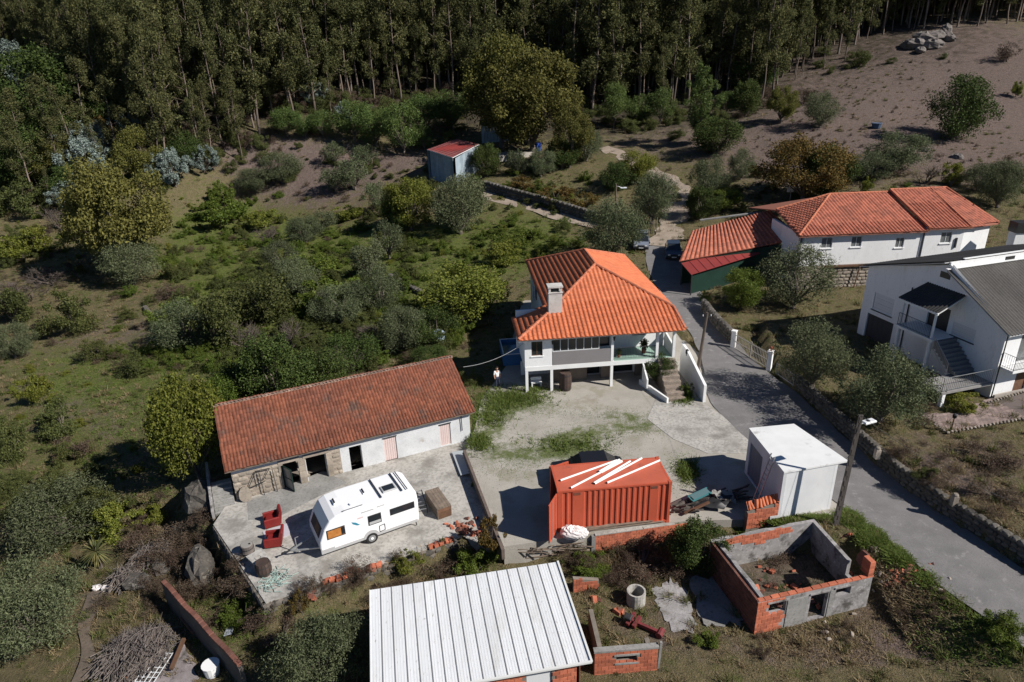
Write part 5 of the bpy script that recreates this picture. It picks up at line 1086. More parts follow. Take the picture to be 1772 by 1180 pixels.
# red-topped ruin wall bottom left
a, b_ = at(292,1052), at(424,1200); L = hypot(b_[0]-a[0], b_[1]-a[1]); t = thing('leaning_brick_wall', 'narrow brick ruin wall with a red top running out of the bottom left edge', 'wall', (a[0], a[1], min(a[2], b_[2])-.2), atan2(b_[1]-a[1], b_[0]-a[0]))
mb = MB(); wallgrid(mb, L, -.4, 1.75, .2, [], top=lambda x: 1.75+.06*sin(x*2.1)+.04*sin(x*7)); part('wall_core', mb, M('shade_dark_wall', (.13,.115,.105), (.09,.08,.072), 2, bump=.02), t)  # dark core colour stands for shade on the brick wall's left face
k = 0
for i_ in range(int(L/.33)): mb = MB(); mb.box(i_*.33+.008, i_*.33+.322, -.015, .215, 1.74+.06*sin(i_*.33*2.1), 1.85+.06*sin(i_*.33*2.1)+.03*random.Random(i_).random(), .015); part('brick', mb, BRICKD, t)
# ------------------------------------------------------------------ shipping container
t = thing('shipping_container', 'orange corrugated shipping container with white pipes on its roof and open end doors', 'container', (2.11, 29.29, .02), .09)
LC, WC, HC = 6.06, 2.44, 2.59
def corr(x0, x1, y, d, n):   # trapezoid ribs along x
    pts = []; p = (x1-x0)/n
    for k in range(n): a = x0+k*p; pts += [(a, y), (a+p*.28, y), (a+p*.42, y+d), (a+p*.86, y+d), (a+p, y)]
    return pts
def ribwall(mb, prof, z0, z1):
    vs = []; 
    for x, y in prof: vs += [(x, y, z0), (x, y, z1)]
    mb.add(vs, [(2*i, 2*i+2, 2*i+3, 2*i+1) for i in range(len(prof)-1)])
mb = MB(); prof = [(.12,.035)]+corr(.18,.80,.03,.05,2)+[(.80,.03),(1.30,.03)]+corr(1.32,4.92,.03,.05,12)+[(4.92,.03),(5.28,.03)]+corr(5.3,5.9,.03,.05,2)+[(5.94,.035)]
ribwall(mb, prof, .14, 2.47); part('side_panel', mb, ORANGE, t)
mb = MB(); ribwall(mb, [(x, WC-y) for x, y in prof], .14, 2.47); part('side_panel', mb, ORANGE, t)
mb = MB(); mb.X = T(LC-.05, .1, 0, pi/2); ribwall(mb, corr(0, 2.24, 0, -.05, 8), .14, 2.47); mb.X = None; part('end_panel', mb, ORANGE, t)
for x in (0, LC-.14):
    for y in (0, WC-.14): mb = MB(); mb.box(x, x+.14, y, y+.14, 0, HC-.004); part('corner_post', mb, ORANGE, t)
mb = MB()
for y in (.0, WC-.1): mb.box(.142, LC-.142, y+.01, y+.09, 2.47, HC-.02); mb.box(.142, LC-.142, y+.01, y+.09, .01, .15)
for x in (0.01, LC-.11): mb.box(x, x+.1, .142, WC-.142, 2.47, HC-.02); mb.box(x, x+.1, .142, WC-.142, .01, .15)
part('frame_rail', mb, ORANGE, t)
mb = MB(); mb.box(.1, LC-.1, .095, WC-.105, HC-.06, HC-.025); part('roof_panel', mb, M('faded_orange_roof', (.50,.115,.065), (.42,.10,.058), .9, .6, c3=(.27,.085,.055), s3=1.1, thr=.6, soft=.12, c4=(.30,.09,.06), s4=6, a4=.1), t)
mb = MB(); mb.box(.1, LC-.1, .12, WC-.12, .1, .16); part('floor', mb, WOODB, t)
for x in (-.012, LC-.166):
    for y in (-.012, WC-.166):
        for z in (-.01, HC-.13): mb = MB(); mb.box(x, x+.178, y, y+.178, z, z+.12+(.014 if z > 1 else 0)); part('corner_casting', mb, ORANGE, t)
for x0 in (.85, 4.96): mb = MB(); mb.box(x0, x0+.36, .018, .029, 2.24, 2.40); part('marking_plate', mb, RUST, t)
def door_leaf(root, hx, hy, dirx, diry, label):
    a = atan2(diry, dirx); mb = MB(); mb.X = T(hx, hy, 0, a); mb.box(0, 1.18, -.03, .03, .12, .2); mb.box(0, 1.18, -.03, .03, 2.38, 2.46); mb.box(0,.07,-.03,.03,.2,2.38); mb.box(1.11,1.18,-.03,.03,.2,2.38); ribwall(mb, corr(.07, 1.11, .015, -.035, 4), .2, 2.38); mb.X = None
    d = part('door_leaf', mb, ORANGE, root, label=label)
    for x in (.35, .85): mb = MB(); mb.X = T(hx, hy, 0, a); mb.tube([(x,.05,.15),(x,.05,2.45)], .018, 6); mb.X = None; part('lock_bar', mb, STEEL, d)
door_leaf(t, -.02, .06, -.50, -.87, 'front door leaf swung open towards the viewer'); door_leaf(t, -.02, WC+.02, .93, .36, 'rear door leaf swung open')
PIPES = [(((575,315),(1010,160)),'longest white pipe, rearmost of those on the container roof'),(((655,372),(1040,172)),'white pipe with its left end nearest the front left corner of the container roof'),(((830,336),(1110,168)),'white pipe lying against its longer neighbour, third from the left on the container roof'),
 (((838,340),(1198,145)),'long white pipe reaching the back edge, second from the right on the container roof'),(((933,333),(1335,162)),'white pipe lying alone at the right end of the container roof'),(((872,250),(1028,158)),'short white board pipe in the middle bundle, upper one'),(((885,252),(1045,168)),'short white board pipe in the middle bundle, lower one')]
for i, ((p, q), lab) in enumerate(PIPES):
    a, b_ = [Vector(U(840+x/4.43, 760+y/4.43, 2.65)) for x, y in (p, q)]
    o = thing('white_pipe', lab, 'pipe', a, 0, 'white pipes on the container roof'); mb = MB(); mb.tube([(0,0,0), tuple(b_-a)], .055 if i < 5 else .075, 10); part('tube', mb, PVC, o); mb = MB(); d = (b_-a).normalized()*.01; mb.tube([tuple(-d), (0,0,0)], .04, 8); part('bore', mb, BLACK, o)
p = (2.9, 28.25, 0); t = thing('white_sack', 'bulging white builder sack leaning on the front of the orange container', 'sack', (2.95, 28.85, 0)); mb = MB(); mb.lump((0,0,.30),(.72,.36,.36),5,26,14,.10); part('bag', mb, SACK, t); mb = MB(); mb.lump((-.25,.05,.42),(.42,.3,.3),9,20,12,.13); part('fold', mb, SACK, t); mb = MB(); mb.lump((.4,-.08,.30),(.32,.26,.24),14,18,10,.14); part('fold', mb, SACK, t)
# parked cars
def car(name, label, p, yaw, paint, L=4.2, Wd=1.72, Hh=1.45, van=False):
    t = thing(name, label, 'car', p, yaw); hw = Wd/2; mb = MB()
    pr = [(0,.32),(0,.62),(.12,.82),(1.0,.92),(3.95*L/4.2,.95),(L,.85),(L,.34)]
    mb.ext([(L-.0,.32)] + pr[:-1] if False else pr, 'y', -hw, hw)
    part('body', mb, paint, t)
    c = [(1.0,.9),(1.75,Hh),(3.2,Hh+.02),(3.95,.93)] if not van else [(.7,.9),(1.25,Hh),(4.0,Hh),(4.15,.9)]
    k = .12; mb = MB(); v = []; 
    for x, z in c: ins_ = hw-.03 if z < 1 else hw-.16; v += [(x,-ins_,z),(x,ins_,z)]
    mb.add(v, [(0,2,4,6),(7,5,3,1),(0,1,3,2),(4,5,7,6)]); part('glasshouse', mb, GLASS, t)
    mb = MB(); (xa, za), (xb, zb) = c[1], c[2]; mb.prism([(xa-.03,-(hw-.15)),(xb+.03,-(hw-.15)),(xb+.03,hw-.15),(xa-.03,hw-.15)], za+.002, za+.06); part('roof', mb, paint, t)
    for x in (.8, L-.85):
        for s in (-1, 1):
            mb = MB(); mb.tube([(x, s*(hw-.2), .32),(x, s*(hw+.01), .32)], .32, 16); wq = part('wheel', mb, TYRE, t); mb = MB(); mb.tube([(x, s*(hw+.005), .32),(x, s*(hw+.02), .32)], .19, 12); part('rim', mb, STEEL, wq)
    for s in (-1, 1):
        mb = MB(); mb.box(-.02,.06,s*(hw-.32)-.14,s*(hw-.32)+.14,.6,.74); part('headlight', mb, LAMPG, t)
        mb = MB(); mb.box(1.25,1.4,s*(hw+.02)-.08,s*(hw+.02)+.08,.95,1.08); part('wing_mirror', mb, paint, t)
    mb = MB(); mb.box(-.06,.04,-hw+.02,hw-.02,.34,.52); part('bumper', mb, BLACK, t); mb = MB(); mb.box(-.03,.02,-.42,.42,.58,.72); part('grille', mb, BLACK, t); mb = MB(); mb.box(-.075,-.062,-.26,.26,.38,.48); part('number_plate', mb, WHITE2, t)
    return t
q = at(1109,436); car('parked_car', 'silver blue off road car parked beside the olive tree at the top of the lane', (q[0], q[1], float(TPS(q[0], q[1]))+.03), radians(78), CARP, Hh=1.75)
q = at(1166,452); car('parked_car', 'dark car parked in the shade against the tiled outbuilding', (q[0], q[1], float(TPS(q[0], q[1]))+.03), radians(80), CARD, Hh=1.5)
car('parked_car', 'black car parked behind the orange container showing only its roof', (2.1, 33.9, 0), radians(4), M('black_car', (.012,.012,.014), rough=.3, spec=.5), 4.3)
# ------------------------------------------------------------------ caravan
CY = radians(28.46); t = thing('caravan', 'white touring caravan with dark windows parked on the concrete terrace', 'caravan', (-10.14, 28.16, TZ), CY)
prof = [(.02,.42),(-.03,.75),(.0,1.1),(.28,1.75),(.62,2.2),(.95,2.36),(1.5,2.43),(4.7,2.43),(5.15,2.38),(5.38,2.2),(5.44,1.7),(5.42,.5),(5.38,.42)]
Wc = 2.3; mb = MB(); cx, cz = 2.7, 1.35; rings = [(0.,.955),(.03,.985),(.10,1.0),(Wc-.10,1.0),(Wc-.03,.985),(Wc,.955)]
n = len(prof); vs = []
for y, s in rings: vs += [(cx+(x-cx)*(1-(1-s)*.55), y, cz+(z-cz)*s if z > cz else z) for x, z in prof]
fs = [tuple(range(n)), tuple(reversed(range((len(rings)-1)*n, len(rings)*n)))]
for r_ in range(len(rings)-1):
    for i in range(n): a = r_*n+i; b_ = r_*n+(i+1) % n; fs.append((a, a+n, b_+n, b_))
mb.add(vs, fs); part('body', mb, CARAV, t)
mb = MB(); mb.box(.06, 5.3, -.004, .02, .36, .52) ; mb.box(.0,.7,-.008,.02,.37,.62); part('skirt', mb, CARAVG, t)
for x0, x1, z0, z1, m in ((.42,1.32,1.18,1.68,AMBER),(2.62,3.28,1.18,1.72,GLASS),(3.84,5.16,1.36,1.70,GLASS)):
    mb = MB(); mb.box(x0-.03, x1+.03, -.02, .0, z0-.03, z1+.03); f_ = part('window', mb, BLACK, t); mb = MB(); mb.box(x0+.02, x1-.02, -.03, -.021, z0+.02, z1-.02); part('pane', mb, m, f_)
    if m is AMBER: mb = MB(); mb.box(x1-.18, x1-.02, -.036, -.031, z0+.04, z1-.02); part('blind_edge', mb, GLASS, f_)
mb = MB(); mb.box(2.64, 3.26, -.034, -.03, 1.2, 1.36); part('blind', mb, CARAVG, t)
mb = MB()
def slope(x0z0, x1z1, y0, y1, off): 
    (x0, z0), (x1, z1) = x0z0, x1z1; d = Vector((x1-x0, 0, z1-z0)).normalized(); n_ = Vector((-d.z, 0, d.x)); n_ = n_ if n_.x < 0 else -n_
    o = n_*off; return [(x0+o.x, y0, z0+o.z), (x0+o.x, y1, z0+o.z), (x1+o.x, y1, z1+o.z), (x1+o.x, y0, z1+o.z)]
q = slope((.03,1.17),(.26,1.70),.35,1.95,.02); q2 = slope((.03,1.17),(.26,1.70),.35,1.95,-.01); mb.add(q+q2, [(0,1,2,3),(7,6,5,4),(0,4,5,1),(1,5,6,2),(2,6,7,3),(3,7,4,0)]); fw = part('front_window', mb, M('dull_dark_pane', (.035,.04,.045), rough=.5, spec=.1), t); q = slope((.06,1.25),(.24,1.66),.55,1.2,.026); mb = MB(); mb.add(q, [(0,1,2,3)]); part('blind', mb, AMBERD, fw)
mb = MB(); mb.box(1.30,2.28,.03,.34,2.3,2.3); mb.v = []; mb.f = []; mb.m = []
mb.plate([(1.35,.02,2.27),(2.45,.02,2.27),(2.45,.20,2.455),(1.35,.20,2.455)], .02); part('roof_window', mb, GLASS, t)
for x, y, a, b_ in ((1.15,.95,.5,.5),(2.75,1.0,.5,.5)):
    mb = MB(); mb.box(x, x+a, y, y+b_, 2.43, 2.5, .02); rh = part('roof_hatch', mb, CARAV, t); mb = MB(); mb.plate([(x+.03,y+.03,2.51),(x+.1,y+.03,2.56),(x+.1,y+b_-.03,2.56),(x+.03,y+b_-.03,2.51)], .01); part('hatch_edge', mb, BLACK, rh)
mb = MB(); mb.box(3.72, 4.5, .55, 1.15, 2.43, 2.52, .02); hb = part('roof_box', mb, CARAVG, t); mb = MB(); mb.box(3.8, 4.42, .62, 1.08, 2.521, 2.535); part('pane', mb, GLASS, hb)
for x in (3.5, 4.66, 4.95): mb = MB(); mb.bar((x,.2,2.5),(x-.02,2.1,2.5),.06 if x < 4.9 else .04,.05); part('roof_rail', mb, IRON, t)
mb = MB(); mb.tube([(1.95,.5,2.43),(1.95,.5,2.52)],.1,10); part('roof_vent', mb, CARAV, t)
mb = MB(); mb.box(2.42,3.02,-.03,.02,.42,.78); mb.v = []; mb.f = []; mb.m = []
mb.ext([(2.68+.43*cos(a), .40+.43*sin(a)) for a in np.linspace(0, pi, 13)], 'y', -.018, -.002); part('wheel_arch', mb, CARAVG, t)
mb = MB(); mb.tube([(2.68,-.03,.32),(2.68,.2,.32)], .32, 20); wq = part('wheel', mb, TYRE, t); mb = MB(); mb.tube([(2.68,-.045,.32),(2.68,-.03,.32)], .2, 16); part('rim', mb, STEEL, wq); mb = MB(); mb.tube([(2.68,-.06,.32),(2.68,-.045,.32)], .08, 10); part('hub_cap', mb, CARAV, wq)
mb = MB(); mb.tube([(2.68,Wc-.2,.32),(2.68,Wc+.03,.32)], .32, 20); wq = part('wheel', mb, TYRE, t); mb = MB(); mb.tube([(2.68,Wc+.03,.32),(2.68,Wc+.045,.32)], .2, 16); part('rim', mb, STEEL, wq)
mb = MB()
for a, b_ in (((3.15,.55),(3.45,.58)),((3.45,.58),(3.45,.95)),((3.45,.95),(3.15,.92)),((3.15,.92),(3.15,.55))): mb.bar((a[0],-.012,a[1]),(b_[0],-.012,b_[1]),.04,.02)
part('service_hatch', mb, IRON, t)
mb = MB(); mb.ext([(1.72,1.73),(1.95,1.62),(2.15,1.40),(2.0,1.42),(1.78,1.58)], 'y', -.008, -.002); part('decal', mb, TEAL, t)
mb = MB(); mb.box(2.05,2.35,-.008,-.002,1.78,1.86); part('emblem', mb, M('pale_pink_mark', (.6,.45,.45)), t)
mb = MB(); mb.box(2.3,2.95,-.02,.01,2.08,2.13); mb.box(3.15,3.55,-.02,.01,2.13,2.17); part('awning_light', mb, CARAVG, t)
mb = MB(); mb.bar((.2,.5,.42),(-1.35,1.12,.40),.07); mb.bar((.2,1.8,.42),(-1.35,1.18,.40),.07); db = part('drawbar', mb, STEEL, t)
mb = MB(); mb.tube([(-1.3,1.15,.4),(-1.75,1.15,.42)],.04,8); mb.tube([(-1.75,1.15,.42),(-1.78,1.15,.36)],.06,8); part('coupling', mb, BLACK, db); mb = MB(); mb.tube([(-1.0,1.32,.1),(-1.0,1.32,.95)],.03,8); mb.tube([(-1.0,1.29,.1),(-1.0,1.36,.1)],.1,12); mb.bar((-1.0,1.32,.95),(-.82,1.32,.97),.03); part('jockey_wheel', mb, STEEL, db); mb = MB(); mb.bar((-1.45,1.15,.45),(-1.1,1.15,.62),.03); part('handbrake', mb, IRON, db)
mb = MB(); mb.tube([(5.2,.1,.42),(5.25,.1,.05)],.03,6); mb.tube([(5.2,2.2,.42),(5.25,2.2,.05)],.03,6); part('corner_steady', mb, IRON, t)
# ------------------------------------------------------------------ terrace furniture
def armchair(label, p, yaw):
    t = thing('armchair', label, 'armchair', p, yaw, 'red armchairs on the terrace')
    mb = MB(); mb.box(-.30,.36,-.30,.30,.16,.42,.05); part('seat', mb, REDV, t)
    mb = MB(); mb.ext([(.30,.14),(.48,.14),(.60,.84),(.54,.9),(.46,.88),(.30,.42)], 'y', -.40, .40); part('backrest', mb, REDV, t)
    for s in (-1, 1): mb = MB(); mb.box(-.40,.42,min(s*.305,s*.44),max(s*.305,s*.44),.08,.60,.04); part('armrest', mb, REDV, t)
    for x in (-.34,.4):
        for y in (-.36,.36): mb = MB(); mb.box(x-.03,x+.03,y-.03,y+.03,0,.09); part('leg', mb, BLACK, t)
armchair('red vinyl armchair farther from the viewer, beside the grey mat', U(471,906,TZ), radians(24)); armchair('red vinyl armchair nearer the viewer, standing at the edge of the grey mat', U(474,940,TZ), radians(10))
o = thing('floor_mat', 'pale grey board lying flat between the two red armchairs', 'board', U(479,926,TZ)); q = [Vector(U(*c,TZ))-Vector(o.location) for c in ((455,921),(500,905),(502,926),(461,942))]; mb = MB(); mb.plate([v+Vector((0,0,.04)) for v in q], .03); part('sheet', mb, M('pale_board', (.45,.42,.46), rough=.6), o)
def barrel(label, p, r=.34, hh=.85, m=BARREL, wood=False):
    t = thing('barrel', label, 'barrel', p)
    if wood:
        for k in range(14):
            a0, a1 = 2*pi*k/14+.015, 2*pi*(k+1)/14-.015; mb = MB(); vs = []
            for f_, z in ((.86,0),(.98,hh*.3),(1.,hh*.5),(.98,hh*.7),(.86,hh)): vs += [(r*f_*cos(a0), r*f_*sin(a0), z), (r*f_*cos(a1), r*f_*sin(a1), z)]
            mb.add(vs, [(2*i,2*i+1,2*i+3,2*i+2) for i in range(4)]); part('stave', mb, m, t)
        mb = MB(); mb.tube([(0,0,hh-.05),(0,0,hh-.03)], r*.86, 14); part('lid', mb, m, t)
        mb = MB(); mb.tube([(0,0,.03),(0,0,hh*.3),(0,0,hh*.5),(0,0,hh*.7),(0,0,hh-.06)], [r*.83,r*.96,r*.975,r*.96,r*.83], 14); part('lining', mb, BLACK, t)
    else:
        mb = MB(); mb.tube([(0,0,0),(0,0,.05),(0,0,hh*.33),(0,0,hh*.36),(0,0,hh*.39),(0,0,hh*.66),(0,0,hh*.69),(0,0,hh*.72),(0,0,hh-.04),(0,0,hh)], [r*.95,r,r,r*1.04,r,r,r*1.04,r,r,r*.95], 18); part('body', mb, m, t)
        mb = MB(); mb.tube([(0,0,hh),(0,0,hh+.02)], [r*.9,r*.86], 18); part('lid', mb, M('lid_grey', (.25,.235,.215)) if 'lid_grey' not in bpy.data.materials else bpy.data.materials['lid_grey'], t)
        mb = MB(); mb.tube([(r*.5,0,hh+.02),(r*.5,0,hh+.05)], .05, 8); part('bung', mb, BLACK, t)
    for z in (.18, hh-.18): mb = MB(); f_ = (.955 if wood else 1.03); mb.tube([(0,0,z-.025),(0,0,z+.025)], r*f_+.008, 18, False); part('hoop', mb, IRON, t)
    return t
barrel('weathered grey barrel standing alone on the left corner of the terrace', U(430,958,TZ), .33, .62); barrel('weathered brown barrel standing beside a pale slab table on the terrace corner', U(458,992,TZ), .40, .74, BARRELW, True)
cs = [Vector(U(*q,.12)) for q in ((425,963),(452,948),(474,972),(448,984))]; o = thing('slab_table', 'pale square slab table set beside the brown barrel', 'table', (cs[0]+cs[2])/2-Vector((0,0,.54))); c0 = Vector(o.location); mb = MB(); mb.plate([v-c0 for v in cs], .08); part('table_top', mb, CONC, o)
mb = MB(); mb.box(-.28,.28,-.28,.28,0,.455); part('pedestal', mb, CONCD, o); mb = MB(); mb.tube([(-.12,.1,.545),(-.12,.1,.57)],[.16,.15],14,False); part('ring', mb, CONCD, o)
# crate behind the caravan
o = thing('wooden_crate', 'long weathered wooden crate of planks standing behind the caravan', 'crate', (-4.5, 32.25, TZ), atan2(-1.9,.95)); ho = .68
for k in range(3):
    for s in (-1, 1): mb = MB(); y = s*.40; mb.box(-.98,.98,y-.02,y+.02,.02+k*.22,.02+k*.22+.21); part('side_plank', mb, WOOD, o)
    for s in (-1, 1): mb = MB(); x = s*.96; mb.box(x-.02,x+.02,-.375,.375,.02+k*.22,.02+k*.22+.21); part('end_plank', mb, WOODB if s > 0 else WOOD, o)
for k in range(5): mb = MB(); mb.box(-1.0,1.0,-.42+k*.17,-.42+k*.17+.16,ho,ho+.035); part('lid_plank', mb, WOOD, o)
o = thing('metal_rack', 'black metal rack frame lying between the caravan and the wooden crate', 'rack', (-5.62, 32.7, TZ), atan2(-1.9,.55))
for s in (-.28,.28): mb = MB(); mb.bar((-.95,s,.28),(.95,s,.28),.05); part('rail', mb, IRON, o)
for k in range(6): mb = MB(); mb.bar((-.9+k*.36,-.28,.28),(-.9+k*.36,.28,.28),.03); part('rung', mb, STEEL, o)
for x in (-.9,.9):
    for s in (-.28,.28): mb = MB(); mb.bar((x,s,0),(x,s,.27),.04); part('leg', mb, IRON, o)
o = thing('green_net', 'crumpled pale green net lying on the front corner of the terrace', 'net', U(473,1006,TZ)); mb = MB(); R_ = random.Random(4)
for k in range(46): a = R_.uniform(0,6.28); p = Vector((R_.gauss(0,.25), R_.gauss(0,.3), .03)); mb.tube([p, p+Vector((cos(a)*.3, sin(a)*.3, R_.uniform(0,.08))), p+Vector((cos(a+.6)*.55, sin(a+.6)*.55, .02))], .018, 4, False)
part('strands', mb, NETG, o)
# ------------------------------------------------------------------ lamp post and other poles
def lamp_post(name, label, p, top, head, conc=True, arm0=.93):
    t = thing(name, label, 'lamp post' if head else 'utility pole', p); P_ = Vector(top)-Vector(p); mb = MB()
    if conc:
        d = P_.normalized(); s = Vector((.10,0,0)); mb.bar(-s-Vector((0,0,.4)), P_-s*.45, .07, .13); mb.bar(s-Vector((0,0,.4)), P_+s*.45, .07, .13); part('post', mb, POLEC, t)
        for k in range(11): mb = MB(); q = P_*(k/11+.03); w_ = .09*(1-.55*k/11); mb.box(q.x-w_,q.x+w_,q.y-.05,q.y+.05,q.z,q.z+.32); part('web', mb, POLEC, t)
    else: mb.tube([(0,0,-.4), tuple(P_)], [.15,.09], 10); part('post', mb, POLEW, t)
    if head:
        A = P_*arm0; Hd = Vector(head)-Vector(p); mb = MB(); mb.tube([tuple(A), tuple(A+(Hd-A)*.5+Vector((0,0,.05))), tuple(Hd)], .03, 6); ar = part('arm', mb, STEEL, t); dd = (Hd-A); dd.z = 0; a = atan2(dd.y, dd.x); mb = MB(); mb.X = T(Hd.x, Hd.y, Hd.z, a); mb.box(-.15,.55,-.17,.17,-.03,.07,.03); mb.X = None; lh = part('lamp_head', mb, ALU, ar); mb = MB(); mb.X = T(Hd.x, Hd.y, Hd.z, a); mb.box(.02,.48,-.12,.12,-.06,-.031); mb.X = None; part('lens', mb, LAMPG, lh)
        mb = MB(); mb.X = T(Hd.x, Hd.y, Hd.z, a); mb.box(.08,.2,-.08,.08,.071,.11); mb.X = None; part('sensor', mb, IRON, lh)
    else:
        mb = MB(); mb.bar(P_+Vector((-.35,0,-.3)), P_+Vector((.35,0,-.3)), .05); part('crossarm', mb, IRON, t)
        for s in (-.3, 0, .3): mb = MB(); q = P_+Vector((s,0,-.27)); mb.tube([q, q+Vector((0,0,.12))], .035, 6); part('insulator', mb, WHITE2, t)
    return t
pb = (16.75, 29.1, -.12); tp = YY(1490,718, 29.15); hd = YY(1498,731, 29.3)
lamp_post('street_lamp', 'concrete lamp post with a white lamp head standing beside the white garage', pb, tp, hd, True, .91)
pb = U(1205,650,0.02); lamp_post('utility_pole', 'brown wooden pole with white insulators at the road edge right of the white house', pb, YY(1224,541,pb[1]+.1), None, False)
pb = at(1064,440); hd = YY(1085,322,pb[1]); lamp_post('street_lamp', 'small white street lamp rising among olive trees at the bend of the lane', pb, YY(1066,318,pb[1]), YY(1076,325,pb[1]), False, .97)
a, b_ = Vector(U(1660,747,.72)), None; t = thing('garden_lamp', 'short brown garden lamp post at the corner of the paved drive', 'garden lamp', U(1645,748,.9)); mb = MB(); mb.tube([(0,0,-.1),(0,0,1.0)],.035,6); part('post', mb, WOODB, t); mb = MB(); mb.tube([(0,0,1.0),(0,0,1.05),(0,0,1.25),(0,0,1.32)],[.05,.12,.13,.02],8); part('lantern', mb, BLACK, t)
for i, (px, py, hh) in enumerate(((1126,404,2.0),(1131,405,1.7),(1136,402,1.9),(1141,400,1.6))):
    p = at(px, py); t = thing('fence_stake', 'bleached wooden stake standing at the lane edge above the silver blue car', 'stake', p, 0, 'stakes at the lane edge'); mb = MB(); mb.tube([(0,0,-.2),(.06*(i-1.5),0,hh)],[.05,.035],6); part('stake', mb, M('bleached_wood', (.25,.22,.18)) if i == 0 else bpy.data.materials['bleached_wood'], t)
def cable(name, label, p, q, sag, r=.016, tone=.30):
    p, q = Vector(p), Vector(q); t = thing(name, label, 'cable', p); mb = MB(); pts = []
    for k in range(13): f_ = k/12; pts.append(tuple((q-p)*f_+Vector((0,0,-sag*4*f_*(1-f_))))); 
    mb.tube(pts, r, 4, False); part('wire', mb, M('cable_grey', (tone,)*3), t)
cable('overhead_cable', 'pale cable hanging between the old barn roof and the white house', (-3.4,42.4,3.7), (.85,45.6,3.95), .35); cable('overhead_cable', 'thin cable from the lamp post across the dry garden at the right', tp, U(1790,880,4.0), .5, .008, .07); cable('overhead_cable', 'thin cable crossing the road from the wooden pole to the lamp post', YY(1224,541,46.9), tp, .9, .007, .07)
p = at(1366,352); t = thing('antenna', 'white television antenna on a mast behind the long white house', 'antenna', p); e = Vector(YY(1366,324,p[1])); hz = e.z-p[2]; mb = MB(); mb.tube([(0,0,0),(0,0,hz)],.04,5); part('mast', mb, STEEL, t); mb = MB(); mb.bar((-.9,0,hz),(.9,0,hz),.05)
for k in range(6): mb.bar((-.8+k*.3,-.4,hz),(-.8+k*.3,.4,hz),.03)
mb.box(-.5,.3,-.05,.05,hz-.6,hz); part('aerial', mb, WHITE2, t)
# ------------------------------------------------------------------ scrap and rubble in the lower yard
p = at(1100,1045); t = thing('concrete_ring', 'open concrete well ring standing in the brambles between the two ruins', 'well ring', p); mb = MB(); n = 20; vs = []
for r_, z in ((.46,0),(.46,.75),(.37,.75),(.37,.1)): vs += [(r_*cos(2*pi*k/n), r_*sin(2*pi*k/n), z) for k in range(n)]
mb.add(vs, [(j*n+k, j*n+(k+1)%n, (j+1)*n+(k+1)%n, (j+1)*n+k) for j in range(3) for k in range(n)]); part('ring', mb, CONC, t); mb = MB(); mb.tube([(0,0,.05),(0,0,.1)],.37,16); part('soil', mb, BLACK, t)
p = at(1108,1092); t = thing('red_machine', 'dull red farm implement with a long bar lying behind the brick pen', 'farm implement', p, radians(-32)); mb = MB(); mb.bar((-.6,0,.25),(.95,0,.2),.14,.16); part('beam', mb, MACH, t)
for x, y0, y1 in ((-.55,-.3,.4),(-.25,-.28,.3)): mb = MB(); mb.bar((x,y0,.2),(x+.1,y1,.35),.16,.2); part('cross_beam', mb, MACH, t)
mb = MB(); mb.tube([(.95,-.22,.2),(.95,.22,.2)],.16,10); part('hub', mb, MACH, t); mb = MB(); mb.box(-.8,-.45,-.2,.15,.1,.5,.04); part('gearbox', mb, IRON, t)
def beam_thing(name, label, cat, pts, mat, r=.06, base=None):
    t = thing(name, label, cat, pts[0][0]); o = Vector(pts[0][0])
    for a, b_ in pts: mb = MB(); mb.bar(Vector(a)-o, Vector(b_)-o, r*1.4, r); part('bar', mb, mat, t)
    return t
z6 = lambda x, y, z: U(840+x/4.43, 760+y/4.43, z)
beam_thing('pole_rack', 'rack of grey weathered poles standing between the terrace corner and the brick wall', 'rack', [(z6(215,805,-.15),z6(840,715,-.05)),(z6(180,925,-1.0),z6(800,848,-.9)),(z6(240,815,-.2),z6(170,925,-1.05)),(z6(545,770,-.1),z6(665,830,-.7)),(z6(435,780,-.15),z6(440,900,-1)),(z6(640,745,-.1),z6(640,870,-.95)),(z6(820,715,-.05),z6(820,840,-.95))], WOOD, .07)
R_ = random.Random(12); Lg = []
for k in range(34):
    a = R_.uniform(230, 790); b_ = 830+R_.uniform(-40, 50)-(a-230)*.1; c = a+R_.uniform(60, 220); Lg.append((z6(a, b_, -.7+R_.uniform(0,.4)), z6(min(c, 830), b_-R_.uniform(-25, 40), -.6+R_.uniform(0,.4))))
t = beam_thing('firewood_poles', 'heap of thin grey poles stacked inside the wooden rack', 'wood pile', Lg, WOOD, .035)
Lg = [(z6(735+R_.uniform(0,80), 690+R_.uniform(-10,14), .0+R_.uniform(.02,.2)), z6(1100+R_.uniform(0,300), 630-R_.uniform(0,45), .05+R_.uniform(.02,.22))) for k in range(16)]
beam_thing('timber_planks', 'long grey planks and poles lying on the brick wall before the container', 'planks', Lg, WOOD, .05)
z5 = lambda x, y, z: U(1180+x/4.54, 700+y/4.54, z)
Lg = []
for k in range(60):
    x = R_.uniform(-140, 430); y = 850-.22*(x+140)+R_.uniform(-55, 25); d = R_.uniform(40, 170); Lg.append((z5(x, y, .08+R_.uniform(0,.3)), z5(x+d, y-d*R_.uniform(-.1,.55), .12+R_.uniform(0,.5))))
beam_thing('scrap_timber', 'jumbled pile of dark scrap timber left of the white garage', 'scrap pile', Lg, M('dark_scrap', (.12,.10,.088), (.05,.045,.04), 3, isl=.4), .06)
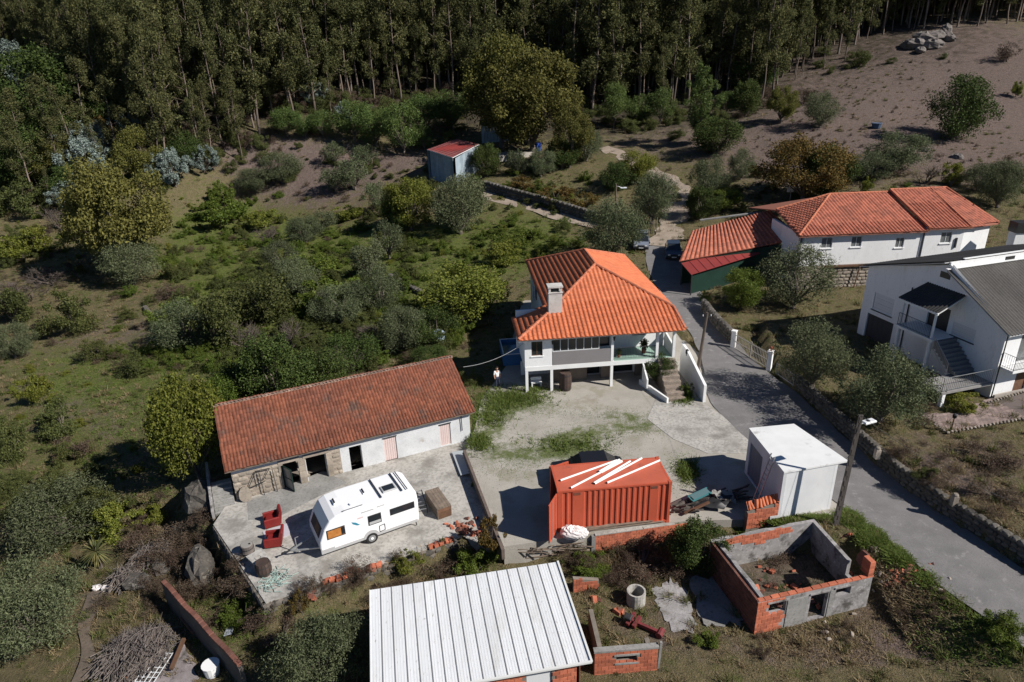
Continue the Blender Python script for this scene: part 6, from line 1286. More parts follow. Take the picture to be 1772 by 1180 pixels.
def sheet_thing(name, label, cat, corners, mat, mat2=None, crumple=.12, n=8, seed=1, ragged=0.):
    c = [np.array(q) for q in corners]; o = c[0]; R_ = np.random.default_rng(seed); V = []
    for j in range(n+1):
        for i in range(n+1): u, v = i/n, j/n; V.append(bil(u, v, c)-o+np.array([0,0,abs(R_.normal(0, crumple))]))
    t = thing(name, label, cat, tuple(o)); Q = [(j*(n+1)+i, j*(n+1)+i+1, (j+1)*(n+1)+i+1, (j+1)*(n+1)+i) for j in range(n) for i in range(n) if not (ragged and R_.random() < ragged*max(0, 1-min(i, j, n-1-i, n-1-j)/(n*.22)))]; put('sheet', npmesh('sheet', np.array(V), np.array(Q), mat), t); return t
sheet_thing('dark_tarpaulin', 'crumpled black tarpaulin over the scrap left of the white garage', 'tarpaulin', [z5(40,800,.25), z5(330,830,.2), z5(400,720,.6), z5(160,700,.5)], BLACK)
sheet_thing('grey_tarpaulin', 'faded grey tarpaulin draped on the planks at the right end of the container', 'tarpaulin', [z5(230,730,.55), z5(430,790,.25), z5(390,690,.6), z5(240,690,.6)], CONCD, seed=3)
o = thing('teal_cart', 'teal metal cart frame tipped over on the scrap pile by the garage', 'cart', z5(150,770,.3), radians(25)); mb = MB(); mb.bar((-.6,0,.3),(.7,0,.45),.07); mb.bar((-.6,.4,.35),(.7,.4,.5),.07); mb.bar((.7,0,.45),(.95,.2,.1),.06); mb.bar((-.6,0,.3),(-.6,.4,.35),.06); part('frame', mb, M('teal_metal', (.05,.18,.19), rough=.5), o); mb = MB(); mb.plate([(-.5,.02,.36),(.6,.02,.5),(.6,.38,.55),(-.5,.38,.41)], .03); part('bed', mb, M('teal_dull', (.09,.16,.17), rough=.6), o)
beam_thing('orange_plank', 'single orange brown plank resting aslant on the scrap pile', 'plank', [(z5(20,855,.2), z5(215,765,.7))], WOODB, .1)
# loose bricks and rubble
def rubble(label, spots, seed, size=.26, cat='rubble', me=None):
    r = random.Random(seed); p0 = at(*spots[0][:2]); t = thing('rubble_heap', label, cat, p0)
    for px, py, n, sp in spots:
        for k in range(n):
            q = at(px+r.gauss(0, sp), py+r.gauss(0, sp*.5)); s = size*r.uniform(.6, 1.3)
            put('brick', r.choice([BRICK_ME, BRICKD_ME]) if me is None else me[k % len(me)], t, (q[0]-p0[0], q[1]-p0[1], q[2]-p0[2]+s*.15), (r.gauss(0,.5), r.gauss(0,.5), r.uniform(0,6)), (s, s*.7, s*.45))
rubble('heap of broken orange bricks by the rusty beam at the right of the terrace', [(805,915,26,14),(815,925,12,10)], 1); rubble('scatter of orange bricks in the brambles below the terrace front', [(645,990,5,4),(540,1040,5,4),(600,1000,6,12),(545,1052,5,4)], 2, .3); rubble('scatter of broken red bricks on the bank above the roofless ruin', [(1575,1000,40,18),(1545,1012,16,12),(1478,1000,10,8),(1465,935,8,6)], 3, .17, me=[BRICKD_ME, BRICKD_ME, BRICK_ME]); rubble('few bright bricks lying near the concrete well ring', [(1112,995,9,6),(1030,1040,3,3),(1072,1062,3,3),(1010,1005,4,6)], 4, .3); rubble('loose pale stones scattered in front of the roofless ruin', [(1500,1010,10,16),(1600,1015,8,20),(1510,955,5,4),(1450,1080,8,25)], 5, .22, me=ST_ME)
# small brick corner left standing right of the white roof
f0 = at(992,1030); t = thing('brick_stub', 'broken corner of orange brick wall just right of the white metal roof', 'wall', f0, .1); mb = MB(); wallgrid(mb, 1.3, -.4, .85, .2, [], top=lambda x: .85-.2*x); part('wall_core', mb, MORTAR, t); bricks(t, T(0,0), 1.3, 0, .8, keep=lambda x, z: z < .85-.25*x, seed=44)
def patch(name, label, cat, outline, mat, lift=.07, seed=1, rough=.14):
    R_ = np.random.default_rng(seed); P = [np.array(at(*q)) for q in outline]; c = sum(P)/len(P); V = [c+[0,0,lift]]; m = 9
    for i in range(len(P)):
        for k in range(m):
            p = P[i]+(P[(i+1) % len(P)]-P[i])*k/m; q = c+(p-c)*(1+R_.normal()*rough*.6+.1*sin(i*9+k*1.3)); V.append(np.array([q[0], q[1], float(H(q[0], q[1]))+lift]))
    n = len(V)-1; t = thing(name, label, cat, tuple(c)); mb = MB(); W_ = [tuple(v-c) for v in V]; I_ = [tuple((v-V[0])*.6+V[0]-c) for v in V[1:]]; I_ = [(x, y, float(H(x+c[0], y+c[1]))+lift+.01-c[2]) for x, y, _ in I_]
    lo_ = [(x, y, z-.14) for x, y, z in W_[1:]]
    mb.add(W_+I_+lo_, [(1+k, 1+(k+1) % n, 1+n+(k+1) % n, 1+n+k) for k in range(n)]+[(0, 1+n+k, 1+n+(k+1) % n) for k in range(n)]+[(1+k, 1+2*n+k, 1+2*n+(k+1) % n, 1+(k+1) % n) for k in range(n)]); part('slab', mb, mat, t); return t
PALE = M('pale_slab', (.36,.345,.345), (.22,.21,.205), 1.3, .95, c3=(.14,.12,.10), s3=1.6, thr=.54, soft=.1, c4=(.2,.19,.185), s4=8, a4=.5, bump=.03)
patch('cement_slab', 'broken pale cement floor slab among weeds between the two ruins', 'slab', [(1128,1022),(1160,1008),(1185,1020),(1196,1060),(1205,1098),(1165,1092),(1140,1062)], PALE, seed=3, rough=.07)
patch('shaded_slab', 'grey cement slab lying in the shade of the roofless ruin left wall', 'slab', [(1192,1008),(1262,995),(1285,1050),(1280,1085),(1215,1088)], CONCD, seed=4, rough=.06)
# bottom left rubbish
for px, py, lab, s in ((170,1022,'white plastic bag beside the yucca, left of two',.5),(187,1024,'white box beside the yucca, right of two',.45)):
    p = at(px, py); t = thing('white_rubbish', lab, 'rubbish', p); mb = MB(); mb.lump((0,0,s*.3),(s*.7,s*.4,s*.35),int(px),9,6,.35) if 'bag' in lab else mb.box(-s*.5,s*.5,-s*.3,s*.3,0,s*.6,.02); part('bag' if 'bag' in lab else 'box', mb, SACK, t)
p = at(370,1172); t = thing('white_bucket', 'white plastic tub lying at the bottom edge beside the brick ruin wall', 'tub', p); mb = MB(); mb.tube([(0,0,.05),(0,0,.6)],[.32,.38],14); part('body', mb, WHITE2, t); mb = MB(); mb.tube([(0,0,.6),(0,0,.63)],.4,14); part('rim', mb, WHITE2, t)
p = at(400,1095); t = thing('sheet_scrap', 'crumpled bluish grey sheet lying in the weeds below the terrace corner', 'scrap sheet', p); mb = MB(); mb.plate([(-.2,-.4,.1),(.22,-.35,.2),(.2,.4,.35),(-.15,.35,.3)], .02); part('sheet', mb, M('blue_grey', (.33,.36,.42), rough=.5), t)
patch('cement_floor', 'cracked pinkish cement floor of a fallen shed at the bottom left', 'floor', [(248,1195),(345,1195),(335,1150),(318,1115),(278,1112),(262,1150)], M('pink_cement', (.30,.26,.26), (.16,.14,.14), 1.5, .95, c3=(.09,.08,.07), s3=1.5, thr=.55, bump=.03), seed=6, rough=.08)
o0 = at(270,1165); o = thing('grid_panel', 'white wire grid panel lying on the fallen shed floor', 'grid panel', (o0[0], o0[1], o0[2]+.25), radians(-5))
for k in range(7): mb = MB(); mb.bar((-.45,-.8+k*.27,.02),(.45,-.8+k*.27,.02),.03); part('bar', mb, ALU, o)
for k in range(5): mb = MB(); mb.bar((-.45+k*.225,-.82,.04),(-.45+k*.225,.85,.04),.03); part('bar', mb, ALU, o)
beam_thing('timber_beam', 'reddish broken beams lying along the fallen shed at the bottom left', 'beam', [(at(338,1105,.3), at(318,1080,.35)), (at(300,1170,.3), at(322,1118,.4)), (at(225,1185,.2), at(215,1160,.3))], WOODB, .12)
# boulders
def boulder(label, px, py, r, seed, rz=0., mat=None, flat=1.):
    p = at(px, py); t = thing('boulder', label, 'boulder', p, rz); mb = MB(); mb.lump((0,0,r[2]*.4), r, seed, 13, 9, .17, flat); mb.lump((r[0]*.35,-r[1]*.2,r[2]*.5), tuple(k*.62 for k in r), seed+50, 11, 7, .2, flat); part('rock', mb, mat or STONED, t)
GRAN = M('grey_boulder', (.115,.102,.088), (.06,.055,.048), 1.5, .95, c4=(.05,.045,.04), s4=6, a4=.5, c3=(.22,.2,.17), s3=2.2, thr=.58, bump=.05)
boulder('largest dark boulder leaning beside the left edge of the terrace', 352,1000,(.75,1.35,1.1),11,.35,GRAN); boulder('rounded dark boulder above and left of the largest one', 312,925,(.6,.6,.45),12,0,GRAN); boulder('small dark boulder left of the largest one', 282,985,(.5,.7,.4),15,.6,GRAN)
boulder('broad rock outcrop at the foot of the stone steps left of the terrace', 352,870,(1.1,1.5,.9),13,.5,GRAN); boulder('low mossy rock between the yucca and the brick ruin wall', 240,1015,(.8,.6,.4),16,0,GRAN)
BOUL = M('field_boulder', (.21,.182,.165), (.13,.115,.105), .8, .95, c4=(.1,.09,.085), s4=2, a4=.5, bump=.08)
for px, py, r, s, lab in ((1580,82,(2.4,1.6,1.2),21,'low boulder at the left end of the hilltop outcrop'),(1600,74,(2.6,1.8,1.5),22,'largest pale boulder in the middle of the hilltop outcrop'),(1614,82,(2.0,1.5,1.1),27,'pale slab boulder at the front of the hilltop outcrop'),(1622,68,(2.2,1.5,1.3),28,'pale boulder right of the largest one on the hilltop'),(1636,63,(1.3,1.2,1.7),23,'upright boulder at the right end of the hilltop outcrop'),(1643,70,(1.3,1.,.8),29,'small boulder beside the upright one on the hilltop'),(1592,90,(1.4,1.,.7),24,'smallest boulder at the front left of the hilltop outcrop'),(1655,275,(.9,.8,.5),25,'small dark stone in the dry field above the long white house'),(1600,262,(.7,.6,.4),26,'smallest stone in the dry field near the olive bushes')):
    boulder(lab, px, py, r, s, s*.7, BOUL)
p = at(1516,222); t = thing('blue_tub', 'small blue tub lying in the dry field left of the round dark tree', 'tub', p); mb = MB(); mb.tube([(0,0,0),(0,0,.7)],[.6,.75],12); part('body', mb, M('dull_blue', (.06,.09,.15)), t); mb = MB(); mb.tube([(0,0,.7),(0,0,.78)],.8,12); part('rim', mb, M('dull_blue2', (.08,.11,.17)), t)
# ------------------------------------------------------------------ things round the white house
barrel('tall dark wooden cask standing under the veranda of the white house', (3.9,45.75,0), .48, 1.45, BARRELW, True)
p = U(930,667,0); t = thing('garden_bench', 'small white bench under the left corner of the white house', 'bench', (1.75,46.3,0), .1); mb = MB(); mb.box(-.4,.4,-.2,.2,.4,.46); part('seat', mb, WHITE2, t)
for x in (-.34,.34): mb = MB(); mb.box(x-.05,x+.05,-.17,.17,0,.4); part('leg', mb, WHITE2, t)
mb = MB(); mb.box(-.4,.4,.18,.22,.5,.75); part('backrest', mb, WHITE2, t)
t = thing('blue_pool', 'blue frame pool standing in the shade left of the white house', 'pool', (-.75,50.2,0), .1); mb = MB(); wallgrid(mb, 2.4, 0, .95, .08, []); mb.X = T(0,3.2); wallgrid(mb, 2.4, 0, .95, .08, []); mb.X = T(.08,.08,0,pi/2); wallgrid(mb, 3.1, 0, .95, .08, []); mb.X = T(2.4,.08,0,pi/2); wallgrid(mb, 3.1, 0, .95, .08, []); mb.X = None; part('wall', mb, BLUEP, t)
mb = MB()
for a, b_ in (((0,.04),(2.4,.04)),((0,3.24),(2.4,3.24)),((.04,0),(.04,3.24)),((2.36,0),(2.36,3.24))): mb.bar((*a,.98),(*b_,.98),.09,.05)
part('rim', mb, ALU, t); mb = MB(); mb.box(.09,2.31,.09,3.18,.6,.7); part('water', mb, M('pool_water', (.02,.08,.13), rough=.05, spec=.6), t)
p = U(760,592,0.2); t = thing('water_tank', 'pale blue plastic water tank among the bushes left of the white house', 'tank', p); mb = MB(); mb.tube([(0,0,0),(0,0,.1),(0,0,.95),(0,0,1.1)],[.48,.52,.52,.35],16); part('body', mb, M('pale_blue_plastic', (.40,.50,.62), rough=.5), t, True); mb = MB(); mb.tube([(0,0,1.1),(0,0,1.18)],.2,10); part('lid', mb, M('tank_lid', (.25,.32,.40)), t)
for lab, x, y, z, s in (('tall dark pot plant standing on the green porch floor', 10.0, 47.3, 2.12, 1.), ('low pot plant by the porch railing at the left of the green floor', 8.0, 46.6, 2.12, .6)):
    t = thing('pot_plant', lab, 'pot plant', (x, y, z)); t.scale = (s, s, s); mb = MB(); mb.tube([(0,0,0),(0,0,.35)],[.14,.2],12); part('pot', mb, M('clay_pot', (.25,.09,.05)) if 'clay_pot' not in bpy.data.materials else bpy.data.materials['clay_pot'], t)
    r = np.random.default_rng(int(x)); P_, d = cloud([(0,0,.75,.35,.35,.42)], 420, r, .2); V, Q = leaves(P_, .16, r, 0, .5, .4, d); put('foliage', npmesh('pot_foliage', V, Q, L_DARK), t); mb = MB(); mb.tube([(0,0,.3),(0,0,.7)],.02,5); part('stem', mb, BARK, t)
p = YY(1205,612,46.5); t = thing('lantern', 'black lantern standing on the white stair wall of the house', 'lantern', (13.2,46.9,2.1)); mb = MB(); mb.tube([(0,0,0),(0,0,.08),(0,0,.3),(0,0,.4)],[.1,.13,.13,.03],8); part('body', mb, BLACK, t); mb = MB(); mb.tube([(0,0,-.15),(0,0,0)],.07,8); part('foot', mb, BLACK, t)
for k, (x, y) in enumerate(((6.55,45.32),(2.0,45.5))):
    t = thing('wall_lamp', ['small black wall lamp on the middle pillar of the veranda','small black wall lamp on the left pillar of the veranda'][k], 'wall lamp', (x+.95, y-.05+.1*x*.09+ (.62 if k == 0 else .12), 3.95)); mb = MB(); mb.tube([(0,0,-.16),(0,0,.12)],[.05,.09],8); part('shade', mb, BLACK, t); mb = MB(); mb.bar((0,0,0),(0,.12,0),.03); part('bracket', mb, IRON, t)
# the person by the corner of the house
t = thing('person', 'person in white shirt and dark trousers by the left corner of the house', 'person', U(861,671,0), radians(200))
def skin(name, verts, edges, radii, mat, lv=2, root=0):
    me = bpy.data.meshes.new(name); me.from_pydata(verts, edges, []); o = put(name, me, t); m = o.modifiers.new('s', 'SKIN'); me.skin_vertices[0].data[root].use_root = True
    for i, r in enumerate(radii): me.skin_vertices[0].data[i].radius = (r if isinstance(r, tuple) else (r, r))
    sb = o.modifiers.new('u', 'SUBSURF'); sb.levels = lv; sb.render_levels = lv; me.materials.append(mat); return o
bv = [(0,0,.95),(0,0,1.12),(0,0,1.32),(0,0,1.45),(0,.02,1.52),(0,.03,1.62),(0,.03,1.72),(.19,0,1.40),(.26,.05,1.14),(.24,.16,.93),(-.19,0,1.40),(-.27,.0,1.14),(-.25,.1,.90),(.10,0,.88),(.12,.03,.48),(.12,-.02,.07),(.12,.13,.04),(-.10,0,.88),(-.13,.05,.48),(-.13,-.04,.07),(-.13,.11,.04),(.24,.21,.86),(-.25,.15,.82)]
be = [(0,1),(1,2),(2,3),(3,4),(4,5),(5,6),(2,7),(7,8),(8,9),(2,10),(10,11),(11,12),(0,13),(13,14),(14,15),(15,16),(0,17),(17,18),(18,19),(19,20),(9,21),(12,22)]
br_ = [(.15,.11),(.14,.10),(.17,.11),(.08,.07),.055,(.085,.10),(.07,.085),.06,.045,.033,.06,.045,.033,.085,.055,.04,.035,.085,.055,.04,.035,(.038,.022),(.038,.022)]
skin('body', bv, be, br_, SKIN)
sv = [bv[i] for i in (0,1,2,7,8,10,11)]; skin('shirt', [(0,0,.9)]+sv[1:], [(0,1),(1,2),(2,3),(3,4),(2,5),(5,6)], [(.17,.13),(.165,.125),(.19,.13),.078,.06,.078,.06], SHIRT)
tv = [(0,0,.93),bv[13],bv[14],(.12,-.02,.1),bv[17],bv[18],(-.13,-.04,.1)]; skin('trousers', tv, [(0,1),(1,2),(2,3),(0,4),(4,5),(5,6)], [(.165,.13),.10,.072,.06,.10,.072,.06], TROUS)
mb = MB(); mb.lump((0,.005,1.73),(.092,.11,.075),3,12,7,.05); part('hair', mb, HAIR, t, True)
for s in (-1, 1):
    mb = MB(); mb.box(s*.12-.045,s*.12+.045,-.07,.2,0,.07,.02); part('shoe', mb, BLACK, t); mb = MB(); mb.lump((s*.035,.135,1.665),(.012,.008,.008),1,6,4,0); part('eye', mb, BLACK, t); mb = MB(); mb.lump((s*.095,.03,1.655),(.014,.025,.035),1,6,4,0); part('ear', mb, SKIN, t)
mb = MB(); mb.lump((0,.145,1.635),(.016,.026,.026),1,6,4,0); part('nose', mb, SKIN, t); mb = MB(); mb.box(-.028,.028,.125,.137,1.585,1.595); part('mouth', mb, REDV, t)
# ------------------------------------------------------------------ trees and shrubs one by one: kind, base px, width px, height px, label
PL = [
('olive',72,1112,165,165,'largest olive tree, filling the bottom left corner beside the footpath'),
('olive',128,932,170,130,'broad olive tree left of the yellow bush, above the yucca'),
('olive',28,620,70,70,'olive tree cut by the left edge beside the grassy meadow'),
('yellow_green',348,838,122,205,'tall bright green tree against the left end of the old barn'),
('broadleaf',392,728,80,90,'lighter green tree reaching over the top left corner of the barn roof'),
('yellow_green',308,795,64,120,'narrow yellow green tree joined to the left of the tall bright one'),
('dark_broadleaf',490,712,125,150,'tallest glossy dark tree directly behind the left half of the barn roof'),
('dark_broadleaf',560,690,110,105,'glossy dark tree behind the middle of the barn roof'),
('dark_broadleaf',430,700,110,90,'small dark bush tree behind the left end of the barn roof'),
('bare_shrub',590,652,90,110,'leafless brown shrub behind the middle of the barn roof'),
('bare_shrub',432,612,80,90,'leafless brown shrub left of the wide dark tree behind the barn'),
('shrub',375,600,130,120,'large grey green bush in the shaded hollow behind the barn'),
('shrub',455,560,150,110,'broad scrubby bush above the hollow behind the barn'),
('olive',330,600,110,95,'pale olive bush at the left of the hollow behind the barn'),
('green_shrub',300,560,90,60,'bright green bramble bush on the meadow edge'),
('autumn',228,478,160,215,'big brownish olive tree in the left middle, in front of the silver saplings'),
('autumn',185,455,110,130,'smaller brownish tree joined to the left of the big brownish one'),
('olive',232,492,100,90,'dark olive tree at the foot of the big brownish tree'),
('autumn',252,318,80,95,'small rust tinged tree between two groups of silver saplings'),
('yellow_shrub',40,452,90,60,'yellow green bush cut by the left edge under the forest'),
('yellow_shrub',75,440,70,60,'yellow green bush next to the one at the left edge'),
('shrub',125,575,100,90,'dark olive bush alone on the left meadow, largest there'),
('yellow_shrub',65,695,70,60,'yellowish leaved bush low on the left meadow'),
('shrub',110,745,95,70,'dark round bush low on the left meadow'),
('brown_shrub',130,790,80,50,'brownish bush below the dark round one on the left meadow'),
('shrub',235,650,60,50,'grey bush in the middle of the left meadow'),
('green_shrub',205,620,40,30,'small bright green bush in the middle of the left meadow'),
('brown_shrub',220,640,45,35,'small brown bush beside the bright green one on the meadow'),
('shrub',20,790,80,90,'dark bush at the left edge above the olive trees'),
('silver',160,330,95,95,'silver blue eucalyptus sapling nearest the big brownish tree'),
('silver',150,285,90,75,'silver blue sapling higher up left of the rust tinged tree'),
('silver',180,280,50,70,'narrow silver sapling beside the rust tinged tree'),
('silver',305,325,70,70,'silver blue sapling right of the rust tinged tree'),
('silver',280,318,50,55,'smaller silver sapling right of the rust tinged tree'),
('silver',38,152,115,78,'silver blue trees at the far left edge of the forest'),
('silver',92,152,80,58,'pale silver tree right of those at the far left edge'),
('silver',130,370,70,60,'lowest silver sapling, above the yellow green bushes at the left'),
('dark_broadleaf',80,240,170,150,'dark rounded tree standing out at the left of the forest'),
('dark_broadleaf',30,330,120,130,'dark tree cut by the left edge above the yellow bushes'),
('orange_shrub',185,255,50,60,'orange brown sapling in the dark forest edge at the left'),
('autumn',922,266,168,175,'largest yellowing tree in front of the forest, above the tin shed'),
('autumn',868,255,130,180,'darker olive tree joined to the left of the largest yellowing tree'),
('autumn',985,290,75,105,'golden low tree at the right foot of the largest yellowing tree'),
('pine',498,238,55,50,'young bright green pine at the left end of the row by the forest'),
('pine',530,240,45,45,'young pine second from the left in the row by the forest'),
('pine',560,240,50,48,'young pine third from the left in the row by the forest'),
('pine',615,245,70,70,'round green pine left of the tight pine group'),
('pine',652,255,80,80,'round green pine in the middle of the tight pine group'),
('pine',700,270,72,90,'largest round pine at the front of the tight pine group'),
('pine',735,235,75,70,'round pine behind the tight group, left of two'),
('pine',785,225,70,70,'round dark pine behind the tin shed, right of two'),
('pine',735,262,35,45,'smallest pine beside the tin shed'),
('pine',1062,222,45,75,'slender pale pine in front of the forest right of the yellowing tree'),
('pine',1105,218,55,55,'low spreading pine at the forest edge, left of two'),
('pine',1142,215,55,60,'low spreading pine at the forest edge, right of two'),
('tall_pine',1208,250,68,135,'tall light green pine left of the dry hillside'),
('dark_broadleaf',1238,268,85,65,'glossy dark bush under the tall pine'),
('pine',1254,205,40,45,'small bright pine right of the tall one'),
('dark_broadleaf',1290,200,60,60,'dark bush in the forest corner above the dry hillside'),
('dark_broadleaf',1648,242,108,112,'round dark green tree alone on the dry hillside'),
('olive',1418,222,62,62,'small round olive tree on the dry hillside'),
('autumn',1350,212,50,62,'thin pale tree left of the small olive on the hillside'),
('brown_shrub',1742,106,58,32,'brown thorn bush at the top right of the hillside'),
('yellow_shrub',1757,168,20,28,'tiny yellowish sapling at the right of the hillside'),
('brown_shrub',1390,180,60,30,'low brown scrub near the forest corner of the hillside'),
('orange',1388,352,158,122,'large tree half orange and half green behind the left end of the long white house'),
('dark_broadleaf',1430,345,90,95,'green tree pressed against the right side of the half orange tree'),
('olive',1548,298,95,72,'grey olive tree above the long white house, right of two'),
('olive',1508,312,75,52,'grey olive tree above the long white house, left of two'),
('bare_shrub',1602,318,70,50,'leafless thorn bush above the middle of the long white roof'),
('yellow_shrub',1645,322,50,45,'yellowish bush between thorn bushes above the long white roof'),
('olive',1725,360,75,85,'dull olive tree behind the right end of the long white house'),
('olive',1690,330,60,50,'olive bush left of the one behind the right end of the long house'),
('yellow_shrub',1498,338,30,35,'small yellow bush just above the long white roof'),
('olive',1225,350,62,82,'olive tree on the right bank of the dirt lane'),
('olive',1281,312,46,55,'small olive above the outbuilding, left of the half orange tree'),
('broadleaf',1254,366,55,45,'bright green bush behind the outbuilding'),
('dark_broadleaf',1215,380,60,60,'dark bush on the right of the lane bend'),
('olive',1128,388,78,92,'olive tree on the left of the dirt lane above the silver blue car'),
('olive',1060,448,104,112,'big olive tree directly behind the orange roof'),
('dark_broadleaf',1062,330,70,55,'dark green bush among the yellowed vines left of the lane'),
('yellow_green',1098,318,65,60,'yellowish green bush beside the pale lane bend'),
('dark_broadleaf',843,306,52,58,'dark round tree at the right corner of the tin shed'),
('dark_broadleaf',972,292,55,52,'dark citrus tree below the golden tree'),
('small_olive',895,305,36,48,'narrow olive sapling right of the tin shed'),
('olive',936,306,52,50,'olive bush right of the narrow sapling by the tin shed'),
('olive',1015,280,55,60,'olive tree at the right of the golden tree'),
('yellow_green',712,398,88,98,'yellow green tree in the middle garden left of the big grey olive'),
('olive',797,405,100,108,'big grey olive in the middle garden below the tin shed'),
('small_olive',580,285,45,40,'small olive in the upper garden, highest of the row'),
('small_olive',635,290,46,42,'small olive under the round pine group'),
('small_olive',582,335,50,48,'small olive in the upper garden at the left of a pair'),
('small_olive',615,330,55,60,'small olive in the upper garden at the right of a pair'),
('small_olive',655,370,45,60,'thin olive between the pair and the yellow green tree'),
('olive',490,318,70,58,'dark olive near the forest corner in the upper garden'),
('olive',445,332,65,45,'grey olive left of the dark one in the upper garden'),
('green_shrub',380,390,120,60,'wide bright green bramble patch below the forest corner'),
('green_shrub',385,355,50,50,'tall bright bush above the wide bramble patch'),
('olive',487,470,62,60,'dark olive alone in the middle of the garden'),
('bare_shrub',457,425,60,55,'leafless shrub above the lone dark olive'),
('small_olive',640,480,60,70,'grey olive in the centre of the garden'),
('small_olive',675,450,55,70,'grey olive right of the centre of the garden'),
('green_shrub',540,480,110,55,'long low bramble in the middle garden'),
('green_shrub',550,540,110,80,'tangled green bush below the long bramble'),
('yellow_shrub',460,395,70,40,'yellowish low bush by the leafless shrub'),
('yellow_green',800,560,150,125,'tall loose yellow green bush left of the orange roof'),
('dark_broadleaf',750,600,90,80,'dark bush under the loose yellow green one'),
('olive',700,610,80,90,'grey olive between the barn ridge and the loose yellow green bush'),
('bare_shrub',640,600,80,70,'leafless brown tangle above the right part of the barn ridge'),
('dark_broadleaf',745,640,70,50,'dark low bush behind the right end of the barn'),
('yellow_shrub',870,455,90,50,'yellowing vine bushes left of the orange roof'),
('green_shrub',895,425,100,40,'green bramble row above the orange roof'),
('orange_shrub',905,330,65,30,'yellowed vines on top of the terrace wall, left end'),
('orange_shrub',960,348,75,34,'yellowed vines on top of the terrace wall, middle'),
('orange_shrub',1010,362,60,34,'yellowed vines on top of the terrace wall, right end'),
('olive',1405,670,122,134,'round olive tree behind the iron gate in the right garden'),
('olive',1522,728,150,146,'largest olive tree in the right garden, in front of the outside stair'),
('olive',1370,534,124,124,'dark olive tree in front of the long white house'),
('broadleaf',1280,538,72,80,'round green citrus tree before the dark green outbuilding'),
('yellow_shrub',1662,706,78,42,'yellow green bush under the outside landing'),
('brown_shrub',1600,738,40,30,'small brown bush at the tip of the paved drive'),
('green_shrub',1217,520,22,22,'potted green shrub at the corner of the outbuilding'),
('shrub',1595,850,40,35,'red flowered rose bush on the road wall'),
('brown_shrub',1730,805,110,50,'patch of dark scrub in the dry right garden'),
('brown_shrub',1715,860,90,45,'lower patch of dark scrub in the dry right garden'),
('olive',555,1195,145,145,'grey olive bush in front of the white metal roof, left of two'),
('olive',625,1165,90,110,'grey olive bush touching the left edge of the white metal roof, right of two'),
('green_shrub',828,990,85,65,'green thorny bush between the terrace and the white metal roof'),
('orange_shrub',850,955,55,70,'orange tinged bush beside the rusty beam at the terrace corner'),
('yellow_shrub',710,1000,60,45,'yellowish bush below the terrace front'),
('brown_shrub',765,990,90,40,'brown brambles right of the yellowish bush below the terrace'),
('brown_shrub',665,1030,70,30,'brown brambles below the caravan wheel'),
('dark_broadleaf',1205,985,95,105,'dark green bush between the brick wall and the roofless ruin'),
('green_shrub',1020,990,80,45,'green bush above the brick stub by the white metal roof'),
('brown_shrub',1110,985,120,60,'wide dry bramble mass below the orange brick wall'),
('brown_shrub',1190,970,70,50,'dry brambles at the left of the dark green bush'),
('dark_broadleaf',145,178,70,55,'dark tree mass under the far left forest, right of the silver trees'),
('shrub',60,195,120,42,'grey green bush mass below the far silver trees'),
('autumn',30,225,90,55,'brownish tree cut by the left edge beneath the far silver trees'),
('dark_broadleaf',110,268,110,88,'large dark green tree in front of the dark left forest'),
('dark_broadleaf',30,275,100,90,'dark green tree at the left edge above the olive toned trees'),
('autumn',90,320,90,80,'olive toned tree left of the silver saplings'),
('shrub',45,370,100,70,'grey bush between the left edge trees and the yellow bushes'),
('bare_shrub',110,400,80,70,'leafless grey thicket under the lowest silver sapling'),
('dark_broadleaf',120,350,80,70,'dark bush left of the lowest silver sapling'),
('silver',12,168,70,72,'pale silver tree cut by the left picture edge'),
('dark_broadleaf',25,240,90,90,'dark tree low at the left edge beneath the far silver trees'),
('autumn',120,225,80,80,'brownish tree left of the tall silver saplings at the forest edge'),
('autumn',60,265,70,70,'dull yellow green tree in front of the dark left forest'),
('dark_broadleaf',200,235,90,80,'dark bushy tree between forest trunks above the rust tinged tree'),
('silver',225,245,60,55,'small silver sapling under the trunks above the rust tinged tree'),
('silver',355,300,60,50,'silver sapling at the foot of the forest corner'),
('dark_broadleaf',330,285,60,60,'dark bush under the forest corner'),
('silver',545,185,50,45,'silver sapling among the trunks above the young pines'),
('silver',600,215,40,40,'low silver sapling left of the round pines'),
('green_shrub',1740,1105,85,60,'leafy green bush at the bottom right verge'),
('green_shrub',1220,1115,50,35,'green tuft before the left corner of the roofless ruin'),
('orange_shrub',525,1070,40,50,'orange brown fern clump below the terrace corner'),
('yellow_shrub',215,925,110,80,'bright yellow green bush left of the boulders'),
('yellow_shrub',270,905,60,45,'yellowish bush between the boulders and the bright green tree'),
('brown_shrub',300,950,120,60,'dry bramble heap above the rounded boulders'),
('brown_shrub',250,965,110,50,'dry bramble heap right of the yucca'),
('brown_shrub',420,1020,90,55,'dry brambles under the left terrace wall'),
('brown_shrub',455,1085,80,50,'dry brambles under the terrace corner'),
('green_shrub',410,1080,70,50,'green weeds beside the red topped ruin wall'),
('brown_shrub',490,1110,80,55,'dry brambles left of the grey olive bush'),
('dark_broadleaf',1140,665,55,60,'climbing plant at the left of the white house stair'),
('green_shrub',1185,686,30,30,'green plant at the right of the white house stair'),
('dark_broadleaf',1300,160,80,70,'dark undergrowth tree left of the dry hillside corner'),
('shrub',25,560,90,80,'grey thorn bush at the left edge of the meadow'),
('bare_shrub',50,520,110,80,'leafless brown thicket at the left edge'),
('brown_shrub',1345,975,70,22,'dry weeds growing on the floor inside the roofless ruin'),
('bare_shrub',560,545,80,80,'leafless grey shrub in the middle of the tangled garden'),
('olive',590,560,90,80,'grey olive bush above the right half of the barn ridge'),
('olive',660,540,90,90,'olive bush in the tangle left of the yellow green bush'),
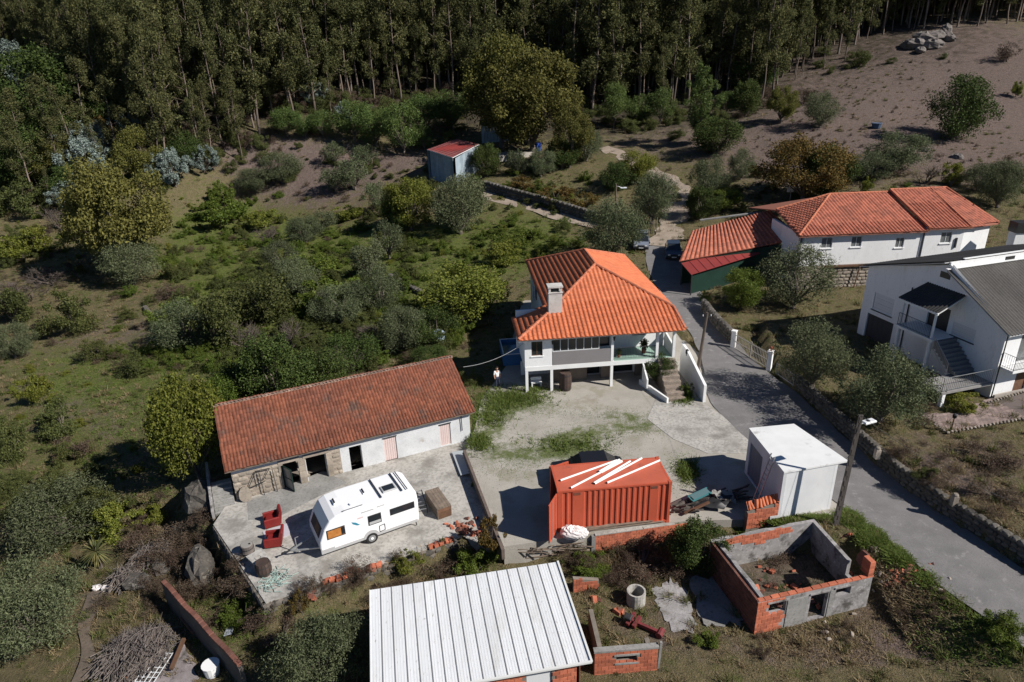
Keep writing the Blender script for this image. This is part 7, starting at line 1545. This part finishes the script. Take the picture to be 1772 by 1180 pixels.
('green_shrub',620,515,90,50,'bright bramble mound in the centre of the tangled garden'),
('dark_broadleaf',610,640,90,80,'dark bush beside the brown tangle above the barn ridge'),
('olive',530,420,60,50,'dark low olive above the lone dark one'),
('small_olive',560,400,50,40,'small grey olive on the grassy terrace right of the brambles'),
('yellow_shrub',600,380,60,30,'yellowish bramble on the upper grassy terrace'),
('olive',520,520,80,85,'grey olive in the tangled garden below the long low bramble'),
('dark_broadleaf',690,400,55,60,'dark tree tucked left of the yellow green one in the middle garden'),
('bare_shrub',500,610,90,90,'leafless brown tangle in the hollow behind the barn'),
('shrub',170,620,70,45,'grey green bush on the brown bank of the left meadow'),
('brown_shrub',300,520,80,40,'brown scrub on the terrace edge of the left meadow'),
('bare_shrub',100,490,90,60,'leafless brown thicket left of the smaller brownish tree'),
]
for row in PL: plant_px(*row)
# yucca
p = at(176,985); t = thing('yucca', 'spiky yucca with a pale skirt of dead blades beside the yellow green bush', 'yucca', p); mb = MB(); mb.tube([(0,0,-.1),(0,0,1.2)],[.12,.09],7); part('trunk', mb, BARK, t)
r = np.random.default_rng(5); V = []; Q = []
for k in range(150):
    a = r.uniform(0, 2*pi); e = r.uniform(-.7, 1.4); d = np.array([cos(a)*cos(e), sin(a)*cos(e), sin(e)]); s = np.array([-sin(a), cos(a), 0])*.028; L = r.uniform(.8, 1.15); b0 = np.array([0,0,1.2]); o = len(V)
    V += [b0-s, b0+s, b0+d*L*.6+s*.8+[0,0,-.03], b0+d*L*.6-s*.8+[0,0,-.03], b0+d*L+[0,0,-.16]]; Q += [(o,o+1,o+2,o+3), (o+3,o+2,o+4,o+4)]
mb = MB(); mb.add([tuple(v) for v in V], [q if q[2] != q[3] else q[:3] for q in Q]); part('blades', mb, L_YUC, t)
# brush piles
def brush(label, px, py, wpx, n, h, seed):
    p = at(px, py); D = depth(p); wm = wpx*D/FPX; R_ = random.Random(seed); mb = MB()
    for k in range(n):
        rr = wm*.5*math.sqrt(R_.random()); a = R_.uniform(0,6.28); x, y = rr*cos(a), rr*sin(a)*.9; z = h*(1-(rr/(wm*.5))**2)*R_.uniform(.3,1); b_ = R_.gauss(1.9,.6); L = R_.uniform(.5,1.5)
        d = Vector((cos(b_), sin(b_), R_.gauss(0,.18)))*L; q = Vector((x,y,z+.05)); mb.tube([q-d*.5, q+Vector((0,0,R_.uniform(0,.12))), q+d*.5], [.022,.018,.008], 4, False)
    t = thing('brush_pile', label, 'brush pile', p); stuff('twigs', mb.mesh('twigs', TWIGP), t)
    mb = MB(); mb.lump((0,0,0),(wm*.42,wm*.38,h*.7),seed,12,7,.15); part('core', mb, TWIG, t)
brush('big heap of cut grey twigs on the fallen shed at the bottom left', 245,1135,140,900,.9,1); brush('small round heap of dry twigs above the brick ruin wall', 222,1005,60,260,.6,2); brush('low heap of dry stems left of the large boulder', 270,965,80,300,.6,3)

# ------------------------------------------------------------------ eucalyptus forest
EPX = [(-300,105),(0,108),(60,112),(115,160),(150,225),(235,250),(300,300),(345,290),(415,290),(455,245),(480,222),(560,205),(600,190),(700,182),(800,178),(860,165),(960,175),(1010,205),(1060,200),(1160,205),(1230,170),(1290,170),(1340,185),(1362,150),(1420,122),(1470,105),(1500,72),(1560,56),(1772,42),(2100,20)]
ex = np.array([e[0] for e in EPX], float); ey = np.array([e[1] for e in EPX], float)
r = np.random.default_rng(21); st = 3.1
gx, gy = np.meshgrid(np.arange(-290, 260, st), np.arange(84, 330, st)); cx = (gx+r.uniform(-1.3,1.3,gx.shape)).ravel(); cy = (gy+r.uniform(-1.3,1.3,gy.shape)).ravel(); cz = H(cx, cy)
bx, by = PX(cx, cy, cz); lim = np.interp(bx, ex, ey)
ok = (by < lim) & (bx > -620) & (bx < 2300) & (by > -420); ok &= ~((cy > 95) & (by > lim-3) & (r.random(cx.size) < .35))
ok &= r.random(cx.size) < np.where(lim-by < 60, .9, .62)
topy = PX(cx, cy, cz+24)[1]; ok &= topy < lim+40
cx, cy, cz, bx, by, gap = [a[ok] for a in (cx, cy, cz, bx, by, (lim-by))]
order = np.argsort(gap + (np.abs(bx-886) > 890)*4000); near = order[:285]; far = order[285:]
lab = [('tall thin eucalyptus at the left edge of the forest behind the silver saplings','eucalyptus trees at the left forest edge'),('tall thin eucalyptus at the forest edge behind the pines and the tin shed','eucalyptus trees at the middle forest edge'),('tall thin eucalyptus at the dark forest edge beside the dry hillside','eucalyptus trees at the right forest edge')]
out, W_, H_ = PROTO['eucalyptus']
for i in near:
    k = 0 if bx[i] < 460 else (1 if bx[i] < 1180 else 2); s = r.choice([.45,.62,.8,.9,1.,1.1,1.18], p=[.06,.1,.14,.2,.22,.18,.1])*(.82 if bx[i] < 300 else 1)
    plant('eucalyptus', (float(cx[i]), float(cy[i]), float(cz[i])-.1), 5*s*r.uniform(.85,1.2), 22*s, lab[k][0], lab[k][1], tilt=.06)
for px, py, hh, tl in ((72,330,110,(-.03,.22)),(88,365,75,(.02,-.1)),(278,295,230,(0,-.16)),(262,250,200,(0,-.12)),(352,288,140,(0,.0)),(420,282,150,(0,.02)),(1388,128,100,(0,0)),(1425,120,110,(0,0)),(1462,106,110,(0,.05))):
    p = at(px, py); D = depth(p); h_ = hh*D/FPX; o = plant('eucalyptus', (p[0], p[1], p[2]-.2), h_*.2, h_, 'leaning pale trunked eucalyptus standing clear of the forest edge', 'outlying eucalyptus trees'); o.rotation_euler = (tl[0], tl[1], r.uniform(0,6))
for px, py, hh in ((20,325,150),(48,300,140),(112,338,130),(140,300,150),(66,350,140),(95,290,150),(12,262,130),(160,262,150),(205,280,140),(35,235,110),(185,315,110)):
    p = at(px, py); h_ = hh*depth(p)/FPX; plant('eucalyptus', (p[0], p[1], p[2]-.2), h_*.30, h_, 'young slender eucalyptus rising among the bushes at the far left', 'young eucalyptus trees at the far left', tilt=.06)
# the rest of the forest reads as one mass
def scatter(name, pts, scl, rot, pairs, parent=None):
    me = bpy.data.meshes.new(name); me.vertices.add(len(pts)); me.vertices.foreach_set('co', np.asarray(pts, np.float32).ravel())
    for an, vals, ty in (('scl', scl, 'FLOAT'), ('rotz', rot, 'FLOAT'), ('hgt', np.random.default_rng(len(pts)).uniform(.55, 1.35, len(pts)), 'FLOAT')): a = me.attributes.new(an, ty, 'POINT'); a.data.foreach_set('value', np.asarray(vals, np.float32))
    o = stuff(name, me, parent); g = bpy.data.node_groups.new(name, 'GeometryNodeTree'); g.interface.new_socket('Geometry', in_out='INPUT', socket_type='NodeSocketGeometry'); g.interface.new_socket('Geometry', in_out='OUTPUT', socket_type='NodeSocketGeometry')
    N = g.nodes; gi = N.new('NodeGroupInput'); go = N.new('NodeGroupOutput'); jn = N.new('GeometryNodeJoinGeometry')
    def named(nm): n = N.new('GeometryNodeInputNamedAttribute'); n.data_type = 'FLOAT'; n.inputs[0].default_value = nm; return n.outputs[0]
    cv = N.new('ShaderNodeCombineXYZ'); g.links.new(named('rotz'), cv.inputs[2]); mp = N.new('GeometryNodeMeshToPoints'); g.links.new(gi.outputs[0], mp.inputs[0])
    for ob in pairs:
        oi = N.new('GeometryNodeObjectInfo'); oi.inputs[0].default_value = ob; ip = N.new('GeometryNodeInstanceOnPoints')
        g.links.new(mp.outputs[0], ip.inputs['Points']); g.links.new(oi.outputs['Geometry'], ip.inputs['Instance']); g.links.new(cv.outputs[0], ip.inputs['Rotation'])
        sv_ = N.new('ShaderNodeCombineXYZ'); s_ = named('scl')
        hz_ = N.new('ShaderNodeMath'); hz_.operation = 'MULTIPLY'; g.links.new(s_, hz_.inputs[0]); g.links.new(named('hgt'), hz_.inputs[1])
        for k in range(3): g.links.new(hz_.outputs[0] if k == 2 else s_, sv_.inputs[k])
        g.links.new(sv_.outputs[0], ip.inputs['Scale']); g.links.new(ip.outputs[0], jn.inputs[0])
    g.links.new(jn.outputs[0], go.inputs[0]); md = o.modifiers.new('scatter', 'NODES'); md.node_group = g; return o
def donor(me): return next(o for o in COL.objects if o.data == me)
for v in range(8):
    ii = far[v::8]; tm, cm = out[v]
    scatter('distant_forest', np.stack([cx[ii], cy[ii], cz[ii]-.1], 1), r.uniform(.6,1.2,len(ii)), r.uniform(0,6.28,len(ii)), (donor(tm), donor(cm)))
# undergrowth at the feet of the forest and around the gardens
def clumps(name, kind, v, spots, seed, smin, smax):
    r = np.random.default_rng(seed); P = []
    for px, py, n, sx, sy in spots:
        for k in range(n):
            q = at(px+r.normal()*sx, py+r.normal()*sy)
            if any(inpoly(q[0], q[1], pl_) for pl_ in (YARD, TERR, ROADPOLY)): continue
            P.append((q[0], q[1], q[2]-.05))
    tm, cm = PROTO[kind][0][v]; scatter(name, P, r.uniform(smin, smax, len(P)), r.uniform(0,6.28,len(P)), (donor(cm),))
clumps('undergrowth', 'brown_shrub', 0, [(300,240,60,140,25),(650,180,90,140,14),(950,190,40,90,10),(1300,175,25,40,15),(70,300,50,70,80)], 1, .5, 1.3)
clumps('undergrowth', 'shrub', 1, [(250,280,50,140,30),(700,190,90,150,14),(1150,210,25,60,12),(70,250,60,60,70),(1450,110,14,60,12)], 2, .5, 1.5)
clumps('bramble_cover', 'green_shrub', 1, [(520,500,50,110,45),(640,420,36,90,30),(380,420,30,80,40),(880,410,30,80,22),(960,320,20,60,12),(700,560,44,60,40),(430,620,30,60,25),(190,420,30,90,30),(1560,325,14,120,8),(290,590,16,40,40)], 3, .2, .8)
clumps('bramble_cover', 'green_shrub', 2, [(560,520,34,120,45),(660,440,24,90,30),(400,410,20,80,40),(860,420,18,80,22),(700,540,24,60,40)], 13, .2, .9)
clumps('yellow_bramble_cover', 'yellow_shrub', 1, [(540,450,44,140,60),(860,430,26,80,25),(960,345,20,60,12),(300,430,24,120,30),(90,720,10,90,60),(700,520,22,70,50)], 6, .15, .55)
clumps('dry_bramble_cover', 'brown_shrub', 1, [(560,330,34,120,40),(330,990,60,50,40),(560,1025,40,110,18),(1100,985,46,90,25),(1000,960,14,30,10),(480,430,30,100,40),(640,620,40,80,30),(60,480,40,50,30),(1500,300,30,140,20),(1650,820,22,100,50),(180,600,16,90,50)], 4, .15, .55)
clumps('dry_bramble_cover', 'brown_shrub', 0, [(1590,1060,14,60,25),(1400,1110,10,80,20)], 14, .10, .28)
clumps('scrub_cover', 'shrub', 2, [(440,540,36,110,50),(700,500,30,80,60),(120,860,16,60,40),(340,570,20,50,40),(40,880,16,40,40),(560,600,40,90,30),(420,500,30,80,40),(620,400,24,100,40),(1300,330,20,40,20),(900,350,20,80,25),(600,300,20,120,40)], 5, .2, .8)
clumps('scrub_cover', 'shrub', 0, [(470,530,30,110,50),(640,560,26,80,50),(600,300,20,120,40),(60,420,20,60,40)], 15, .25, 1.0)
clumps('field_scrub', 'brown_shrub', 2, [(1550,190,170,150,60),(1350,260,60,100,35)], 8, .10, .32)
# ------------------------------------------------------------------ grass, one mass per kind
def grass(name, mat, spots, hgt, seed, wd=.035, blades=5, sp=.10, keepoff=True, lean=.9):
    r = np.random.default_rng(seed); V = []
    for px, py, n, sx, sy in spots:
        qx = px+r.normal(size=n)*sx; qy = py+r.normal(size=n)*sy
        d = FV[None]*FPX+RV[None]*(qx-886)[:, None]-UV[None]*(qy-590)[:, None]; z0 = at(px, py)[2]; z = np.full(n, z0)
        for _ in range(6): t = (z-CAMZ)/d[:, 2]; P = CP+d*t[:, None]; z = z+.7*(H(P[:, 0], P[:, 1])-z)
        t = (z-CAMZ)/d[:, 2]; P = CP+d*t[:, None]; m = (np.abs(P[:, 2]-H(P[:, 0], P[:, 1])) < .6) & (t > 0) & (P[:, 1] < 160)
        if keepoff: m &= ~(inpoly(P[:, 0], P[:, 1], YARD) | inpoly(P[:, 0], P[:, 1], TERR) | inpoly(P[:, 0], P[:, 1], ROADPOLY))
        P = P[m]; P[:, 2] = H(P[:, 0], P[:, 1])
        B = np.repeat(P, blades, 0); B[:, :2] += r.normal(size=(len(B), 2))*sp; a = r.uniform(0, 6.28, len(B)); s = np.stack([np.cos(a), np.sin(a), 0*a], 1)*wd; tip = np.stack([r.normal(size=len(B))*lean, r.normal(size=len(B))*lean, np.ones(len(B))], 1)*(hgt*r.uniform(.4,1.2,len(B)))[:, None]
        B[:, 2] -= .03; V.append(np.stack([B-s, B+s, B+tip], 1).reshape(-1, 3))
    V = np.concatenate(V); stuff(name, npmesh(name, V, np.arange(len(V)).reshape(-1, 3), mat, 3))
grass('meadow_grass', L_GRASS, [(150,740,3400,110,70),(300,640,2400,70,60),(390,400,1300,70,35),(560,480,2400,110,45),(640,430,1200,100,40),(860,420,1300,80,35),(960,330,800,80,22),(700,520,900,70,50),(410,1080,600,35,40),(1690,1090,900,60,30)], .13, 11, .032, 6, .13, True, 1.2)
grass('verge_grass', L_GRASS, [(1478,893,1100,9,8),(1515,925,1300,12,8),(1565,958,1500,14,8),(1620,997,1400,15,8),(1672,1035,1200,16,8),(1728,1072,800,16,8),(1400,893,1100,32,5),(1330,906,700,24,6)], .17, 12, .035, 7, .14, True, 1.1)
grass('dry_grass', L_DRY, [(1560,1040,3600,90,45),(250,1050,1800,120,60),(1100,1000,1500,110,40),(1640,830,2400,90,60),(180,560,1500,90,50),(600,330,1800,130,45),(300,690,1200,110,60),(560,480,900,110,45),(1500,200,3800,160,70),(1350,270,900,120,35),(700,990,900,120,35),(1350,1120,1500,140,35),(430,460,900,90,50),(800,470,800,90,40),(1600,310,700,120,18)], .12, 13, .022, 5, .16, True, 1.3)
grass('tall_weeds', L_GRASS, [(868,690,330,26,10),(905,690,200,24,6),(850,722,160,16,9),(925,674,90,14,4),(1180,690,120,8,5),(1190,815,200,9,9),(985,770,160,40,9),(830,765,200,10,8)], .30, 15, .035, 6, .14, False, .7)
grass('yard_weeds', L_GRASS, [(985,778,1500,55,13),(1110,735,700,40,10),(1040,750,400,60,10),(920,705,520,30,10),(850,730,420,30,14),(905,790,500,40,10),(1060,720,260,50,5),(1010,712,200,60,5),(880,810,260,30,12),(1180,800,240,14,10),(1190,835,240,14,10),(840,770,200,18,10),(1240,772,60,10,4),(870,695,500,28,12),(850,722,260,20,10),(930,680,200,25,6)], .055, 14, .05, 8, .17, False, 2.)

# tussocks that break up the bare ground
def tussock(name, mat, n, hh, seed):
    r = np.random.default_rng(seed); a = r.uniform(0, 6.28, n); B = np.stack([r.normal(size=n)*.10, r.normal(size=n)*.10, np.full(n, -.03)], 1); s_ = np.stack([np.cos(a), np.sin(a), 0*a], 1)*.022; e = r.uniform(.3, 1.3, n); b_ = r.uniform(0, 6.28, n); L = hh*r.uniform(.5, 1.2, n)
    tip = np.stack([np.cos(b_)*np.cos(e), np.sin(b_)*np.cos(e), np.sin(e)], 1)*L[:, None]; V = np.stack([B-s_, B+s_, B+tip], 1).reshape(-1, 3); return npmesh(name, V, np.arange(3*n).reshape(-1, 3), mat, 3)
r = np.random.default_rng(77); n = 60000; tx = r.uniform(-75, 80, n); ty = 14+r.random(n)**1.25*140; tz = H(tx, ty); px, py = PX(tx, ty, tz); cov = coverage(tx, ty, tz)
ok = (px > -40) & (px < 1810) & (py > -20) & (py < 1230)
for pl_ in (YARD, TERR, ROADPOLY): ok &= ~inpoly(tx, ty, pl_)
clump_ = .5+.5*np.sin(tx*.9+2*np.sin(ty*.5))*np.sin(ty*.8+1.5*np.sin(tx*.6)); ok &= r.random(n) < .12+.75*clump_
ok &= (ty < 92) | (r.random(n) < .3)
green = ok & (r.random(n) < np.clip(cov[:, 0]*1.5-cov[:, 1], 0, .9)); dry = ok & ~green & (r.random(n) < .7)
for nm, mat, msk, hh, sd in (('dry_tussocks', L_DRY, dry, .38, 1), ('green_tussocks', L_GRASS, green, .30, 2), ('dark_tussocks', L_SCRUB, ok & (r.random(n) < .34), .46, 3)):
    pts = np.stack([tx[msk], ty[msk], tz[msk]], 1); d0 = stuff(nm[:-1], tussock(nm[:-1], mat, 46, hh, sd)); d0.location = pts[0]
    scatter(nm, pts[1:], r.uniform(.45, 1.35, len(pts)-1), r.uniform(0, 6.28, len(pts)-1), (d0,))
